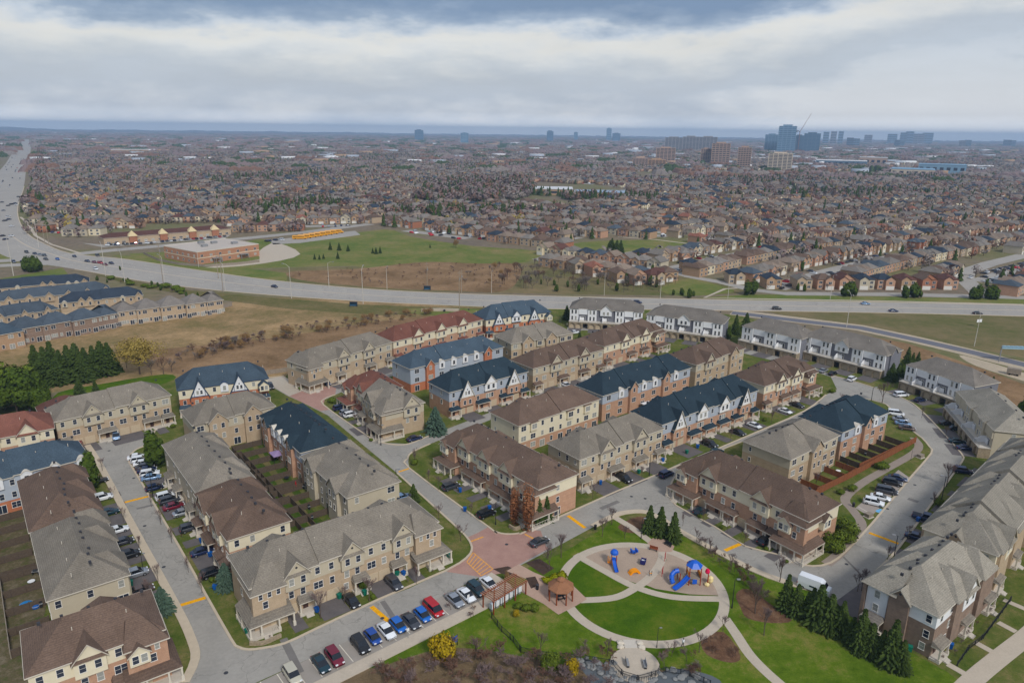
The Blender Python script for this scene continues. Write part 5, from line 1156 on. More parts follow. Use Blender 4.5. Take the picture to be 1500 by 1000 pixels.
CARS = [
 # main parking bays, bottom left to top right
 (428, 986, 'suv', 'beige', 308, 'beige {} with roof rack in the lowest parking bay of the main street'),
 (470, 970, 'sedan', 'dark green', 308, 'dark green {} in the main street bays, left of the maroon one'),
 (490, 960, 'suv', 'maroon', 308, 'maroon {} in the main street parking bays'),
 (528, 942, 'suv', 'black', 308, 'black {} in the main street bays, left of two blue cars'),
 (546, 931, 'hatchback', 'blue', 308, 'blue {} between the black and the white car in the main bays'),
 (566, 922, 'sedan', 'white', 308, 'white {} between two blue cars in the main bays'),
 (583, 914, 'hatchback', 'bright blue', 308, 'bright blue {} right of the white car in the main bays'),
 (602, 908, 'sedan', 'dark grey', 308, 'dark grey {} left of the bright blue car beside the red minivan'),
 (619, 899, 'hatchback', 'bright blue', 308, 'bright blue {} left of the red minivan'),
 (635, 889, 'minivan', 'red', 308, 'red {} in the main street parking bays'),
 (666, 877, 'sedan', 'silver', 308, 'silver {} right of the red minivan past one empty bay'),
 (683, 870, 'sedan', 'white', 308, 'white {} between the silver car and the dark one by the pergola'),
 (698, 861, 'suv', 'dark green', 308, 'dark green {} parked at the left end of the pergola'),
 (716, 853, 'sedan', 'white', 308, 'white {} half under the mailbox pergola'),
 # moving
 (790, 792, 'sedan', 'dark grey', 38, 'dark grey {} driving over the brick crossing'),
 (976, 693, 'suv', 'dark blue', 38, 'dark blue {} driving up to the street junction above the park'),
 (1050, 661, 'suv', 'dark green', 38, 'dark {} on the street in front of the teal gabled block'),
 (1001, 697, 'sedan', 'dark grey', 40, 'dark grey {} beside the left porch of the big block facing the park'),
 (1012, 681, 'sedan', 'black', 38, 'black {} at the speed hump beyond the left porch of the big block'),
 # driveways of the long grey block
 (515, 878, 'sedan', 'black', 308, 'black {} on the middle driveway of the long grey block'),
 (577, 852, 'suv', 'dark grey', 308, 'dark grey {} on the right driveway of the long grey block'),
 (914, 699, 'suv', 'black', 308, 'black {} on the driveway of the grey block facing the park'),
 (660, 711, 'suv', 'dark grey', 38, 'dark grey {} on the drive of the brown block above the brick crossing'),
 (712, 751, 'suv', 'black', 38, 'black {} on the last drive before the brick crossing'),
 (1040, 649, 'suv', 'black', 308, 'black {} on the left drive of the teal gabled block'),
 (1081, 632, 'sedan', 'black', 308, 'black {} on the right drive of the teal gabled block'),
 (1105, 622, 'sedan', 'white', 308, 'white {} at the right end of the teal gabled block'),
 (1150, 601, 'sedan', 'white', 308, 'white {} in front of the brown block beyond the teal one'),
 (1167, 592, 'sedan', 'black', 308, 'black {} in front of the brown block beyond the teal one'),
 (1027, 748, 'hatchback', 'dark green', 38, 'dark green {} on the left drive of the block facing the park'),
 (1122, 790, 'suv', 'black', 38, 'black {} on the right drive of the block facing the park'),
 (498, 596, 'suv', 'dark blue', 38, 'dark blue {} in front of the short red roofed block'),
 (508, 603, 'suv', 'silver', 38, 'silver {} between the blue and the white one at the red roofed block'),
 (514, 606, 'suv', 'white', 38, 'white {} in front of the short red roofed block'),
 (551, 631, 'suv', 'black', 38, 'black {} beside the round porch at the street bend'),
 (607, 641, 'sedan', 'dark blue', 38, 'dark blue {} parked in the side street by the blue spruce'),
 (588, 727, 'sedan', 'light blue', 38, 'pale blue {} beside the end wall of the green yard block'),
 (478, 560, 'suv', 'dark blue', 308, 'dark blue {} at the end of the cul-de-sac porch'),
 (396, 565, 'suv', 'black', 300, 'black {} on the pale concrete of the cul-de-sac'),
 # row at the top of the left street
 (200, 668, 'sedan', 'white', 25, 'white {}, farthest in the row at the top of the left street'),
 (205, 672, 'suv', 'white', 25, 'white {}, second farthest in the row on the left street'),
 (209, 677, 'sedan', 'white', 25, 'white {}, third farthest in the row on the left street'),
 (212, 682, 'sedan', 'dark grey', 25, 'dark grey {} in the row at the top of the left street'),
 (215, 687, 'sedan', 'dark blue', 25, 'dark blue {} in the row at the top of the left street'),
 (219, 692, 'suv', 'white', 25, 'white {} second nearest in the row on the left street'),
 (221, 698, 'sedan', 'light blue', 25, 'pale blue {} nearest in the row on the left street'),
 (226, 713, 'hatchback', 'dark blue', 38, 'dark blue {} just below the row of white cars'),
 (243, 725, 'suv', 'white', 38, 'white {} on the drive beside the left street'),
 (248, 731, 'suv', 'dark grey', 38, 'dark grey {} close beside the white one on the left street drive'),
 (268, 749, 'sedan', 'silver', 38, 'silver {} on the drive of the brown block right of the left street'),
 (311, 837, 'suv', 'black', 38, 'black {} beside the small spruce right of the left street'),
 (149, 727, 'suv', 'white', 38, 'white {} left of the left street, by the plain brown roof'),
 (158, 749, 'sedan', 'dark green', 38, 'dark green {} left of the left street'),
 (171, 775, 'sedan', 'white', 38, 'white {} left of the left street beside the grey block'),
 (187, 811, 'suv', 'black', 38, 'black {} left of the left street beside the street lamp'),
 (206, 863, 'sedan', 'brown', 38, 'dark brown {} beside the small spruce left of the left street'),
 (279, 771, 'suv', 'dark grey', 38, 'dark grey {} before the cream walled brown block, left street'),
 (296, 806, 'sedan', 'dark blue', 38, 'dark blue {} on the second drive above the black SUV'),
 (180, 792, 'hatchback', 'dark grey', 38, 'dark grey {} on the left drives beside the grey block'),
 (198, 838, 'suv', 'silver', 38, 'silver {} on the left drives above the small spruce'),
 (143, 703, 'sedan', 'black', 38, 'black {} below the ragged evergreen on the left'),
 (254, 740, 'sedan', 'maroon', 38, 'maroon {} between the grey and silver cars on the left street'),
 (116, 653, 'suv', 'maroon', 300, 'dark maroon {} in front of the long block at the street head'),
 (170, 637, 'minivan', 'light blue', 300, 'pale blue {} in front of the long block at the street head'),
 # visitor bays on the right
 (1280, 734, 'suv', 'white', -29, 'white {} in the right visitor bays, nearest the camera'),
 (1290, 727, 'sedan', 'white', -29, 'white {} second in the right visitor bays'),
 (1299, 717, 'minivan', 'dark grey', -29, 'dark grey {} in the right visitor bays'),
 (1307, 705, 'suv', 'black', -29, 'black {} in the right visitor bays'),
 (1315, 699, 'sedan', 'dark blue', -29, 'dark blue {} farthest in the right visitor bays'),
 (1312, 604, 'minivan', 'white', -20, 'white {} in the bays beside the teal roofed block on the curve'),
 (1319, 613, 'sedan', 'silver', -20, 'silver {} right behind the white minivan on the curve'),
 (1323, 619, 'sedan', 'light blue', -20, 'pale {} second nearest in the bays on the curve'),
 (1329, 626, 'sedan', 'brown', -20, 'brown {} nearest in the bays on the curve'),
 (1388, 619, 'sedan', 'black', -12, 'black {} before the stone arches facing left'),
 (1402, 627, 'hatchback', 'dark green', -12, 'dark green {} before the stone arches facing left'),
 (1402, 645, 'sedan', 'dark green', -12, 'dark green {} beside the dark blue one near the street bend'),
 (1414, 655, 'sedan', 'dark blue', -12, 'dark blue {} on the drive nearest the right street bend'),
 (1411, 688, 'suv', 'dark blue', -20, 'dark blue {} beyond the bend, before the zigzag roofed block'),
 (1356, 757, 'pickup', 'dark blue', -35, 'dark blue {} with blue bin, before the zigzag roofed block'),
 (1343, 785, 'sedan', 'dark blue', -35, 'dark blue {} on the lowest drive of the zigzag roofed block'),
 (1248, 554, 'suv', 'white', 40, 'white {} before the white block with the stone end wall'),
 (1206, 542, 'sedan', 'silver', 40, 'silver {} before the middle arches of the white block'),
 (1220, 546, 'sedan', 'black', 40, 'black {} in shade before the arches of the white block'),
 (1320, 577, 'minivan', 'white', 10, 'white {} before the white block on the curve'),
 (1348, 585, 'hatchback', 'dark blue', 20, 'dark blue {} before the white block on the curve'),
 (842, 486, 'sedan', 'white', 30, 'white {} left of the leftmost white block, by a small spruce'),
 (829, 563, 'sedan', 'white', 308, 'white {} between the brown roofed blocks in the middle'),
 # arterial road
 (934, 442, 'suv', 'dark blue', -3, 'dark blue {} on the arterial road above the second white block'),
 (1138, 451, 'suv', 'black', -3, 'black {} on the arterial road above the spruces'),
 (1268, 444, 'sedan', 'light blue', -3, 'pale blue {} on the far lanes of the arterial road'),
 (1309, 454.5, 'sedan', 'dark blue', -3, 'dark blue {} on the near lanes, middle of the right stretch'),
 (1432, 458, 'sedan', 'black', -3, 'black {} on the arterial road at the right edge'),
 (402, 419, 'sedan', 'dark blue', -35, 'dark blue {} alone on the arterial road before the meadow'),
]
for (x, y, kd, c, a, lb) in CARS:
    lb = lb.format({'suv': 'SUV'}.get(kd, kd)); p = at(x, y, .75 if kd in ('sedan', 'hatchback') else .85); p.z = .045
    mv_ = 'driving' in lb or 'arterial' in lb or 'lanes' in lb
    car(kd, c, p, math.radians(a), lb, 'cars on the road' if mv_ else 'cars parked in the estate', 'car' if mv_ else 'parked_car')
# junction traffic
jx = [(39, 369), (51, 371), (58, 372.5), (65, 374), (67, 379), (84, 379), (20, 383), (33, 383), (109, 375), (143, 374), (128, 382), (138, 383.5), (147, 384.5), (154, 387), (163, 385), (140, 393.5), (4, 345), (8, 350), (17, 345.5), (17, 331), (13, 321), (12, 317), (5, 308), (12, 301), (17, 299), (22, 297.5), (27, 288), (24, 300), (7, 323), (3, 296)]
jc = ['black', 'dark blue', 'silver', 'dark grey', 'black', 'bright blue', 'dark blue', 'black', 'dark blue', 'black', 'dark blue', 'maroon', 'red', 'maroon', 'dark blue', 'white']
rv = random.Random(3)
for i, (x, y) in enumerate(jx):
    p = at(x, y, .7); p.z = .04; col_ = jc[i] if i < len(jc) else rv.choice(['white', 'black', 'silver', 'dark grey', 'dark blue'])
    a = math.radians(-38 if i < 16 else 78)
    car('suv' if i % 3 == 0 else 'sedan', col_, p, a+math.radians(rv.uniform(-6, 6)), '%s %s %s' % (col_, 'SUV' if i % 3 == 0 else 'sedan', 'in the busy junction at the left edge' if i < 16 else 'queuing on the road above the junction'), 'cars on the road', 'car')
# simplified cars farther off keep body and windows only
def simple(kind):
    src = CP[kind]; t = link('distant_car', None)
    for ch in src.children:
        if ch.name.startswith(('body', 'windows')):
            c = ch.copy(); COL.objects.link(c); c.parent = t
    return t
SP = {k: simple(k) for k in ('sedan', 'suv')}; su = {}
def dcar(k, col_, p, a, lb, grp):
    if k not in su: t = SP[k]; su[k] = 1
    else: t = copy_tree(SP[k])
    t.location = p; t.rotation_euler = (0, 0, a); setpaint(t, col_); tag(t, lb, 'car', grp)
nl = ['white', 'black', 'silver', 'dark grey', 'dark blue', 'white', 'dark grey', 'red']
mids = [m for m in mid]
for i in range(46):
    k = rv.uniform(2, 15); a_, b_ = top[int(k)], top[int(k)+1]; c_, d_ = bot[int(k)], bot[int(k)+1]; f = rv.choice([.15, .26, .38, .62, .74, .86]); q = k % 1
    p = (a_.lerp(b_, q)).lerp(c_.lerp(d_, q), f); dr = (b_-a_); p.z = .04; cl_ = rv.choice(nl)
    dcar(rv.choice(['sedan', 'suv']), cl_, p, math.atan2(dr.y, dr.x), '%s car on the straight road running to the horizon' % cl_, 'cars on the road to the horizon')
lots = [((152, 360), (228, 356), 20, 'parked before the pyramid gabled shops'), ((236, 355), (330, 347), 16, 'parked before the right half of the shops'), ((390, 354), (416, 351), 6, 'in the school lot beside the buses'), ((700, 350), (790, 356), 14, 'in the cul-de-sac at the end of the playing field')]
for a_, b_, n_, t_ in lots:
    A_, B_ = at(*a_), at(*b_)
    for i in range(n_):
        p = A_.lerp(B_, (i+.5)/n_)+Vector((rv.uniform(-1, 1), rv.uniform(-2, 2), 0)); p.z = .05; cl_ = rv.choice(nl); d_ = B_-A_
        dcar(rv.choice(['sedan', 'suv']), cl_, p, math.atan2(d_.y, d_.x)+PI/2+rv.uniform(-.1, .1), '%s car %s' % (cl_, t_), 'cars '+t_)
FCARS.sort(key=lambda f: f[0].length)
FC = [f for f in FCARS if -5 < px(f[0])[0] < 1505]
for p, a in FC[:90]:
    p.z = .05; cl_ = rv.choice(nl); x_ = px(p)[0]
    dcar(rv.choice(['sedan', 'suv']), cl_, p, a, '%s car parked %s' % (cl_, 'among the houses behind the service road' if x_ > 1000 else 'among the houses behind the playing field' if x_ > 500 else 'among the houses behind the shops'), 'cars parked among the far houses')
cm = MB(); cm.loft([[(x, -.9*s_, z0), (x, -.9*s_, z1), (x, .9*s_, z1), (x, .9*s_, z0)] for x, s_, z0, z1 in ((-2.2, .9, .3, .9), (-1.9, 1, .25, 1.4), (.4, .95, .25, 1.45), (1.2, 1, .25, .95), (2.2, .9, .3, .75))])
pm = [PAINT[c] for c in ('white', 'black', 'silver', 'dark grey', 'dark blue', 'red')]
o = batch('distant_parked_cars', [cm], [(0, p.x, p.y, .05, a, 1.0, [rv.randrange(6)]) for p, a in FC[90:]], pm)
if o: tag(o, 'parked cars along the far suburban streets, only specks', 'cars', kind='stuff')
# delivery van
t = thing('delivery_van', at(1193, 856, 1.2)*Vector((1, 1, 0)) if False else Vector((at(1193, 856, 1.2).x, at(1193, 856, 1.2).y, .04)), math.radians(-38), 'white delivery van with a dark green mark, parked by the pine row', 'van', None)
b = MB()
def vs_(x, zt, wf=1, tf=.86): w = 1.02*wf; return [(x, -w, .35), (x, -w, 1.4), (x, -w*tf, zt), (x, w*tf, zt), (x, w, 1.4), (x, w, .35)]
b.loft([vs_(-2.95, 2.5, .98), vs_(-2.8, 2.66), vs_(1.2, 2.66), vs_(1.75, 2.35, 1, .82), vs_(2.35, 1.5, .97, .9), vs_(2.9, 1.25, .92), vs_(3.0, .95, .86)])
b.build('body', PAINT['white'], t)
g = MB(); g.poly([(1.5, -.8, 2.3), (1.86, -.8, 2.2), (2.32, -.92, 1.55), (2.32, .92, 1.55), (1.86, .8, 2.2)][1:]); 
for s in (-1, 1): g.poly([(1.2, s*1.03, 1.45), (2.1, s*1.03, 1.45), (1.75, s*.9, 2.2), (1.2, s*.91, 2.25)])
g.v = [(x+.03*(abs(y) < 1), y, z+.02) for x, y, z in g.v]; g.build('windows', M['glass_car'], t)
g = MB(); 
for s in (-1, 1): g.box(-.7, .3, min(s*1.025, s*1.03), max(s*1.025, s*1.03), 1.0, 1.35)
g.build('side_mark', PAINT['dark green'], t)
for x in (-1.9, 1.95):
    for s in (-1, 1): wo = link('wheel', WHEEL[0], t, (x, s*.95, .35)); link('rim', WHEEL[1], wo)
for s in (-1, 1): link('headlight', HL, t, (2.9, s*.75, .95)); link('taillight', TL, t, (-2.93, s*.9, 1.1))
# school buses
def busproto():
    t = link('school_bus', None); b = MB()
    b.loft([[(x, -1.2, .5), (x, -1.2, z-.25), (x, -1.0, z), (x, 1.0, z), (x, 1.2, z-.25), (x, 1.2, .5)] for x, z in ((-5.6, 2.95), (-5.4, 3.1), (3.6, 3.1), (3.9, 2.9))]); b.loft([[(x, -1.0, .5), (x, -1.0, z), (x, 1.0, z), (x, 1.0, .5)] for x, z in ((3.9, 1.8), (5.2, 1.6), (5.5, 1.2))])
    b.build('body', PAINT['yellow'], t); g = MB()
    for s in (-1, 1):
        for i in range(9): x = -5.1+i*.95; y = s*1.215; g.poly([(x, y, 1.9), (x+.75, y, 1.9), (x+.75, y, 2.6), (x, y, 2.6)])
    g.poly([(3.93, -1, 1.9), (3.93, 1, 1.9), (3.93, 1, 2.7), (3.93, -1, 2.7)]); g.poly([(-5.62, -1, 1.8), (-5.62, 1, 1.8), (-5.62, 1, 2.6), (-5.62, -1, 2.6)]); g.build('windows', M['glass_car'], t)
    s_ = MB()
    for s in (-1, 1): s_.box(-5.5, 3.6, min(s*1.2, s*1.22), max(s*1.2, s*1.22), 1.3, 1.42)
    s_.build('black_stripe', M['vent'], t)
    for x in (-3.4, 4.2):
        for s in (-1, 1): wo = link('wheel', WHEEL[0], t, (x, s*1.05, .45)); wo.scale = (1.4, 1.4, 1.4)
    return t
bus = busproto()
bpos = ['leftmost of the school bus row', 'second from the left in the bus row', 'third from the left in the bus row', 'fourth from the left in the bus row', 'fourth from the right in the bus row', 'third from the right in the bus row', 'second from the right in the bus row', 'rightmost of the school bus row']
for i in range(8):
    t = bus if i == 0 else copy_tree(bus); p = at(439+i*7.8, 348.5-i*1.25, 1); t.location = (p.x, p.y, .05); t.rotation_euler = (0, 0, math.radians(12)); tag(t, 'yellow school bus, '+bpos[i], 'bus', 'school buses in a row')

# ------------------------------------------------------------------ driveways and front lawns
DW = MB()
def drives(H, side, gr, ln, d0=0):
    T, r = H.T(side); L = H.L if side in 'NF' else H.D; n = len(gr); b = L/n; R_ = Matrix.Rotation(H.rz, 4, 'Z'); k = 0
    def wp(u, d): v = R_ @ Vector(T(u, d, 0)); return (v.x+H.o.location.x, v.y+H.o.location.y)
    while k < n:
        if gr[k] in 'gR':
            j = k
            while j+1 < n and gr[j+1] in 'gR': j += 1
            q = [wp(k*b+.1, d0), wp((j+1)*b-.1, d0), wp((j+1)*b-.1, d0+ln), wp(k*b+.1, d0+ln)]
            pts = [(x, y, .054) for x, y in q]
            DW.poly(pts if side != 'x' else pts); k = j
        k += 1
GR = {10: ('..gpggwpggpg..', 5.2), 14: ('pggqggqggp', 6.5), 13: ('..gqgpgqgpg..', 6.0), 30: ('..gqgpgqgpg.', 6.0), 26: ('pggqgqgqgqggp', 7), 27: ('pggqgqgg..', 7), 16: ('pggqggqggp', 6.5), 6: ('pggqgggqgp', 6.5), 8: ('gpgpggpg', 5.5), 9: ('pgqggpp', 4.6), 19: ('..gpggqggp', 6.5), 31: ('pgg..', 6), 32: ('..gpg', 6), 18: ('pggqgqggqggp', 6), 22: ('pggqggqggp', 6), 23: ('pggqgqg..', 6), 33: ('pggqggqgp', 5), 20: ('pggqggqggpp', 5), 1: ('wwpgpg.', 6)}
for k_, (g_, l_) in GR.items(): drives(B[k_], 'N', g_, l_)
for k_ in (2, 3): drives(B[k_], 'F', '.g.gg.g.g', 7)
for k_ in (11, 12): drives(B[k_], 'F', 'g.g.gg.g', 5.5)
for k_ in (1, 2, 3, 4, 5): drives(W[k_], 'N', 'RRPRRPRRPRR' if k_ in (1, 2, 4) else 'RRPRRPRR', 6.5, 3)
drives(W[6], 'N', 'RRPRRPRR', 6, 3); drives(W[7], 'F', 'g.gg', 6); drives(W[8], 'F', '.g.gg.g.gg.g.gg.g', 6)
for p in DW.f: pass
struct('driveway', DW, M['asphalt_dark'])
# ------------------------------------------------------------------ vegetation
def leafmat(name, rgb, rgb2): return mat(name, rgb, .2, .8, rough=.95, spec=.05, rgb2=rgb2, fine=.22, fscale=3)
M['spruce'] = leafmat('spruce_needles', (48, 62, 34), (74, 86, 46)); M['bluespruce'] = leafmat('blue_spruce_needles', (60, 78, 66), (86, 102, 88)); M['cedar'] = leafmat('cedar_leaf', (56, 72, 34), (84, 98, 44)); M['olive'] = leafmat('olive_leaf', (78, 92, 40), (104, 116, 54))
M['willow'] = leafmat('willow_twigs', (138, 122, 72), (162, 142, 86)); M['rust'] = leafmat('rust_leaf', (122, 84, 62), (146, 102, 76)); M['twig'] = leafmat('bare_twigs', (112, 96, 94), (138, 122, 118)); M['twig_brown'] = leafmat('brown_twigs', (104, 82, 72), (134, 106, 90))
M['twig_orange'] = leafmat('orange_twigs', (128, 104, 74), (146, 118, 84)); M['bark'] = mat('bark', (92, 80, 72), .15, 2, fine=.15); M['forsythia'] = leafmat('forsythia', (140, 122, 50), (172, 146, 60)); M['twig_grey'] = leafmat('grey_twigs', (116, 108, 104), (144, 134, 126)); M['ygreen'] = leafmat('yellow_green_leaf', (118, 122, 44), (142, 140, 54))
def conifer(seed, h=8, r=2.3, bare=.5):
    rn = random.Random(seed); c = MB()
    nl_ = int(h*2.6)
    for i in range(nl_):
        f = i/nl_; z = bare+(h-bare)*f; rr = r*(1-f)**.85*(1+rn.uniform(-.16, .16))+.12; nb_ = max(5, int(11*(1-f)+5))
        a0 = rn.uniform(0, 6)
        for k in range(nb_):
            a = a0+2*PI*k/nb_+rn.uniform(-.2, .2); L_ = rr*rn.uniform(.75, 1.12); dz = -L_*.28*rn.uniform(.5, 1.3)
            ca, sa = math.cos(a), math.sin(a)
            for seg in range(3):
                s0, s1 = seg/3, (seg+1)/3+.08; w0 = .34*(1-s0*.55)+.08
                p0 = Vector((ca*L_*s0, sa*L_*s0, z+dz*s0+.15*(s0 < .1))); p1 = Vector((ca*L_*s1, sa*L_*s1, z+dz*s1)); nn = Vector((-sa, ca, 0))*w0
                up = Vector((0, 0, rn.uniform(.08, .25)))
                c.poly([p0-nn-up*.8, p1-nn*.5-up, p1+up*.4, p0+up]); c.poly([p0+up, p1+up*.4, p1+nn*.5-up, p0+nn-up*.8])
    t = MB(); t.tube((0, 0, -.1), (0, 0, h*.9), .13*h/8, .02, 6)
    return c, t
def blob(seed, h, r, n=420, leaf=.42, z0=1.2, squash=1.0, lumps=7):
    rn = random.Random(seed); c = MB(); cs = []
    for i in range(lumps): a = rn.uniform(0, 6.28); q = rn.uniform(.15, .62); cs.append((Vector((math.cos(a)*r*q, math.sin(a)*r*q, z0+(h-z0)*rn.uniform(.3, .75))), r*rn.uniform(.38, .62)))
    cs.append((Vector((0, 0, z0+(h-z0)*.55)), r*.6))
    for i in range(n):
        ce, cr = rn.choice(cs); d = Vector((rn.gauss(0, 1), rn.gauss(0, 1), rn.gauss(0, 1))).normalized(); p = ce+Vector((d.x*cr, d.y*cr, d.z*cr*squash*(h-z0)/(2*r)*1.1))*rn.uniform(.7, 1.06)
        if p.z < .1: p.z = rn.uniform(.1, .5)
        u = d.orthogonal().normalized(); v = d.cross(u); a = rn.uniform(0, 3.1); uu = (u*math.cos(a)+v*math.sin(a))*leaf*rn.uniform(.6, 1.3); vv = (v*math.cos(a)-u*math.sin(a))*leaf*rn.uniform(.5, 1.1); tl = d*leaf*rn.uniform(-.4, .4)
        c.poly([p-uu-vv*.6, p+uu*.7-vv+tl, p+uu+vv*.7, p-uu*.6+vv-tl])
    return c
def bare(seed, h=6, spread=.5, depth=5, r0=.12, twigs=4):
    """leafless tree: trunk with limbs, and fine twigs as thin slivers"""
    rn = random.Random(seed); t = MB(); c = MB()
    def grow(p, d, L_, r, k):
        q = p+d*L_
        if k >= depth-2:
            n = d.orthogonal().normalized()*r*1.3; c.poly([p-n, p+n, q]); n2 = d.cross(n).normalized()*r*1.3; c.poly([p-n2, p+n2, q])
        else: t.tube(p, q, r, r*.68, 4, cap=False)
        if k >= depth: return
        nb_ = 3 if k < 1 else rn.choice([3, 3, 4]) if k < depth-1 else twigs
        for i in range(nb_):
            ax = Vector((rn.gauss(0, 1), rn.gauss(0, 1), rn.gauss(0, .3))); nd = (d+ax*spread*.55+Vector((0, 0, .18))).normalized()
            st_ = p.lerp(q, rn.uniform(.45, 1)) if k else p.lerp(q, rn.uniform(.55, 1))
            grow(st_, nd, L_*rn.uniform(.6, .82), max(r*.6, .012), k+1)
    grow(Vector((0, 0, 0)), Vector((rn.uniform(-.05, .05), rn.uniform(-.05, .05), 1)), h*.34, r0, 0)
    return c, t
def tproto(name, crown, trunk, mc, cm_='crown'):
    t = link(name, None)
    if trunk and trunk.v: trunk.build('trunk', M['bark'], t)
    crown.build(cm_, mc, t); return t
def trunk_only(h, r): m = MB(); m.tube((0, 0, -.1), (0, 0, h), r, r*.6, 6); return m
def bigbare(seed, h, r): 
    c, t = bare(seed, h, .75, 6, .2, 4); return c, t
TP = {}
for i in range(3): c, t = conifer(20+i, 8, [2.1, 2.4, 1.8][i]); TP['spruce%d' % i] = tproto('spruce_tree', c, t, M['spruce'])
c, t = conifer(31, 7, 2.6); TP['blue'] = tproto('blue_spruce', c, t, M['bluespruce'])
for i in range(2): TP['cedar%d' % i] = tproto('cedar_tree', blob(40+i, 8, 1.8, 900, .38, .3, 1.25, 10), trunk_only(3, .15), M['cedar'])
for i in range(2): TP['broad%d' % i] = tproto('leafy_tree', blob(44+i, 8, 4.0, 3400, .28, 1.0, 1, 14), trunk_only(4, .22), M['cedar'] if i else M['olive'])
TP['rust'] = tproto('rust_leaved_tree', blob(50, 8, 1.15, 1300, .16, 1.0, 1.8, 12), trunk_only(4, .12), M['rust'])
c, t = bare(60, 9, .8, 6, .3, 5); cw = blob(61, 10, 6, 4200, .17, 2.0, 1, 16); cw.v, n0 = cw.v, 0
b0 = len(cw.v); cw.v += c.v; cw.f += [tuple(j+b0 for j in f) for f in c.f]; cw.m += c.m; TP['willow'] = tproto('willow_tree', cw, t, M['willow'])
for i in range(3): c, t = bare(70+i, 6, [.45, .6, .5][i], 5, .09, 4); TP['bare%d' % i] = tproto('bare_tree', c, t, M['twig'])
for i in range(3): c, t = bare(80+i, 8, .7, 6, .13, 3); TP['wood%d' % i] = tproto('bare_tree', c, t, M['twig_grey'] if i else M['twig_brown'])
for i in range(2):
    c, t = bare(90+i, 2.2, 1.1, 5, .04, 4); t2 = MB()
    TP['brush%d' % i] = tproto('bare_shrub', (lambda c_: c_)(c), t, M['twig_brown'] if i else M['twig'], 'branches')
TP['orange'] = tproto('bare_tree', blob(95, 6, 2.4, 1500, .12, .8, 1, 11), trunk_only(2, .12), M['twig_orange'])
TP['forsythia'] = tproto('forsythia_bush', blob(97, 3, 1.9, 1900, .13, .1, 1, 13), None, M['forsythia'], 'branches')
TP['hedge'] = tproto('green_shrub', blob(98, 1.6, 1.3, 900, .13, .05, 1, 7), None, M['olive'], 'leaves'); TP['yhedge'] = tproto('low_shrub', blob(99, 1.1, 1.5, 400, .2, .05, 1, 6), None, M['ygreen'], 'leaves'); TP['bush'] = tproto('large_bush', blob(101, 4.2, 2.5, 2600, .18, .1, 1, 12), None, M['olive'], 'leaves')
PH = {'spruce': 8, 'blue': 7, 'cedar': 8, 'broad': 8, 'rust': 8, 'willow': 10, 'bare': 6, 'wood': 8, 'brush': 2.6, 'orange': 6, 'forsythia': 3, 'hedge': 1.6, 'yhedge': 1.1, 'bush': 4.2}
tu = set(); rt = random.Random(17)
def plant(kind, x, y, h=None, label='', group=None, cat='tree', wd=1.0, world=None):
    base = kind.rstrip('0123456789'); key = kind if kind in TP else kind+str(rt.randrange(3 if base in ('spruce', 'bare', 'wood') else 2))
    if key not in TP: key = kind+'0'
    t = TP[key] if key not in tu else copy_tree(TP[key]); tu.add(key)
    p = world if world is not None else at(x, y); s = (h or PH[base])/PH[base]
    t.location = (p.x, p.y, 0); t.rotation_euler = (0, 0, rt.uniform(0, 6.28)); t.scale = (s*wd, s*wd, s)
    tag(t, label, cat, group); return t
def pth(xb, yb, yt): d = at(xb, yb).length; return (yb-yt)*math.sqrt(d*d+CH*CH)/F*1.04
for x, yb, yt, k, lb in (
 (638, 634, 594, 'blue', 'large blue spruce beside the teal block at the street bend'), (229, 683, 632, 'cedar', 'tall ragged evergreen beside the row of white cars'), (134, 718, 666, 'cedar', 'tall evergreen left of the left street, by the brown roof'),
 (239, 896, 860, 'blue', 'small blue green spruce left of the left street'), (331, 860, 824, 'blue', 'small blue green spruce left of the long grey block'), (606, 735, 707, 'spruce', 'small spruce by the pale car on the middle street'),
 (754, 769, 718, 'rust', 'left of the two rust leaved trees by the brick crossing'), (771, 778, 716, 'rust', 'right of the two rust leaved trees by the brick crossing'),
 (787, 766, 721, 'spruce', 'left spruce beside the rust leaved trees'), (800, 762, 724, 'spruce', 'right spruce beside the rust leaved trees'),
 (951, 779, 738, 'spruce', 'left of the three spruces above the playground'), (967, 784, 740, 'spruce', 'middle of the three spruces above the playground'), (986, 791, 748, 'spruce', 'right of the three spruces above the playground'),
 (118, 582, 556, 'spruce', 'spruce behind the long block at the head of the left street'), (141, 577, 558, 'spruce', 'small spruce on the green strip behind the long block'),
 (1328, 535, 511, 'spruce', 'left of three spruces beside the stone end wall'), (1336, 534, 518, 'spruce', 'middle of three spruces beside the stone end wall'), (1344, 532, 517, 'spruce', 'right of three spruces beside the stone end wall'),
 (1305, 558, 534, 'spruce', 'dark spruce against the porch of the stone ended block'), (1314, 556, 535, 'spruce', 'second dark spruce by the stone ended block'), (1322, 553, 536, 'cedar', 'paler evergreen by the stone ended block'),
 (1077, 489, 462, 'spruce', 'left tall spruce between the white blocks'), (1092, 486, 459, 'spruce', 'right tall spruce between the white blocks'), (1067, 496, 478, 'cedar', 'low evergreen between the white blocks'),
 (830, 468, 447, 'spruce', 'dark evergreen left of the leftmost white block'), (849, 497, 484, 'spruce', 'tiny spruce beside the white car'), (1453, 566, 553, 'spruce', 'small spruce behind the block on the curve'), (1498, 620, 580, 'cedar', 'evergreen cut by the right edge of the photo')):
    plant(k, x, yb, pth(x, yb, yt), lb, 'evergreen trees of the estate' if k != 'rust' else 'rust leaved trees', wd=1.15 if k in ('spruce', 'blue') else 1)
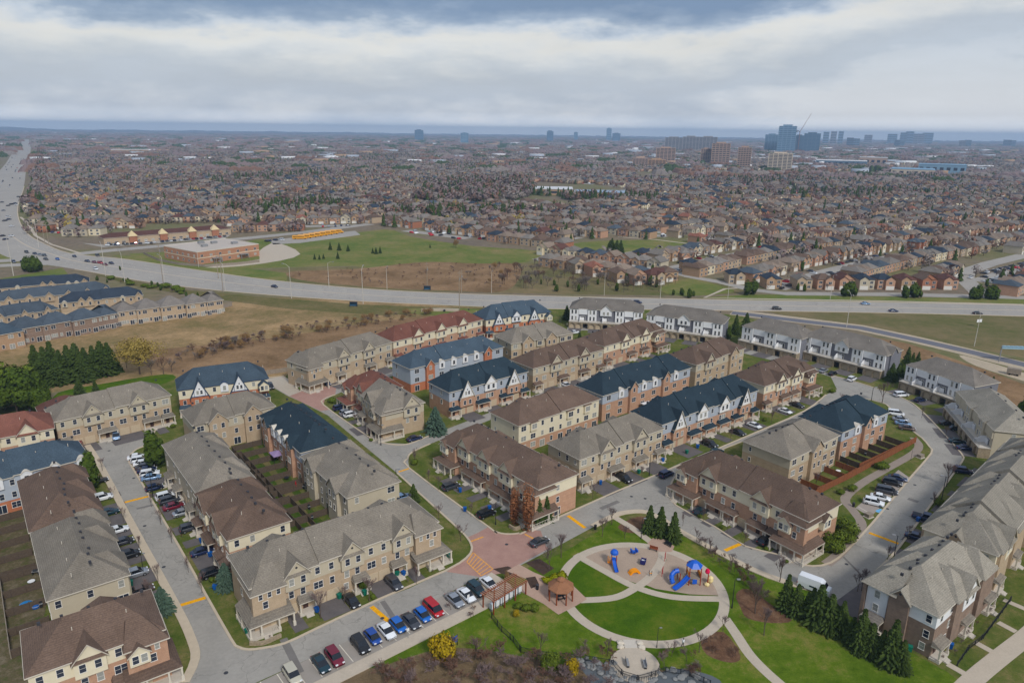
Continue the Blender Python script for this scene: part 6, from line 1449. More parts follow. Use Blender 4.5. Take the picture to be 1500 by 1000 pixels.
pines = [(1150, 893, 842), (1165, 900, 856), (1180, 905, 868), (1197, 914, 858), (1213, 922, 872), (1230, 930, 882), (1246, 942, 905), (1258, 952, 895), (1273, 958, 915), (1289, 966, 925), (1303, 974, 912), (1318, 982, 940), (1187, 908, 862), (1222, 926, 888), (1265, 950, 910)]
for i, (x, yb, yt) in enumerate(sorted(pines)): plant('spruce', x, yb, pth(x, yb, yt)*1.02, 'dark pine in the row at the lower right, %s from its left end' % ['first', 'second', 'third', 'fourth', 'fifth', 'sixth', 'seventh', 'eighth', 'ninth', 'tenth', 'eleventh', 'twelfth', 'thirteenth', 'fourteenth', 'fifteenth'][i], 'pines in the row beside the park', wd=rt.uniform(.95, 1.2))
gl = [(56, 556, 506), (70, 561, 508), (80, 555, 500), (92, 558, 512), (104, 556, 505), (116, 556, 502), (128, 553, 508), (140, 551, 505), (152, 549, 498), (162, 547, 500), (168, 544, 510), (86, 563, 522), (122, 559, 518)]
for x, yb, yt in gl: plant('spruce', x, yb, pth(x, yb, yt)*.86, 'dark spruce in the dense clump beside the dry field', 'spruces in the clump at the left', wd=1.25)
for x, yb, yt in ((8, 600, 548), (26, 606, 545), (44, 602, 550), (56, 594, 556), (14, 580, 540), (36, 588, 538), (-14, 606, 548), (-8, 582, 536), (62, 604, 572)): plant('broad', x, yb, pth(x, yb, yt)*.9, 'broad olive green tree in the clump at the left edge', 'leafy trees at the left edge', wd=.95)
plant('willow', 205, 548, pth(205, 548, 498), 'yellowish willow standing in the dry field', None)
plant('orange', 668, 363, 7, 'orange brown tree at the corner of the playing field', None)
for x, y, h in ((240, 548, 8), (252, 545, 7), (222, 549, 7), (186, 540, 8), (176, 530, 6)): plant('wood', x, y, h, 'bare tree beside the yellowish willow', 'bare trees beside the willow')
for x, yb, yt, lb in ((1106, 898, 842, 'tallest bare tree in the mulch bed right of the playground'), (1119, 930, 886, 'bare tree on the grass below the mulch bed'), (1059, 924, 898, 'thin bare tree where the park path forks'), (1024, 955, 922, 'bare tree below the circular path, right of the person'),
 (984, 961, 932, 'bare tree below the circular path, left of the person'), (822, 816, 776, 'bare tree on the lawn left of the playground'), (804, 834, 792, 'bare tree behind the gazebo'), (896, 768, 738, 'bare tree at the street corner of the park'), (882, 786, 752, 'bare sapling on the lawn at the park corner'),
 (915, 788, 764, 'bare sapling beside the path to the street'), (643, 760, 732, 'bare tree behind the roof of the long grey block'), (675, 792, 760, 'bare tree at the right porch of the long grey block'), (1020, 794, 772, 'bare tree beside the three spruces'), (1142, 852, 812, 'bare tree left of the white van'),
 (1262, 865, 830, 'bare tree at the end of the right street'), (1256, 866, 838, 'second bare tree at the end of the right street'), (218, 880, 845, 'bare tree beside the small spruce on the left street'), (470, 948, 905, 'thin tree on the front lawn of the long grey block') if False else (470, 905, 858, 'brown bare tree before the left porch of the long grey block'), (541, 880, 838, 'bare tree before the middle porch of the long grey block'),
 (1386, 712, 676, 'pinkish bare tree beside the right street bend'), (1140, 690, 660, 'bare tree between the blocks above the park') if False else (1195, 712, 688, 'bare tree behind the red stained fence'), (290, 760, 730, 'bare tree in front of the brown block on the left street'), (1233, 600, 575, 'bare tree by the round lawn corner'), (1292, 590, 560, 'bare tree on the curved street'), (477, 560, 534, 'bare tree at the cul-de-sac porch'),
 (608, 680, 655, 'bare tree at the corner of the brown block'), (855, 952, 930, 'bare sapling below the gazebo path'), (890, 960, 930, 'bare sapling left of the overlook steps'), (700, 965, 925, 'pale bare tree by the black railing'), (792, 955, 920, 'bare tree among the brush below the gazebo')):
    plant('bare', x, yb, pth(x, yb, yt), lb, 'bare trees of the estate', wd=1.15)
for x, y, h, w_, k, lb in ((648, 965, 4.5, 1, 'forsythia', 'big yellow forsythia in the lower brush'), (756, 903, 1.5, .8, 'forsythia', 'small yellow forsythia by the pergola'), (838, 990, 3.4, .7, 'forsythia', 'yellow green bush by the stream'),
 (811, 850, 1.1, 1, 'yhedge', 'low yellow green shrub left of the gazebo'), (822, 846, 1.1, 1, 'yhedge', 'low yellow green shrub behind the gazebo'), (800, 853, 1.0, .9, 'yhedge', 'low yellow green shrub at the plaza edge'),
 (770, 893, 1.4, 1, 'hedge', 'dark green shrub right of the pergola'), (782, 895, 1.4, 1, 'hedge', 'dark green shrub nearest the plaza below the gazebo'), (758, 890, 1.2, 1, 'hedge', 'green shrub at the right foot of the pergola'),
 (1290, 686, 2.2, 1.1, 'hedge', 'round green bush beside the right footpath'), (1246, 718, 1.8, 1, 'hedge', 'low green bush below the red fence'), (1232, 724, 1.4, 1, 'hedge', 'small green bush below the red fence'),
 (1222, 806, 4.6, 1, 'bush', 'big olive bush at the footpath junction'), (1242, 792, 4.6, 1.1, 'bush', 'biggest olive bush beside the right porch'), (1228, 782, 4.2, 1, 'bush', 'olive bush against the right end of the big block'), (1210, 806, 3.0, .9, 'bush', 'smaller olive bush near the corner porch'),
 (808, 985, 4.2, .6, 'bush', 'upright green bush in the lower brush'), (798, 986, 3.4, .6, 'bush', 'yellowish green bush in the lower brush'), (1218, 575, 1.6, 1, 'hedge', 'round dark bush on the lawn corner'), (382, 590, 1.2, 1, 'hedge', 'green shrub by the cul-de-sac') if False else (432, 560, 2.4, 1, 'hedge', 'dark green bush beside the cul-de-sac porch'),
 (440, 571, 1.4, 1, 'hedge', 'small bush at the cul-de-sac corner'), (485, 590, 1.8, 1.1, 'hedge', 'round bush on the bend lawn'), (606, 680, 1.6, 1, 'hedge', 'round bush at the side street corner'), (1375, 742, 2.2, .8, 'hedge', 'green bush beside the right street lamp'),
 (594, 833, 1.8, .7, 'hedge', 'clipped shrub between the porches of the long block'), (532, 862, 1.8, .7, 'hedge', 'clipped shrub by the black car drive')):
    plant(k, x, y, h, lb, 'shrubs of the estate', cat='bush', wd=w_)
plant('orange', 742, 852, 2.6, 'rust coloured shrub behind the pergola', 'shrubs of the estate', cat='bush', wd=.7)
def scatter(poly_px, n, kinds, hr, label, group, cat='tree', seed=1, wd=1):
    rn = random.Random(seed); xs = [p[0] for p in poly_px]; ys = [p[1] for p in poly_px]; got = 0; tries = 0
    wpts = [at(*p) for p in poly_px]; X0, X1 = min(p.x for p in wpts), max(p.x for p in wpts); Y0, Y1 = min(p.y for p in wpts), max(p.y for p in wpts)
    wp_ = [(p.x, p.y) for p in wpts]; out = []
    while got < n and tries < n*60:
        tries += 1; x, y = rn.uniform(X0, X1), rn.uniform(Y0, Y1)
        if not inpoly(x, y, wp_): continue
        got += 1; plant(rn.choice(kinds), 0, 0, rn.uniform(*hr), label, group, cat, wd*rn.uniform(.85, 1.2), world=Vector((x, y, 0)))
scatter([(560, 990), (640, 955), (700, 952), (760, 962), (850, 972), (890, 985), (880, 1020), (560, 1040)], 95, ['brush'], (2.4, 4.4), 'bare reddish shrub in the brush along the bottom edge', 'shrubs in the lower brush', 'bush', 2, 1.3)
scatter([(855, 955), (905, 948), (900, 970), (850, 968)], 6, ['brush'], (1.8, 2.8), 'bare shrub left of the stone overlook', 'shrubs by the overlook', 'bush', 3, 1.2)
scatter([(955, 962), (1015, 955), (1035, 975), (1030, 1000), (980, 985)], 12, ['brush'], (2, 3.2), 'bare reddish shrub right of the stone overlook', 'shrubs by the overlook', 'bush', 4, 1.2)
scatter([(1030, 938), (1055, 930), (1082, 958), (1068, 968), (1036, 956)], 8, ['brush1'], (1.4, 2.4), 'dark red shrub in the bed beside the forked path', 'shrubs in the forked path bed', 'bush', 5, 1.2)
scatter([(1015, 792), (1040, 806), (1110, 850), (1125, 885), (1100, 880), (1080, 850)], 44, ['brush', 'brush', 'bare'], (1.8, 3.8), 'bare bush on the bank between the playground and the street', 'shrubs on the playground bank', 'bush', 6)
scatter([(655, 893), (708, 878), (716, 900), (690, 905)], 5, ['brush'], (1.2, 2), 'bare shrub at the left foot of the pergola', 'shrubs by the pergola', 'bush', 7, 1.2)
scatter([(735, 398), (800, 390), (870, 398), (960, 410), (985, 428), (900, 430), (800, 426), (730, 420)], 82, ['wood'], (5, 9), 'bare grey brown tree in the thicket north of the arterial road', 'trees of the roadside thicket', seed=8)
scatter([(660, 395), (735, 392), (740, 418), (660, 416)], 14, ['wood', 'orange'], (3, 5.5), 'low bare tree at the left end of the roadside thicket', 'trees of the roadside thicket', seed=9)
scatter([(740, 400), (985, 425), (880, 430), (740, 420)], 8, ['cedar'], (3, 5), 'small evergreen in the roadside thicket', 'trees of the roadside thicket', seed=10)
scatter([(430, 478), (640, 455), (650, 462), (560, 474), (420, 500), (300, 508)], 90, ['brush', 'brush', 'brush', 'orange'], (1.6, 3.8), 'brown shrub in the dry field below the arterial road', 'shrubs in the dry field', 'bush', 11, 1.5)
scatter([(425, 400), (620, 386), (740, 392), (735, 422), (560, 418), (430, 408)], 90, ['brush'], (1.2, 3), 'low brown shrub in the meadow between playing field and road', 'shrubs in the meadow', 'bush', 21, 1.4)
scatter([(270, 515), (340, 500), (380, 505), (330, 520), (250, 535)], 46, ['brush', 'brush', 'brush', 'orange', 'wood'], (2, 5), 'bare brown shrub in the middle of the dry field', 'shrubs in the dry field', 'bush', 12, 1.3)
scatter([(140, 404), (240, 420), (330, 440), (320, 444), (220, 428), (140, 412)], 26, ['hedge', 'cedar', 'brush'], (1.6, 3), 'low shrub between the arterial road and the walled community', 'shrubs along the arterial verge', 'bush', 13, 1.3)
scatter([(160, 392), (200, 398), (232, 404), (150, 400)], 1, ['cedar'], (2, 3), 'low conifer on the verge', None, 'bush', 13)
for x, y, h in ((40, 398, 9), (48, 399, 10), (57, 398, 9), (44, 395, 8), (36, 396, 7)): plant('cedar', x, y, h, 'dark evergreen in the clump on the corner lawn', 'evergreens on the corner lawn', wd=1.3)
for x, y, h in ((1242, 434, 8), (1248, 434, 8), (1236, 434, 7), (1326, 436, 7), (1338, 436, 8), (1345, 436, 6), (1425, 438, 7), (1433, 438, 8), (1448, 438, 7), (1456, 438, 8), (1094, 432, 8), (1103, 431, 8), (1010, 436, 5), (986, 432, 3), (999, 432, 4), (1016, 434, 3), (815, 427, 4)): plant('cedar', x, y, h, 'dark round evergreen on the verge of the arterial road', 'evergreens along the arterial verge', wd=1.5)
for x, y, h in ((484, 366, 6), (497, 367, 6), (510, 368, 5), (461, 380, 4), (468, 380, 3.5), (474, 379, 3.5), (495, 379, 5), (546, 371, 4), (551, 372, 5), (557, 371, 5), (630, 363, 3)): plant('spruce', x, y, h, 'small young spruce on the school playing field', 'young spruces on the playing field')
for x, y, h in ((896, 370, 11), (903, 371, 10), (909, 371, 10), (934, 383, 7), (893, 367, 8)): plant('spruce', x, y, h, 'dark spruce in the pocket park', 'spruces in the pocket park', wd=1.3)
for x, y, h in ((78, 318, 9), (74, 325, 8), (66, 334, 10), (70, 340, 9), (58, 300, 10), (64, 312, 10), (80, 330, 8)): plant('cedar', x, y, h, 'dark evergreen along the right side of the road to the horizon', 'roadside evergreens', wd=1.3)
def yardshrubs(H, gr, dd=2.9):
    R_ = Matrix.Rotation(H.rz, 4, 'Z'); n = len(gr); b = H.L/n; lb = ' '.join(H.o['label'].split()[:6])
    for k in range(n):
        if gr[k] in 'pq.' and rt.random() < .85:
            v = R_ @ Vector(((k+.5)*b+rt.uniform(-.4, .9), -dd-rt.uniform(.5, 1.6), 0)); w_ = Vector((v.x, v.y, 0))+Vector(H.o.location)
            plant(rt.choice(['hedge', 'brush', 'brush']), 0, 0, rt.uniform(.7, 1.5), 'low front yard shrub by the '+lb, 'front yard shrubs', 'bush', rt.uniform(.6, .9), world=w_)
for k_ in (6, 9, 10, 13, 14, 16, 22, 23, 26, 27, 30, 31): yardshrubs(B[k_], GR[k_][0])
for x, y, h in ((222, 742, 4), (236, 768, 5), (252, 795, 4.5), (276, 838, 4), (296, 868, 4.5), (150, 690, 4.5), (165, 730, 4), (181, 765, 4.5), (205, 806, 4), (232, 852, 4.5), (520, 622, 4.5), (540, 642, 4), (642, 718, 4.5), (690, 756, 4), (628, 706, 4), (868, 730, 4.5), (940, 700, 4), (1065, 780, 4.5), (1030, 764, 4), (1090, 800, 4), (1130, 620, 4.5), (1070, 645, 4), (1350, 612, 4.5), (1385, 640, 4), (1366, 744, 4.5), (1330, 790, 4), (1300, 820, 4), (505, 884, 4.5), (610, 855, 4.5), (1000, 770, 3.5)):
    plant('bare', x, y, h, 'thin bare street tree on the grass strip along the kerb', 'thin street trees', wd=.9)
for x, y, h in ((1398, 958, 1.3), (1418, 930, 1.5), (1430, 915, 1.3), (1448, 895, 1.6), (1462, 878, 1.4), (1380, 965, 1.2), (1408, 942, 1.6)): plant('brush', x, y, h, 'bare front shrub by the brown brick block entries', 'front yard shrubs', 'bush', 1.2)
# trees among the far houses: those nearest stand alone, the rest is one mass
def lowcrown(seed, n=26, leaf=1.5):
    rn = random.Random(seed); c = MB()
    for i in range(n):
        d = Vector((rn.gauss(0, 1), rn.gauss(0, 1), rn.gauss(0, 1))).normalized(); p = Vector((d.x*2.6, d.y*2.6, 4.6+d.z*2.9))*1.0
        u = d.orthogonal().normalized()*leaf*rn.uniform(.5, 1); v = d.cross(u).normalized()*leaf*rn.uniform(.4, .9); c.poly([p-u, p+v, p+u, p-v*.7])
    b0 = len(c.v); c.tube((0, 0, 0), (0, 0, 4), .25, .15, 3, 1, cap=False); return c
def lowcone(seed):
    rn = random.Random(seed); c = MB(); n = 7
    for z0, z1, r in ((.6, 4.2, 2.0), (3, 6.5, 1.5), (5.5, 9, .9)):
        for k in range(n): a, b = 2*PI*k/n, 2*PI*(k+1)/n; rr = r*rn.uniform(.8, 1.2); c.poly([(rr*math.cos(a), rr*math.sin(a), z0), (r*math.cos(b), r*math.sin(b), z0), (0, 0, z1)])
    return c
LC = [lowcrown(1), lowcrown(2), lowcrown(3), lowcone(4)]
rg = random.Random(9); TT_ = []
for (x, y, rot, v, wl, rf) in HS:
    if y > 3200: continue
    dfar = math.hypot(x, y); rate = 1.1 if dfar < 700 else 1.7 if dfar < 1200 else 2.2
    if x < -80: rate *= 1.5
    k = int(rate)+(rg.random() < rate % 1)
    for _ in range(k):
        sx = rg.choice([-1, 1])*rg.uniform(1, 5.4); sy = rg.choice([-1, 1])*rg.uniform(7.5, 14.5)
        TT_.append((x+math.cos(rot)*sx-math.sin(rot)*sy, y+math.sin(rot)*sx+math.cos(rot)*sy))
TT_.sort(key=lambda t: t[0]**2+t[1]**2)
vis = [t for t in TT_ if -5 < px((t[0], t[1], 2))[0] < 1505]
for t in vis[:60]: plant('wood' if rg.random() < .88 else 'cedar', 0, 0, rg.uniform(4.5, 7.5), 'slender tree among the nearest detached houses', 'trees among the far houses', world=Vector((t[0], t[1], 0)))
FM = [M['twig'], M['twig_grey'], M['twig_brown'], M['spruce'], M['bark'], M['willow']]
ins = []
for t in vis[60:]:
    r_ = rg.random(); k = 3 if r_ < .2 else rg.randrange(3); s = rg.uniform(.7, 1.35); mt = 3 if k == 3 else rg.choice([0, 1, 1, 0, 1, 2, 5 if rg.random() < .3 else 1])
    ins.append((k, t[0], t[1], 0, rg.uniform(0, 6), (s*1.1, s*1.1, s), [mt, 4]))
# woodland patches
def woods(poly_px, n, ks, sm=(.9, 1.4)):
    w = [at(*p) for p in poly_px]; wp_ = [(p.x, p.y) for p in w]; X0, X1 = min(p[0] for p in wp_), max(p[0] for p in wp_); Y0, Y1 = min(p[1] for p in wp_), max(p[1] for p in wp_); g_ = 0; tr_ = 0
    while g_ < n and tr_ < n*40:
        tr_ += 1; x, y = rg.uniform(X0, X1), rg.uniform(Y0, Y1)
        if inpoly(x, y, wp_):
            g_ += 1; k = 3 if rg.random() < ks else rg.randrange(3); s = rg.uniform(*sm)*1.2; ins.append((k, x, y, 0, rg.uniform(0, 6), (s*1.2, s*1.2, s), [3 if k == 3 else rg.choice([0, 1, 2]), 4]))
woods([(605, 295), (630, 270), (700, 265), (770, 264), (785, 282), (760, 296), (640, 299)], 1100, .22)
for b_ in ([(300, 264), (520, 252), (545, 258), (320, 272)], [(930, 268), (1120, 262), (1300, 268), (1120, 274)], [(120, 240), (600, 230), (610, 238), (130, 250)], [(620, 244), (1000, 240), (1000, 247), (640, 252)], [(1050, 292), (1240, 282), (1420, 286), (1240, 294)], [(330, 312), (470, 300), (520, 306), (360, 320)], [(1150, 254), (1500, 262), (1500, 270), (1160, 262)], [(560, 318), (760, 312), (800, 318), (600, 326)]): woods(b_, 210, .5)
woods([(760, 282), (900, 292), (940, 288), (1000, 300), (840, 296)], 120, .7)
woods([(38, 300), (45, 274), (51, 240), (58, 214), (62, 214), (66, 250), (66, 300), (56, 330)], 420, .3, (1, 1.5))
woods([(-30, 258), (-8, 238), (14, 215), (28, 206), (5, 206), (-70, 240)], 250, .1)
o = batch('distant_trees', LC, ins, FM); tag(o, 'bare purplish trees and dark conifers filling the far suburb', 'trees', kind='stuff')
# wooded plain beyond: large crowns in drifts out to the horizon
cl_ = []
for s in range(4):
    rn = random.Random(200+s); c = MB()
    for i in range(16):
        a = rn.uniform(0, 6.28); q = rn.uniform(0, 16); h_ = rn.uniform(8, 13); w_ = rn.uniform(5, 9); X_, Y_ = math.cos(a)*q, math.sin(a)*q
        for k in range(5): b1, b2 = 2*PI*k/5, 2*PI*(k+1)/5; c.poly([(X_+w_*math.cos(b1), Y_+w_*math.sin(b1), 0), (X_+w_*math.cos(b2), Y_+w_*math.sin(b2), 0), (X_+w_*.5*math.cos(b2), Y_+w_*.5*math.sin(b2), h_*.8), (X_+w_*.5*math.cos(b1), Y_+w_*.5*math.sin(b1), h_*.8)]); c.poly([(X_+w_*.5*math.cos(b1), Y_+w_*.5*math.sin(b1), h_*.8), (X_+w_*.5*math.cos(b2), Y_+w_*.5*math.sin(b2), h_*.8), (X_, Y_, h_)])
    cl_.append(c)
ins = []; roofs_ = []
def onroad(p):
    ys = [203, 216, 233, 252, 273, 300, 340]
    return p[1] > 203 and p[1] < 345 and np.interp(p[1], ys, [36, 22, 8, -12, -26, -45, -60]) < p[0] < np.interp(p[1], ys, [48, 53, 50, 46, 42, 34, 50])
for _ in range(15000):
    r_ = 1500*math.exp(rg.random()*math.log(20000/1500)); a = rg.uniform(-.72, .72); x, y = r_*math.sin(a), r_*math.cos(a); p = px((x, y, 0))
    if not (-10 < p[0] < 1510): continue
    if r_ < 2900 and inpoly(p[0], p[1], BUILT) and rg.random() < .86: continue
    if onroad(p): continue
    dens = .5+.5*math.sin(x/700+1.3)*math.sin(y/900)
    if rg.random() > .35+.65*dens: continue
    s = rg.uniform(.8, 1.4)*(1 if r_ < 6000 else 1.8); ins.append((rg.randrange(4), x, y, 0, rg.uniform(0, 6), (s*1.5, s, s*.95 if r_ < 6000 else s*.6), [rg.choice([0, 0, 1, 2, 3])]))
for _ in range(9000):
    r_ = 6000*math.exp(rg.random()*math.log(19000/6000)); a = rg.uniform(-.68, .68); x, y = r_*math.sin(a), r_*math.cos(a)
    if onroad(px((x, y, 0))): continue
    if math.sin(x/900+y/2100)+math.sin(y/1300-x/2700)+rg.uniform(-1, 1) < -.5: continue
    s = rg.uniform(1.6, 3); ins.append((rg.randrange(4), x, y, 0, rg.uniform(0, 6), (s*1.6, s, s*.42), [rg.choice([0, 1, 2, 3, 3])]))
o = batch('far_woodland', cl_, ins, [M['twig'], M['twig_grey'], M['twig_brown'], M['spruce']]); tag(o, 'hazy dark woodland stretching to the horizon', 'woodland', kind='stuff')
bxm = MB(); bxm.box(-.5, .5, -.5, .5, 0, 1)
bi = []
for _ in range(520):
    r_ = 1900*math.exp(rg.random()*math.log(12000/1900)); a = rg.uniform(-.66, .66)
    if rg.random() < .35: a = rg.uniform(.15, .66)
    x, y = r_*math.sin(a), r_*math.cos(a)
    if onroad(px((x, y, 0))): continue
    s = min(r_/60, 110)*rg.uniform(.4, 1.2); bi.append((0, x, y, 0, rg.uniform(-.6, .9), (s, s*.5, rg.uniform(8, 13)), [rg.randrange(3)]))
o = batch('distant_low_buildings', [bxm], bi, [M['siding_white'], M['brick_tan'], mat('far_roof', (170, 176, 184), .05, .05)]); tag(o, 'low flat roofed warehouses and schools scattered over the far plain', 'buildings', kind='stuff')
# ------------------------------------------------------------------ skyline
def tower(x0, x1, yb, yt, wall, label, name='apartment_tower', cat='tower', deep=None, rows=8, cols=4, group=None, band='glass', crown=True, turn=0.0):
    xm = (x0+x1)/2; g = at(xm, yb); dist = math.hypot(g.length, CH); s = dist/F; w = (x1-x0)*s; h = (yb-yt)*s; dp = deep or min(w, 30)
    a = math.atan2(g.x, g.y); t = thing(name, (g.x, g.y, 0), -a+turn, label, cat, group)
    w = w/(abs(math.cos(turn))+abs(math.sin(turn))*dp/max(w, 1)) if turn else w
    m = MB(); m.box(-w/2, w/2, 0, dp, 0, h); m.build('wall', wall, t)
    sides = [(w, lambda u, z: (u-w/2, -.25, z))]
    wm = MB(); ch = h/rows
    for r in range(rows):
        z0 = r*ch+ch*.3
        wm.box(-w/2+w*.03, w/2-w*.03, -.25, 0, z0, z0+ch*.48); wm.box(w/2, w/2+.25, dp*.06, dp*.94, z0, z0+ch*.48); wm.box(-w/2-.25, -w/2, dp*.06, dp*.94, z0, z0+ch*.48)
    wm.build('window_bands', M[band], t)
    pm_ = MB()
    for c in range(1, cols): u = -w/2+w*c/cols; pm_.box(u-w*.02, u+w*.02, -.6, 0, 0, h-.2)
    pm_.box(-w/2-.3, -w/2+w*.025, -.6, 0, 0, h-.2); pm_.box(w/2-w*.025, w/2+.3, -.6, 0, 0, h-.2); pm_.build('pilasters', wall, t)
    if crown: c = MB(); c.box(-w*.28, w*.25, dp*.3, dp*.75, h, h+max(3, h*.06)); c.build('penthouse', wall, t)
    return t
bt = mat('tower_brown', (172, 148, 132), .05, .02); ct = mat('tower_cream', (200, 186, 168), .05, .02); gt = mat('tower_grey', (148, 144, 144), .05, .02); dg = mat('tower_slate', (98, 118, 136), .05, .02); bl = mat('tower_bluegrey', (126, 150, 168), .05, .02); oc = mat('tower_ochre', (178, 146, 116), .05, .02)
for x0, x1, yb, yt, m_, lb in ((608, 620, 207, 192, dg, 'lone dark tower on the horizon, leftmost of the far towers'), (675, 686, 209, 196, bl, 'squat tower on the horizon, second of the far towers from the left'), (801, 810, 208, 193.5, dg, 'slim dark tower on the horizon left of the middle'), (840.5, 846, 207, 195, bl, 'thinnest far tower on the horizon'), (888, 895, 207, 190, bl, 'tallest slim tower of the pair on the middle horizon'), (897, 908, 208, 196.5, dg, 'lower rounded tower of the pair on the middle horizon')):
    tower(x0, x1, yb, yt, m_, lb, rows=7, cols=3, band='glass_blue')
for x0, x1, yb, yt, m_, lb in ((974, 998, 222, 203.5, gt, 'left long grey apartment slab right of the middle skyline'), (1000, 1022, 222, 202.5, gt, 'middle long grey apartment slab'), (1024, 1048, 222, 203, gt, 'right long grey apartment slab'),
    (961, 987, 241, 219, bt, 'stepped brown brick apartment tower, left of the brown group'), (1026, 1041, 242, 220.5, bt, 'lower brown tower attached left of the tall brown one'), (1042, 1066, 243, 213.5, bt, 'tallest brown brick tower with a dark glass centre'), (1080, 1097, 248, 219.5, bt, 'dark windowed brown tower standing alone right of the brown pair'),
    (1126, 1156, 251, 228, ct, 'wide cream apartment tower in front of the glass towers'), (927, 948, 245, 233, bt, 'low brown block left of the brown towers'), (950, 974, 245, 235, oc, 'low ochre block left of the brown towers')):
    tower(x0, x1, yb, yt, m_, lb, rows=12, cols=5)
for x0, x1, yb, yt, m_, lb in ((1120, 1137, 223, 200.5, bl, 'grey blue tower left of the tallest glass tower'), (1139, 1161, 224, 190, bl, 'tallest glass tower of the skyline'), (1162, 1175, 223, 202, dg, 'unfinished dark tower under the crane'), (1177, 1197, 224, 199.5, dg, 'dark glass tower right of the crane')):
    tower(x0, x1, yb, yt, m_, lb, 'glass_tower', rows=14, cols=4, band='glass_blue')
far = [(1205, 1212, 196), (1216, 1223, 195.5), (1227, 1233, 195.3), (1240, 1248, 204), (1249, 1257, 205), (1266, 1275, 200), (1300, 1311, 199), (1318, 1326, 197.5), (1326, 1335, 196), (1337, 1350, 199), (1351, 1363, 198), (1310, 1316, 207), (1317, 1323, 208), (1405, 1412, 208), (1413, 1420, 207.5), (1470, 1478, 207.5), (1478, 1485, 208)]
for i, (x0, x1, yt) in enumerate(far): tower(x0, x1, 211.5 if yt < 203 else 216, yt, [bl, gt, bl, dg][i % 4], 'pale hazy high-rise on the horizon at the right', 'distant_high_rise', 'tower', rows=5, cols=2, group='hazy high-rises at the right horizon', crown=False)
# crane
g = at(1166, 223); s = math.hypot(g.length, CH)/F; t = thing('tower_crane', (g.x+8, g.y, 0), 0, 'construction crane with raised jib above the glass towers', 'crane')
m = MB(); zt = (223-197)*s; m.tube((0, 0, 0), (0, 0, zt), 1.6, n=4); m.build('mast', M['wood_red'], t)
m = MB(); m.tube((0, 0, zt), (12*s, 0, zt+23*s), 1.3, .7, n=4); m.build('jib', M['wood_red'], t); m = MB(); m.tube((0, 0, zt), (-4.5*s, 0, zt+1.5*s), 2, n=4); m.box(-5*s, -3.5*s, -2, 2, zt-4, zt+2); m.build('counterweight', M['vent'], t)
def lowb(x0, x1, yb, h, wall, roof, label, deep=60, name='low_building'):
    gx = at((x0+x1)/2, yb); s = math.hypot(gx.length, CH)/F; w = (x1-x0)*s; t = thing(name, (gx.x, gx.y, 0), -math.atan2(gx.x, gx.y), label, 'building')
    m = MB(); m.box(-w/2, w/2, 0, deep, 0, h); m.build('wall', wall, t); m = MB(); m.box(-w/2-.5, w/2+.5, -.5, deep+.5, h+.02, h+.8); m.build('roof', roof, t)
    m = MB(); n = max(3, int(w/14))
    for i in range(n): m.box(-w/2+w*(i+.2)/n, -w/2+w*(i+.75)/n, -.2, 0, h*.35, h*.7)
    m.build('window_band', M['glass'], t)
ice = mat('arena_blue', (130, 158, 178), .05, .05); wr = mat('white_roof', (206, 206, 206), .05, .03)
lowb(1312, 1360, 257, 13, ct, ice, 'wide building with pale blue roof, left half of the pair at the right', 90); lowb(1353, 1404, 254, 20, ice, ice, 'taller building with bright blue roof at the right', 80)
lowb(1201, 1262, 243, 14, dg, wr, 'dark building with white roof below the right skyline', 90); lowb(1262, 1294, 242, 22, bt, wr, 'brown building right of the white roofed one', 60)
lowb(784, 838, 286, 8, M['brick_tan'], wr, 'tan school with pale roof beside the wood in the middle', 45); lowb(842, 915, 290, 7, M['brick_tan'], mat('bluegrey_roof', (150, 164, 178), .05, .05), 'long tan building with blue grey roof right of the tan school', 40)
lowb(170, 212, 225, 12, M['brick_tan'], wr, 'tan building with white roof among the far trees at the left', 60); lowb(160, 182, 335, 7, M['stucco'], wr, 'cream building left of the pyramid gabled shops', 20) if False else None
# hills on the horizon, and the escarpment behind the left edge
m = MB(); pts = []
for i in range(61):
    a = math.radians(-44+i*.55); R_ = 16800; hgt = 40+60*max(0, 1-max(0, (i-12))/8)*(1+.1*math.sin(i))+12*math.sin(i*.7)+10*math.sin(i*1.9)
    pts.append((R_*math.sin(a), R_*math.cos(a), max(18, hgt*(1 if i < 20 else .6))))
for i in range(60):
    (x0, y0, z0), (x1, y1, z1) = pts[i], pts[i+1]
    m.poly([(x0*.86, y0*.86, 0), (x1*.86, y1*.86, 0), (x1, y1, z1), (x0, y0, z0)]); m.poly([(x0, y0, z0), (x1, y1, z1), (x1*1.12, y1*1.12, 0), (x0*1.12, y0*1.12, 0)])
struct('hills', m, M['wood_dark'])

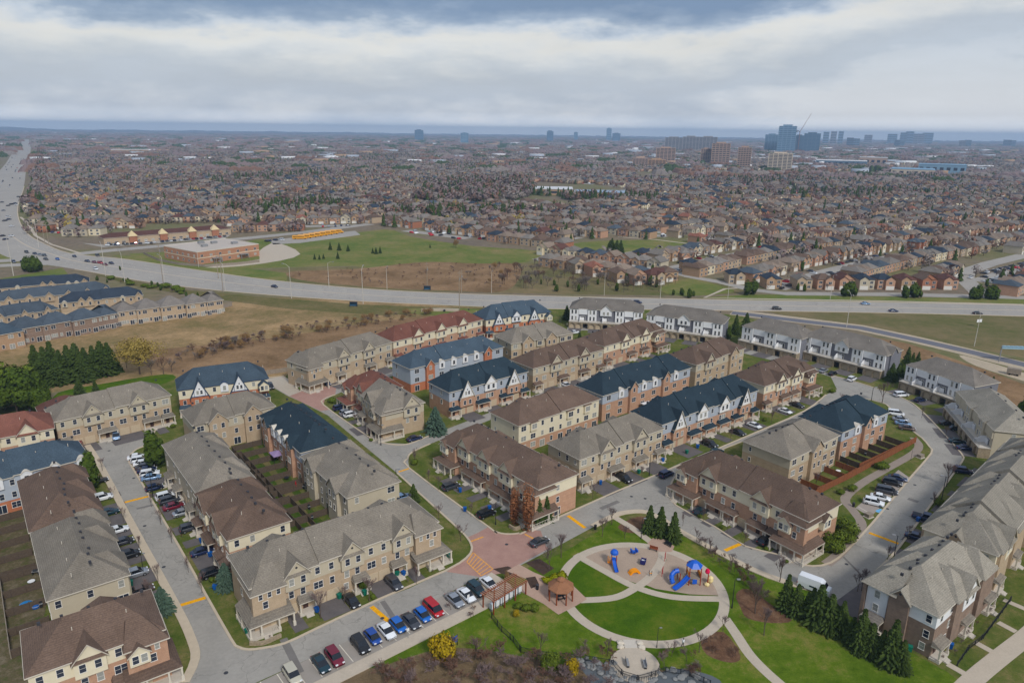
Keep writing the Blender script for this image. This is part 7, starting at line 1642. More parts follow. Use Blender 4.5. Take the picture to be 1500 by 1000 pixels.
# ------------------------------------------------------------------ poles and lamps
def polep(h, arm, mat_, head=True, r=.13, dbl=False):
    t = link('light_pole', None); m = MB(); m.tube((0, 0, 0), (0, 0, h*.93), r, r*.55, 6); m.build('pole', mat_, t)
    m = MB(); 
    for s in ((1, -1) if dbl else (1,)): m.tube((0, 0, h*.92), (s*arm*.5, 0, h*.985), r*.5, r*.4, 5); m.tube((s*arm*.5, 0, h*.985), (s*arm, 0, h), r*.4, r*.35, 5)
    m.build('arm', mat_, t)
    if head:
        for s in ((1, -1) if dbl else (1,)): m = MB(); m.box(min(s*arm, s*(arm+.8)), max(s*arm, s*(arm+.8)), -.2, .2, h-.08, h+.12); m.build('lamp_head', M['metal_grey'], t)
    return t
def lampp(h=6.2):
    t = link('street_lamp', None); m = MB(); m.tube((0, 0, 0), (0, 0, h), .09, .06, 6); m.tube((0, 0, 0), (0, 0, .9), .15, .13, 8); m.build('pole', M['metal_dark'], t)
    m = MB(); m.tube((0, 0, h), (.55, 0, h+.12), .04, n=5); m.build('arm', M['metal_dark'], t); m = MB(); m.box(.35, 1.0, -.16, .16, h+.02, h+.2); m.build('lamp_head', M['metal_grey'], t); return t
PP = {'big': polep(13, 3, M['pole_concrete']), 'lamp': lampp()}; pu = set()
def pole(kind, x, y, rz, label, group, scale=1.0, cat='lamp post'):
    t = PP[kind] if kind not in pu else copy_tree(PP[kind]); pu.add(kind); p = at(x, y); t.location = (p.x, p.y, 0); t.rotation_euler = (0, 0, rz); t.scale = (scale,)*3; tag(t, label, cat, group)
for x, y, yt, rz, lb in ((427, 437, 391, 2.6, 'first tall lamp post of the arterial road left of the middle field'), (482, 421, 385, -.4, 'tall lamp post on the far side before the meadow'), (532, 445, 394, 1.6, 'tall lamp post on the near verge above the dry field'), (567, 424, 390, -1.2, 'tall lamp post by the far bus stop'), (720, 429, 396, -1.4, 'tall lamp post in front of the thicket'), (885, 433, 400, -1.5, 'tall lamp post before the right end of the thicket'), (967, 438, 402, -1.6, 'tall lamp post beside the green bank'), (1240, 479, 434, 1.5, 'tall lamp post between the frontage road and arterial road'), (1066, 438, 405, -1.6, 'tall lamp post at the walkway to the arterial road'), (1216, 438, 405, -1.6, 'tall lamp post on the verge before the first brick houses'), (1427, 507, 466, 1.2, 'tall curved lamp post beside the brown slope'), (330, 426, 388, 2.4, 'tall lamp post opposite the school corner'), (242, 421, 380, 2.4, 'tall lamp post beside the walled community'), (155, 404, 364, 2.2, 'tall lamp post at the right of the junction'), (20, 404, 362, 2.2, 'tall lamp post on the corner lawn at the left edge'), (183, 414, 375, 2.3, 'tall lamp post above the shrubs of the verge'), (291, 391, 362, -.6, 'tall lamp post before the school front'), (57, 362, 330, -.5, 'tall lamp post on the curve beside the sidewalk')):
    pole('big', x, y, rz, lb, 'lamp posts of the arterial road', pth(x, y, yt)/13)
# wooden utility poles with cross arm
def util(x, yb, yt, lb):
    h = pth(x, yb, yt); p = at(x, yb); t = thing('utility_pole', p, .4, lb, 'utility pole', 'utility poles of the arterial road'); m = MB(); m.tube((0, 0, 0), (0, 0, h), .2, .13, 6); m.build('pole', M['pole_wood'], t); m = MB(); m.box(-1.2, 1.2, -.07, .07, h-1, h-.85); m.box(-1, 1, -.06, .06, h-2.6, h-2.48); m.build('cross_arm', M['pole_wood'], t)
    m = MB(); m.tube((.35, 0, h-4.4), (.35, 0, h-3.2), .24, n=8); m.build('transformer', M['metal_grey'], t)
for a_ in ((673, 455, 399, 'tall utility pole beside the culvert above the red roofed block'), (676, 430, 396, 'thin utility pole behind the tall one at the thicket'), (240, 422, 366, 'tall utility pole between walled community and arterial road'), (327, 428, 378, 'utility pole above the fence row end'), (626, 424, 386, 'utility pole at the bus stop in front of the meadow'), (320, 408, 372, 'utility pole before the school fence'), (66, 358, 330, 'utility pole on the inner curve of the road'), (72, 360, 332, 'second utility pole on the inner curve of the road')): util(*a_)
for x, y, yt, rz, lb in ((211, 843, 812, 0, 'dark street lamp on the left side of the left street'), (224, 727, 694, 3, 'pale street lamp right of the left street by the parked row'), (581, 690, 684-2, 0, 'lamp') if False else (581, 722, 686, 0, 'dark street lamp at the corner of the green yard block'), (962, 948, 918, 0, 'dark lamp standing below the circle lawn'), (1072, 890, 848, 0, 'dark park lamp on the right side of the circular path'), (939, 789, 758, 0, 'dark park lamp beside the path from the street'), (1307, 828, 787, 3, 'dark street lamp at the lower speed hump on the right'), (1377, 742, 702, 3, 'dark street lamp beside the green bush, right street'), (1334, 676, 655, 0, 'dark lamp post beside the right footpath') if False else (1334, 674, 660, 0, 'short dark lamp beside the right footpath'),
    (771, 778, 744, 0, 'pale lamp post between the rust leaved trees'), (726, 768, 734, 0, 'pale lamp post at the brown block near the crossing'), (558, 652, 622, 0, 'pale lamp post on the bend lawn'), (951, 696, 664, 0, 'pale lamp post before the grey block facing the park'), (1274, 600, 570, 0, 'lamp post on the upper curve')):
    pole('lamp', x, y, rz, lb, 'street lamps of the estate', pth(x, y, yt)/6.3, 'street lamp')
# road sign gantry at the right
p = at(1463, 530); t = thing('sign_gantry', (p.x, p.y, 0), -.1, 'grey overhead sign gantry at the right edge', 'sign')
m = MB(); m.tube((0, 0, 0), (0, 0, 6.6), .22, n=8); m.build('pole', M['metal_grey'], t); m = MB(); m.box(0, 13, -.4, .4, 5.6, 6.5); 
for i in range(8): m.box(.3+i*1.6, 1.6+i*1.6, -.7, .7, 6.55, 6.65)
m.build('arm', mat('gantry_blue', (150, 178, 192), .05, 1), t)
p = at(1500, 549); t = thing('equipment_trailer', (p.x-4, p.y, 0), -.6, 'white site trailer on the sandy ground at the right edge', 'trailer'); m = MB(); m.box(-2.2, 2.2, -1.1, 1.1, .6, 2.6); m.build('body', M['wood_grey'], t)
for x_ in (-1.2, 1.2):
    for y_ in (-1.15, 1.15): link('wheel', WHEEL[0], t, (x_, y_, .33))
p = at(1433, 478.5); t = thing('road_sign', (p.x, p.y, 0), .3, 'small pale sign on a post in the triangular field', 'sign'); m = MB(); m.tube((0, 0, 0), (0, 0, 3.4), .07); m.build('post', M['metal_grey'], t); m = MB(); m.box(-1.5, 1.5, -.05, .05, 2.2, 3.6); m.build('panel', M['siding_white'], t)
for x, y, lb in ((823.5*0+626, 425, 'teal bus shelter on the far side of the arterial road'), (518, 449, 'small bus shelter on the near verge')):
    p = at(x, y); t = thing('bus_shelter', (p.x, p.y, 0), 0, lb, 'bus shelter'); m = MB(); m.box(-1.9, 1.9, -.7, .7, 2.3, 2.45); m.build('roof', M['vent'], t); m = MB(); m.box(-1.8, 1.8, .62, .66, .2, 2.3); m.box(-1.8, -1.76, -.6, .6, .2, 2.3); m.box(1.76, 1.8, -.6, .6, .2, 2.3); m.build('glass_panel', M['glass_blue'], t)
    m = MB(); 
    for x_ in (-1.8, 1.8):
        for y_ in (-.6, .64): m.box(x_-.04, x_+.04, y_-.04, y_+.04, 0, 2.3)
    m.build('posts', M['metal_dark'], t)
a, b = at(617, 456), at(672, 456); t = thing('culvert_headwall', (a.x, a.y, 0), 0, 'pale concrete culvert headwall on the verge with a dark opening', 'culvert'); m = MB(); strip(m, [Vector((0, 0, 0)), (b-a)*.5+Vector((0, 1, 0)), b-a], 1.2, 0, 0, 0, 1.3); m.build('concrete_wall', M['path'], t)
m = MB(); m.tube(Vector((b-a)*.62)+Vector((0, -.9, .6)), Vector((b-a)*.62)+Vector((0, -.3, .6)), .6, n=10); m.build('pipe_opening', M['vent'], t)

# ------------------------------------------------------------------ small things of the estate
def binp(col_):
    t = link('wheelie_bin', None); m = MB(); m.loft([[(-.27, -.3, .08), (.27, -.3, .08), (.27, .3, .08), (-.27, .3, .08), (-.27, -.3, .08)], [(-.34, -.38, 1.0), (.34, -.38, 1.0), (.34, .38, 1.0), (-.34, .38, 1.0), (-.34, -.38, 1.0)]]); m.build('bin_body', col_, t)
    m = MB(); m.box(-.37, .37, -.42, .42, 1.0, 1.1); m.build('lid', col_, t); return t
M['bin_blue'] = mat('bin_blue', (30, 84, 150), .1, 3, rough=.5); M['bin_green'] = mat('bin_green', (40, 110, 92), .1, 3, rough=.5); M['tarp_blue'] = mat('tarp_blue', (48, 120, 176), .1, 2, rough=.5)
BP = {'blue': binp(M['bin_blue']), 'green': binp(M['bin_green'])}; bu = set()
for c_, x, y, lb in (('blue', 674, 718, 'blue bin beside the dark grey SUV drive'), ('blue', 681, 746, 'blue bin at the kerb above the crossing'), ('blue', 717, 744, 'blue bin behind the black SUV at the crossing'), ('green', 497, 873, 'green bin beside the black sedan'), ('green', 582, 841, 'green bin on the right drive of the long block'), ('blue', 591, 840, 'blue bin on the right drive of the long block'), ('blue', 464, 893, 'blue bin at the left porch of the long block'), ('green', 534, 868, 'teal bin at the middle porch of the long block'),
    ('green', 362, 925, 'green bin at the corner porch of the long block'), ('blue', 315, 860, 'blue bin on the grass beside the small spruce'), ('blue', 880, 707, 'blue bin on the left drive of the block facing the park'), ('green', 936, 691, 'green bins at the right porch facing the park'), ('blue', 971, 674, 'blue bin between the park facing block and the teal one'), ('blue', 1022, 654, 'blue bin under the dark porch roof of the teal block'), ('blue', 839, 721, 'blue bin beside the grey side fence'),
    ('blue', 1345, 761, 'blue bin behind the dark blue pickup'), ('blue', 295, 792, 'blue bin before the brown block on the left street'), ('blue', 308, 812, 'blue bin beside the shrub bed on the left street'), ('green', 192, 854, 'green bin beside the dark brown sedan'), ('green', 1333, 950, 'green bin at the foot of the dark brick wall'), ('blue', 1393, 946, 'blue bin at the first entry of the dark brick block'), ('green', 658, 815, 'green bin at the right porch of the long block'), ('green', 1006, 662, 'teal bin left of the teal gabled block')):
    t = BP[c_] if c_ not in bu else copy_tree(BP[c_]); bu.add(c_); p = at(x, y, .5); t.location = (p.x, p.y, .05); t.rotation_euler = (0, 0, rt.uniform(0, 3)); tag(t, lb, 'bin', 'wheelie bins of the estate')
for x, y, lb in ((1348, 670, 'green utility box on the grass beside the upper footpath'), (1272, 757, 'grey utility box on the small grass triangle')):
    p = at(x, y); t = thing('utility_box', (p.x, p.y, .05), .5, lb, 'utility box'); m = MB(); m.box(-.8, .8, -.6, .6, .15, 1.0); m.build('cabinet', M['wood_grey'], t); m = MB(); m.box(-1, 1, -.8, .8, 0, .15); m.build('pad', M['step'], t)
# yard things
def gazebotent(x, y, z, c_, lb, rz=.66):
    p = at(x, y, z); t = thing('yard_gazebo', (p.x, p.y, 0), rz, lb, 'gazebo tent'); m = MB()
    for a_, b_ in (((-1.8, -1.8), (1.8, -1.8)), ((1.8, -1.8), (1.8, 1.8)), ((1.8, 1.8), (-1.8, 1.8)), ((-1.8, 1.8), (-1.8, -1.8))): m.poly([(*a_, 2.4), (*b_, 2.4), (0, 0, 3.1)]); m.poly([(*a_, 2.2), (*b_, 2.2), (*b_, 2.4), (*a_, 2.4)])
    m.build('canopy', c_, t)
    for x_ in (-1.7, 1.7):
        for y_ in (-1.7, 1.7): m = MB(); m.box(x_-.05, x_+.05, y_-.05, y_+.05, 0, 2.3); m.build('leg', M['metal_dark'], t)
gazebotent(950, 590, 2.6, M['siding_white'], 'white gazebo tent behind the four ridged teal block'); gazebotent(407, 662, 2.6, mat('mauve_canopy', (150, 132, 166), .1, 2), 'mauve gazebo canopy in the yard beside the teal block on the left')
p = at(434, 718); t = thing('parasol', (p.x, p.y, 0), 0, 'closed red parasol in a fenced yard of the grey block', 'parasol'); m = MB(); m.tube((0, 0, 0), (0, 0, 2.7), .03); m.build('pole', M['metal_grey'], t); m = MB(); m.lathe([(.12, .9), (.22, 1.2), (.16, 2.2), (.03, 2.6)], 8); m.build('canopy', PAINT['red'], t)
def bbq(x, y, lb):
    p = at(x, y, .5); t = thing('barbecue', (p.x, p.y, 0), rt.uniform(0, 3), lb, 'barbecue', 'barbecues in the yards'); m = MB(); m.box(-.6, .6, -.28, .28, .75, .85); m.build('shelf', M['metal_grey'], t); m = MB(); m.tube((-.36, 0, .95), (.36, 0, .95), .27, n=10); m.build('lid', M['metal_dark'], t); m = MB()
    for x_ in (-.5, .5): m.box(x_-.04, x_+.04, -.22, .22, 0, .8)
    m.build('legs', M['metal_dark'], t)
for a_ in ((446, 712, 'black barbecue in the upper green yard'), (457, 757, 'black barbecue in the lowest green yard'), (452, 742, 'black barbecue in the middle green yard'), (1212, 686, 'dark barbecue in the red fenced yard'), (1240, 683, 'black barbecue in the right red fenced yard'), (1268, 664, 'black barbecue by the teal block yards'), (52, 838, 'black barbecue in the left edge yards'), (60, 884, 'grey barbecue in the left edge yards')): bbq(*a_)
def tarp(x, y, lb, sc_=1, m_=None):
    p = at(x, y, .5); t = thing('covered_pool', (p.x, p.y, 0), .5, lb, 'covered pool'); m = MB(); m.lathe([(1.0*sc_, 0), (1.1*sc_, .5), (.8*sc_, .7), (.3*sc_, .8)], 12); m.build('tarp', m_ or M['tarp_blue'], t); m = MB(); m.lathe([(1.12*sc_, .42), (1.14*sc_, .48)], 12); m.build('rim', M['siding_white'], t)
tarp(38, 884, 'bright blue covered paddling pool in a left edge yard'); tarp(52, 886, 'smaller dark blue cover beside the paddling pool', .6, M['bin_blue'])
for x, y, lb, c_ in ((484, 738, 'turquoise garden table in a green yard', 'bin_green'), (456, 755, 'white garden chair set in the green yard', 'siding_white'), (420, 700, 'dark garden table on the patio by the teal block', 'metal_dark'), (46, 852, 'white garden table in a left edge yard', 'siding_white'), (1228, 690, 'small white garden table in the red fenced yard', 'siding_white')):
    p = at(x, y, .5); t = thing('garden_table', (p.x, p.y, 0), rt.uniform(0, 3), lb, 'table'); m = MB(); m.lathe([(.62, .7), (.65, .74)], 12); m.build('table_top', M[c_], t)
    for k_ in range(3): m = MB(); m.tube((.4*math.cos(k_*2.1), .4*math.sin(k_*2.1), 0), (.1*math.cos(k_*2.1), .1*math.sin(k_*2.1), .7), .03); m.build('leg', M[c_], t)

# ------------------------------------------------------------------ the park's things
M['play_blue'] = mat('play_blue', (34, 92, 186), .06, 3, rough=.4, spec=.5); M['play_orange'] = mat('play_orange', (230, 150, 60), .06, 3, rough=.4); M['play_red'] = mat('play_red', (150, 62, 44), .06, 3, rough=.5); M['play_pink'] = mat('play_pink', (206, 52, 84), .06, 3); M['play_cream'] = mat('play_cream', (226, 208, 158), .06, 3); M['gaz_roof'] = mat('cedar_shingle', (144, 104, 80), .12, .8, fine=.15, fscale=6); M['wood_stain'] = mat('stained_wood', (128, 70, 48), .12, 2, fine=.1)
p = at(821, 876); t = thing('park_gazebo', (p.x, p.y, .06), PI/8, 'eight sided brown roofed gazebo on the park plaza', 'gazebo')
m = MB(); n = 8; R1, R2, R3 = 2.6, .75, .85
for k_ in range(n):
    a_, b_ = 2*PI*k_/n, 2*PI*(k_+1)/n; ca, sa, cb, sb = math.cos(a_), math.sin(a_), math.cos(b_), math.sin(b_)
    m.poly([(R1*ca, R1*sa, 2.75), (R1*cb, R1*sb, 2.75), (R2*cb, R2*sb, 4.0), (R2*ca, R2*sa, 4.0)]); m.poly([(R3*ca, R3*sa, 4.2), (R3*cb, R3*sb, 4.2), (0, 0, 4.75)]); m.poly([(R1*ca, R1*sa, 2.6), (R1*cb, R1*sb, 2.6), (R1*cb, R1*sb, 2.75), (R1*ca, R1*sa, 2.75)]); m.poly([(R2*.9*ca, R2*.9*sa, 3.9), (R2*.9*cb, R2*.9*sb, 3.9), (R2*.9*cb, R2*.9*sb, 4.25), (R2*.9*ca, R2*.9*sa, 4.25)])
m.build('roof', M['gaz_roof'], t)
for k_ in range(n): a_ = 2*PI*k_/n; m = MB(); m.box(2.35*math.cos(a_)-.1, 2.35*math.cos(a_)+.1, 2.35*math.sin(a_)-.1, 2.35*math.sin(a_)+.1, 0, 2.65); m.build('post', M['wood_stain'], t)
t = thing('picnic_table', (p.x, p.y, .06), .3, 'dark picnic table under the gazebo', 'picnic table'); m = MB(); m.box(-.9, .9, -.38, .38, .7, .76); m.build('table_top', M['metal_dark'], t)
for s in (-1, 1): m = MB(); m.box(-.9, .9, s*.75-.13, s*.75+.13, .42, .47); m.build('bench', M['metal_dark'], t); m = MB(); m.box(s*.6-.04, s*.6+.04, -.75, .75, 0, .44); m.box(s*.6-.04, s*.6+.04, -.1, .1, .4, .7); m.build('leg', M['metal_dark'], t)
# pergola with mailboxes
a, b = at(723, 900), at(770, 870); d_ = (b-a); L_ = d_.length; t = thing('mailbox_pergola', (a.x, a.y, .05), math.atan2(d_.y, d_.x), 'reddish slatted pergola over the row of mailboxes', 'pergola')
m = MB(); m.box(-.3, L_+.3, -.08, .08, 2.75, 2.95); m.build('beam', M['wood_stain'], t); m = MB(); m.box(-.3, L_+.3, 2.7, 2.86, 2.75, 2.95); m.build('beam', M['wood_stain'], t)
m = MB(); x = -.2
while x < L_+.2: m.box(x, x+.1, -.5, 3.3, 2.96, 3.14); x += .48
m.build('slats', mat('slat_wood', (176, 128, 104), .1, 2), t)
for i_ in range(4):
    for y_ in (0, 2.78): m = MB(); m.box(i_*L_/3-.1, i_*L_/3+.1, y_-.1, y_+.1, 0, 2.75); m.build('post', M['wood_stain'], t)
for i_ in range(7):
    q = Vector((.7+i_*(L_-1.4)/6, 1.1, 0)); q = Matrix.Rotation(math.atan2(d_.y, d_.x), 4, 'Z') @ q
    t = thing('community_mailbox', (a.x+q.x, a.y+q.y, .05), math.atan2(d_.y, d_.x), 'pale grey mailbox cabinet in the row under the pergola', 'mailbox', 'mailboxes under the pergola'); m = MB(); m.box(-.42, .42, -.3, .3, .45, 1.55); m.build('cabinet', mat('mailbox_grey', (196, 202, 204), .04, 2), t); m = MB(); m.box(-.36, .36, -.25, .25, 0, .45); m.build('pedestal', M['metal_grey'], t)
    m = MB()
    for r_ in range(4):
        for c_ in range(2): m.box(-.38+c_*.39, -.03+c_*.39, -.32, -.3, .5+r_*.26, .72+r_*.26)
    m.build('doors', M['siding_white'], t)
# low stone wall beside the pergola
# playground: main structure on the right
p = at(1015, 852); t = thing('play_structure', (p.x, p.y, .05), 0, 'large playground tower with bright blue canopy, tube slide and open slide', 'playground')
PS = 1.45
def ps(fn, nm, mt): m = MB(); fn(m); m.v = [(x*PS/1.3, y*PS/1.3, z*PS/1.3) for x, y, z in m.v]; return m.build(nm, mt, t)
def cano(m):
    for k_ in range(6): a_, b_ = 2*PI*k_/6, 2*PI*(k_+1)/6; m.poly([(1.5*math.cos(a_), 1.5*math.sin(a_), 3.4), (1.5*math.cos(b_), 1.5*math.sin(b_), 3.4), (.7*math.cos(b_), .7*math.sin(b_), 4.1), (.7*math.cos(a_), .7*math.sin(a_), 4.1)]); m.poly([(.7*math.cos(a_), .7*math.sin(a_), 4.1), (.7*math.cos(b_), .7*math.sin(b_), 4.1), (0, 0, 4.4)])
ps(cano, 'canopy', M['play_blue'])
for x_, y_ in ((-1, -1), (1, -1), (1, 1), (-1, 1), (-2.6, -.9), (-2.6, .9), (2.3, -1)): ps(lambda m: m.tube((x_, y_, 0), (x_, y_, 3.4 if abs(x_) < 2 else 2.3), .09, n=6), 'post', M['play_red'])
ps(lambda m: (m.box(-1, 1, -1, 1, 1.3, 1.4), m.box(-2.6, -1, -.9, .9, 1.0, 1.1)), 'deck', M['wood_grey'])
def slide(m, a_, b_, w_=.35):
    N_ = 8; P_ = []
    for i_ in range(N_+1): f = i_/N_; P_.append(Vector(a_).lerp(Vector(b_), f)+Vector((0, 0, -.25*math.sin(PI*f))))
    d2 = (Vector(b_)-Vector(a_)); n_ = Vector((-d2.y, d2.x, 0)).normalized()*w_
    for i_ in range(N_):
        q0, q1 = P_[i_], P_[i_+1]; u_ = Vector((0, 0, .28)); m.poly([q0-n_, q1-n_, q1+n_, q0+n_]); m.poly([q0-n_, q1-n_, q1-n_+u_, q0-n_+u_]); m.poly([q0+n_, q1+n_, q1+n_+u_, q0+n_+u_])
ps(lambda m: slide(m, (-1.1, -.9, 1.6), (-3.9, -2.6, .25), .42), 'open_slide', M['play_blue'])
def tubes(m):
    P_ = [Vector((-2.6, .4, 2.0)), Vector((-3.3, .3, 1.9)), Vector((-3.9, -.1, 1.4)), Vector((-4.0, -.7, .9)), Vector((-3.8, -1.2, .5))]
    for i_ in range(4): m.tube(P_[i_], P_[i_+1], .42, n=10, cap=False)
ps(tubes, 'tube_slide', M['play_blue'])
ps(lambda m: (m.box(-.95, -.9, -.9, .9, 1.5, 2.1), m.box(1.0, 1.06, -.8, .8, 1.4, 2.2)), 'side_panel', M['play_orange']); ps(lambda m: m.box(-.4, .4, -1.06, -1.0, .3, 1.2), 'game_panel', M['play_blue'])
ps(lambda m: m.lathe([(.3, 0), (.45, .3), (.3, .8), (.05, .95)], 8, c=(2.5, .3, 1.6)), 'climbing_knob', M['play_pink']); ps(lambda m: (m.lathe([(.2, .2), (.55, .7), (.5, 1.3), (.15, 1.6)], 7, c=(2.9, -.5, 0)), m.lathe([(.4, 0), (.5, .3), (.2, .6)], 7, c=(2.2, -1.0, 0))), 'climbing_rock', M['play_cream'])
p = at(899, 826); t = thing('toddler_slide_tower', (p.x, p.y, .05), -.2, 'small playground slide with a round blue roof, left in the sand', 'playground'); PS = 1.3
for x_, y_ in ((-.5, -.5), (.5, -.5), (.5, .5), (-.5, .5)): ps(lambda m: m.tube((x_, y_, 0), (x_, y_, 2.6), .07, n=6), 'post', M['play_red'])
ps(lambda m: m.lathe([(.85, 2.5), (.8, 2.95), (.5, 3.3), (.1, 3.45)], 10), 'roof', M['play_blue']); ps(lambda m: slide(m, (0, -.5, 1.3), (.8, -3.0, .2), .38), 'slide', M['play_blue']); ps(lambda m: (m.box(-.5, .5, -.5, .5, 1.2, 1.3), m.box(-.3, .3, -.56, -.5, 1.35, 1.9)), 'deck', M['play_blue']); ps(lambda m: (m.box(-1.2, -.5, -.3, .3, .3, .36), m.box(-1.25, -1.15, -.35, .35, .3, 1.6), m.box(-.9, -.8, -.4, .4, .8, 1.5)), 'climber', M['play_orange'])
p = at(929, 811); t = thing('spring_rider', (p.x, p.y, .05), .3, 'blue play boat rider in the left sand area', 'playground toy'); ps(lambda m: (m.loft([[(-.9, -.3, .6), (-.9, 0, .5), (-.9, .3, .6)], [(0, -.6, .5), (0, 0, .3), (0, .6, .5)], [(.9, -.3, .8), (.9, 0, .6), (.9, .3, .8)]], caps=False), m.box(-.7, -.5, -.6, .6, .6, 1.1), m.box(.4, .6, -.6, .6, .6, 1.1)), 'body', M['play_blue']); ps(lambda m: m.tube((0, 0, 0), (0, 0, .4), .14), 'spring', M['metal_dark'])
p = at(942, 825); t = thing('play_car', (p.x, p.y, .05), 1.2, 'dark blue and white sit-in play car in the left sand area', 'playground toy'); ps(lambda m: (m.box(-.8, .8, -.5, -.4, .2, .9), m.box(-.8, .8, .4, .5, .2, .9), m.box(-.8, -.7, -.5, .5, .2, 1.1), m.box(.7, .8, -.5, .5, .2, .8)), 'body', mat('play_navy', (44, 44, 96), .06, 3)); ps(lambda m: (m.box(-.35, -.1, -.4, .4, .45, .6), m.box(.25, .5, -.4, .4, .45, .6)), 'seat', M['siding_white'])
p = at(929, 839); t = thing('play_dome', (p.x, p.y, .05), .3, 'low orange climbing arch in the left sand area', 'playground toy')
def arch(m):
    N_ = 10
    for i_ in range(N_):
        a_, b_ = PI*i_/N_, PI*(i_+1)/N_
        for w0, w1 in ((-.5, .5),): m.poly([(-1.1*math.cos(a_), w0, .85*math.sin(a_)), (-1.1*math.cos(b_), w0, .85*math.sin(b_)), (-1.1*math.cos(b_), w1, .85*math.sin(b_)), (-1.1*math.cos(a_), w1, .85*math.sin(a_))]); m.poly([(-1.1*math.cos(a_), w0, .85*math.sin(a_)), (-1.1*math.cos(b_), w0, .85*math.sin(b_)), (-.7*math.cos(b_), w0, .45*math.sin(b_)), (-.7*math.cos(a_), w0, .45*math.sin(a_))])
ps(arch, 'arch', M['play_orange']); ps(lambda m: (m.box(-1.2, -.9, -.55, .55, 0, .15), m.box(.9, 1.2, -.55, .55, 0, .15)), 'feet', M['play_orange'])
p = at(953, 843); t = thing('balance_posts', (p.x, p.y, .05), .3, 'thin wooden play posts at the lower tip of the left sand area', 'playground toy'); ps(lambda m: (m.tube((-.3, 0, 0), (-.35, 0, 1.3), .07), m.tube((.2, .1, 0), (.3, .1, 1.0), .07)), 'posts', M['wood_dark']); ps(lambda m: m.box(-.3, .3, 0, .1, .5, .6), 'rail', M['play_orange'])
for x, y, lb in ((974, 820, 'red play arch at the top of the right sand area'), (970, 842, 'low red play gate beside the dividing path')):
    p = at(x, y); t = thing('play_gate', (p.x, p.y, .05), 1.2, lb, 'playground toy', None); ps(lambda m: (m.tube((-.5, 0, 0), (-.5, 0, 1.7), .05), m.tube((.5, 0, 0), (.5, 0, 1.7), .05), m.tube((-.5, 0, 1.7), (.5, 0, 1.7), .05)), 'frame', PAINT['red']); ps(lambda m: m.box(-.45, .45, -.03, .03, .9, 1.1), 'panel', M['play_red'])
def bench(x, y, rz, lb, z=.06, c_=None):
    p = at(x, y); t = thing('park_bench', (p.x, p.y, z), rz, lb, 'bench'); m = MB(); m.box(-.9, .9, -.22, .22, .42, .48); m.build('seat', c_ or M['wood_stain'], t); m = MB(); m.box(-.9, .9, .2, .26, .5, .95); m.build('backrest', c_ or M['wood_stain'], t)
    for s in (-1, 1): m = MB(); m.box(s*.75-.04, s*.75+.04, -.2, .24, 0, .42); m.build('leg', M['metal_dark'], t)
bench(957, 806, -.5, 'wooden bench at the top of the left sand area'); bench(978, 799, -.9, 'dark bench facing the spruces above the playground', c_=M['metal_dark'])
# stone overlook
p = at(930, 974); t = thing('stone_overlook', (p.x, p.y, 0), 0, 'round pale paved overlook with stone steps above the stream', 'lookout'); m = MB(); m.lathe([(4.1, 0), (4.1, .22)], 28); m.build('paving', M['path'], t)
m = MB()
for k_ in range(30):
    a_ = PI*1.02+PI*.96*k_/30; m.tube((4.0*math.cos(a_), 4.0*math.sin(a_), .22), (4.0*math.cos(a_), 4.0*math.sin(a_), 1.2), .03, n=4)
for k_ in range(16): a_, b_ = PI*1.02+PI*.96*k_/16, PI*1.02+PI*.96*(k_+1)/16; m.tube((4*math.cos(a_), 4*math.sin(a_), 1.2), (4*math.cos(b_), 4*math.sin(b_), 1.2), .04, n=4)
m.build('railing', M['metal_dark'], t)
for i_ in range(3): m = MB(); m.box(-1.1, 1.1, 3.9+i_*.75, 4.65+i_*.75, 0, .25-.07*i_); m.build('step', M['step'], t)
def rock(r, seed):
    rn = random.Random(seed); m = MB(); prof = [(.7, -.1), (1, .25), (.9, .55), (.45, .75)]; m.lathe([(r*a_, r*b_) for a_, b_ in prof], 7); m.v = [(x*(1+rn.uniform(-.18, .18)), y*(1+rn.uniform(-.18, .18)), z*(1+rn.uniform(-.15, .15))) for x, y, z in m.v]; return m
RK = [rock(.65, k_).mesh('boulder', [mat('boulder_pale', (204, 194, 178), .1, 2, fine=.1)]) for k_ in range(3)]
for i_, (dx, dy) in enumerate(((-1.8, 4.2), (-1.7, 5.2), (1.8, 4.1), (1.7, 5.1))): q = link('boulder', RK[i_ % 3], None, (p.x+dx, p.y+dy, 0), i_); tag(q, 'pale boulder edging the steps of the overlook', 'boulder', 'boulders at the overlook steps')
bench(919, 974, 1.57, 'dark bench on the left rim of the overlook', .22, M['metal_grey']); bench(944, 976, -1.57, 'dark bench on the right rim of the overlook', .22, M['metal_grey'])
RG = [rock(.5, 10+k_).mesh('river_stone', [mat('river_stone', (132, 132, 130), .12, 2, fine=.1)]) for k_ in range(3)]
rn = random.Random(4)
for i_ in range(70):
    f = i_/69; c_ = smooth(P((845, 966), (880, 974), (905, 988), (930, 1001), (985, 985), (1040, 1000)), 12); q = c_[int(f*(len(c_)-1))]+Vector((rn.uniform(-1.5, 1.5), rn.uniform(-1.8, 1.2), 0)); o = link('river_stone', RG[i_ % 3], None, (q.x, q.y, 0), rn.uniform(0, 6)); s = rn.uniform(.6, 1.5); o.scale = (s, s, s*.7); tag(o, 'grey stone lining the stream below the overlook', 'stone', 'stones along the stream')
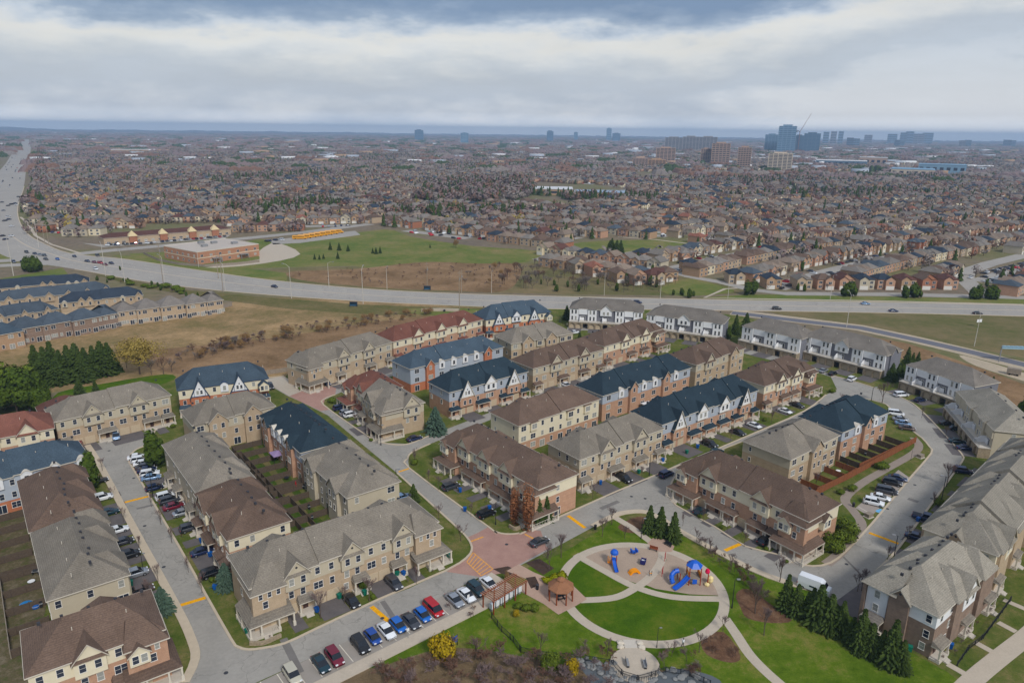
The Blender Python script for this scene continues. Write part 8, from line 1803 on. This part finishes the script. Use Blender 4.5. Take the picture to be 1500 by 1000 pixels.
# blue notice board on two legs
p = at(665, 947); t = thing('notice_board', (p.x, p.y, 0), .75, 'blue notice board on two posts on the lower lawn', 'sign'); m = MB(); m.box(-.75, .75, -.04, .04, .8, 2.0); m.build('panel', M['play_blue'], t)
for s in (-1, 1): m = MB(); m.box(s*.75-.05, s*.75+.05, -.06, .06, 0, 2.2); m.build('post', M['metal_dark'], t)
for x, y, lb, rz in ((686, 885, 'small white sign on a post by the silver car', .7), (598, 935, 'small white sign on a post below the main bays', .7), (831, 742, 'small green white sign on the lawn above the rust leaved trees', 0)):
    p = at(x, y); t = thing('sign_post', (p.x, p.y, 0), rz, lb, 'sign'); m = MB(); m.tube((0, 0, 0), (0, 0, 2.2), .035); m.build('post', M['metal_grey'], t); m = MB(); m.box(-.25, .25, -.05, -.02, 1.6, 2.2); m.build('panel', M['siding_white'], t)
for x, y, lb in ((787, 863, 'black litter bin on the plaza right of the pergola'), (872, 775, 'dark litter bin beside the street at the park corner'), (1250, 742, 'black litter bin at the upper footpath fork')):
    p = at(x, y); t = thing('litter_bin', (p.x, p.y, .05), 0, lb, 'bin'); m = MB(); m.lathe([(.28, 0), (.32, .9), (.3, 1.0)], 10); m.build('bin_body', M['metal_dark'], t); m = MB(); m.lathe([(.34, 1.02), (.3, 1.1), (.1, 1.2)], 10); m.build('lid', M['vent'], t)
# person on the circular path
def person(x, y, rz, label, top_m, leg_m, hair_m):
    p = at(x, y); t = thing('person', (p.x, p.y, .06), rz, label, 'person')
    me = bpy.data.meshes.new('person_body'); V = [(0, 0, .95), (0, 0, 1.15), (0, -.01, 1.38), (0, -.01, 1.5), (0, -.03, 1.66), (.1, 0, .9), (.12, -.1, .5), (.12, -.04, .08), (.12, -.2, .04), (-.1, 0, .9), (-.12, .12, .5), (-.12, .26, .1), (-.12, .12, .03), (.19, 0, 1.4), (.25, .06, 1.14), (.24, -.1, .95), (-.19, 0, 1.4), (-.25, -.05, 1.14), (-.24, -.22, .98)]
    E_ = [(0, 1), (1, 2), (2, 3), (3, 4), (0, 5), (5, 6), (6, 7), (7, 8), (0, 9), (9, 10), (10, 11), (11, 12), (2, 13), (13, 14), (14, 15), (2, 16), (16, 17), (17, 18)]; me.from_pydata(V, E_, []); me.materials.append(leg_m)
    o = link('person_body', me, t); sk = o.modifiers.new('Skin', 'SKIN'); rad = [.15, .13, .15, .06, .1, .1, .07, .05, .04, .1, .07, .05, .04, .07, .05, .035, .07, .05, .035]
    for i_, r_ in enumerate(rad): me.skin_vertices[0].data[i_].radius = (r_, r_)
    me.skin_vertices[0].data[0].use_root = True; ss = o.modifiers.new('Sub', 'SUBSURF'); ss.levels = 1; ss.render_levels = 2
    m = MB(); m.lathe([(.2, .9), (.2, 1.1), (.22, 1.35), (.12, 1.5)], 10); m.tube((.2, 0, 1.42), (.26, .05, 1.12), .075); m.tube((-.2, 0, 1.42), (-.26, -.05, 1.12), .075); m.build('jacket', top_m, t, True)
    m = MB(); m.lathe([(.11, 1.64), (.12, 1.72), (.09, 1.8), (.03, 1.82)], 10, c=(0, -.02, 0)); m.build('hair', hair_m, t, True)
person(1000, 947, 1.2, 'person in a white top and dark trousers walking on the circular path', M['siding_white'], M['metal_dark'], M['wood_dark'])

# ------------------------------------------------------------------ air
hz = MB(); hz.box(-20500, 20500, -20500, 20500, -1, 195); ho = hz.build('haze', [], None); tag(ho, kind='stuff')
hm = bpy.data.materials.new('haze_air'); hm.use_nodes = True; nt = hm.node_tree
for n_ in list(nt.nodes): nt.nodes.remove(n_)
ou = nt.nodes.new('ShaderNodeOutputMaterial'); pv = nt.nodes.new('ShaderNodeVolumePrincipled'); nt.links.new(pv.outputs[0], ou.inputs['Volume'])
pv.inputs['Color'].default_value = (.5, .7, .97, 1); pv.inputs['Density'].default_value = 1.15e-4; pv.inputs['Anisotropy'].default_value = 0.0
ho.data.materials.append(hm)
# ------------------------------------------------------------------ camera, light, world
cam = bpy.data.cameras.new('Camera'); co = bpy.data.objects.new('Camera', cam); COL.objects.link(co); scene.camera = co
cam.sensor_width = 36; cam.lens = 36*F/1500; cam.clip_end = 200000; cam.clip_start = 1
co.matrix_world = Matrix.Translation((0, 0, CH)) @ Matrix.Rotation(PI/2-PITCH, 4, 'X') @ Matrix.Rotation(RO, 4, 'Z')
sun = bpy.data.lights.new('Sun', 'SUN'); so = bpy.data.objects.new('Sun', sun); COL.objects.link(so)
SEL, SAZ = math.radians(42), math.radians(150)
sun.energy = 1.5; sun.angle = math.radians(10); sun.color = (1, .98, .95)
d = Vector((math.sin(SAZ)*math.cos(SEL), math.cos(SAZ)*math.cos(SEL), math.sin(SEL)))
so.rotation_euler = (-d).to_track_quat('-Z', 'Y').to_euler()
w = bpy.data.worlds.new('World'); scene.world = w; w.use_nodes = True; nt = w.node_tree; N = nt.nodes; L = nt.links
bg = N['Background']; bg.inputs['Strength'].default_value = .1
sky = N.new('ShaderNodeTexSky'); sky.sky_type = 'NISHITA'; sky.sun_disc = False; sky.sun_elevation = SEL; sky.sun_rotation = SAZ; sky.air_density = 1.5; sky.dust_density = 2
tc = N.new('ShaderNodeTexCoord'); sep = N.new('ShaderNodeSeparateXYZ'); L.new(tc.outputs['Generated'], sep.inputs[0])
def math_(op, a, b=None):
    n = N.new('ShaderNodeMath'); n.operation = op
    for i, v in enumerate((a, b)):
        if v is None: continue
        if isinstance(v, (int, float)): n.inputs[i].default_value = v
        else: L.new(v, n.inputs[i])
    return n.outputs[0]
el = math_('MULTIPLY', math_('ARCSINE', sep.outputs[2]), 180/PI)
az = math_('MULTIPLY', math_('ARCTAN2', sep.outputs[0], sep.outputs[1]), 180/PI)
def cloudnoise(sa, se, det=6, off=0, rough=.55):
    cb = N.new('ShaderNodeCombineXYZ'); L.new(math_('MULTIPLY', az, sa), cb.inputs[0]); L.new(math_('MULTIPLY', el, se), cb.inputs[1]); cb.inputs[2].default_value = off
    n = N.new('ShaderNodeTexNoise'); n.inputs['Scale'].default_value = 1; n.inputs['Detail'].default_value = det; n.inputs['Roughness'].default_value = rough; L.new(cb.outputs[0], n.inputs['Vector']); return n.outputs['Fac']
n1 = cloudnoise(.055, .26, 8, 2.3); n2 = cloudnoise(.2, .55, 9, 9.1, .6); n3 = cloudnoise(.5, 1.1, 8, 4.0, .6); n5 = cloudnoise(.1, .45, 8, 31.0, .6)
t = math_('ADD', el, math_('MULTIPLY', math_('SUBTRACT', n1, .5), 6.0)); t = math_('ADD', t, math_('MULTIPLY', math_('SUBTRACT', n2, .5), 3.2)); t = math_('ADD', t, math_('MULTIPLY', math_('SUBTRACT', n3, .5), 1.4))
# the cloud deck is thinner towards the right
t = math_('SUBTRACT', t, math_('MAXIMUM', math_('MULTIPLY', math_('SUBTRACT', az, 14), .17), 0)); t = math_('MAXIMUM', t, math_('MULTIPLY', el, .35)); t = math_('MAXIMUM', t, math_('SUBTRACT', math_('MULTIPLY', el, 1.4), 12))
def ramp(src, stops, lo, hi):
    mr = N.new('ShaderNodeMapRange'); mr.inputs[1].default_value = lo; mr.inputs[2].default_value = hi; L.new(src, mr.inputs[0])
    r = N.new('ShaderNodeValToRGB'); e = r.color_ramp.elements
    while len(e) > 1: e.remove(e[-1])
    e[0].position = (stops[0][0]-lo)/(hi-lo); e[0].color = C0(*stops[0][1])
    for p, c in stops[1:]:
        k = e.new((p-lo)/(hi-lo)); k.color = C0(*c)
    L.new(mr.outputs[0], r.inputs[0]); return r.outputs[0]
cl = ramp(t, [(-3, (238, 238, 238)), (.2, (238, 238, 238)), (1.2, (214, 219, 226)), (2.4, (188, 197, 210)), (3.6, (184, 192, 204)), (4.6, (200, 205, 212)), (5.5, (218, 219, 220)), (6.3, (224, 222, 218)), (7.1, (196, 204, 216)), (7.9, (146, 163, 188)), (8.9, (112, 135, 168)), (12, (108, 132, 166)), (18, (140, 154, 178)), (30, (164, 174, 192)), (90, (172, 182, 198))], -3, 90)
bm = math_('ADD', math_('MULTIPLY', math_('SUBTRACT', n5, .5), .26), 1.0); v_ = N.new('ShaderNodeVectorMath'); v_.operation = 'SCALE'; hb = N.new('ShaderNodeMapRange'); hb.inputs[1].default_value = 0; hb.inputs[2].default_value = 1.4; hb.inputs[3].default_value = 1.7; hb.inputs[4].default_value = 1; L.new(el, hb.inputs[0]); bm = math_('MULTIPLY', bm, hb.outputs[0]); L.new(cl, v_.inputs[0]); L.new(bm, v_.inputs['Scale']); cl = v_.outputs[0]
sc_ = N.new('ShaderNodeVectorMath'); sc_.operation = 'SCALE'; sc_.inputs['Scale'].default_value = 6.7; L.new(cl, sc_.inputs[0])
mx = N.new('ShaderNodeMix'); mx.data_type = 'RGBA'; mx.inputs[0].default_value = .9; L.new(sky.outputs[0], mx.inputs[6]); L.new(sc_.outputs[0], mx.inputs[7])
L.new(mx.outputs[2], bg.inputs['Color'])
vs = scene.view_settings; vs.view_transform = 'Standard'; vs.look = 'None'; vs.gamma = 1; vs.exposure = .68

# ordinal wording where several things would otherwise read alike
ORD = 'first second third fourth fifth sixth seventh eighth ninth tenth eleventh twelfth thirteenth fourteenth fifteenth sixteenth seventeenth eighteenth nineteenth twentieth'.split()
by = {}
for o in COL.objects:
    if o.parent is None and 'label' in o: by.setdefault(o['label'], []).append(o)
for lb, os_ in by.items():
    if 1 < len(os_) <= 20 and len(lb.split()) <= 13:
        os_.sort(key=lambda o: px(o.location)[0])
        for i, o in enumerate(os_): o['label'] = lb+', '+('leftmost' if i == 0 else 'rightmost' if i == len(os_)-1 else ORD[i]+' from the left')
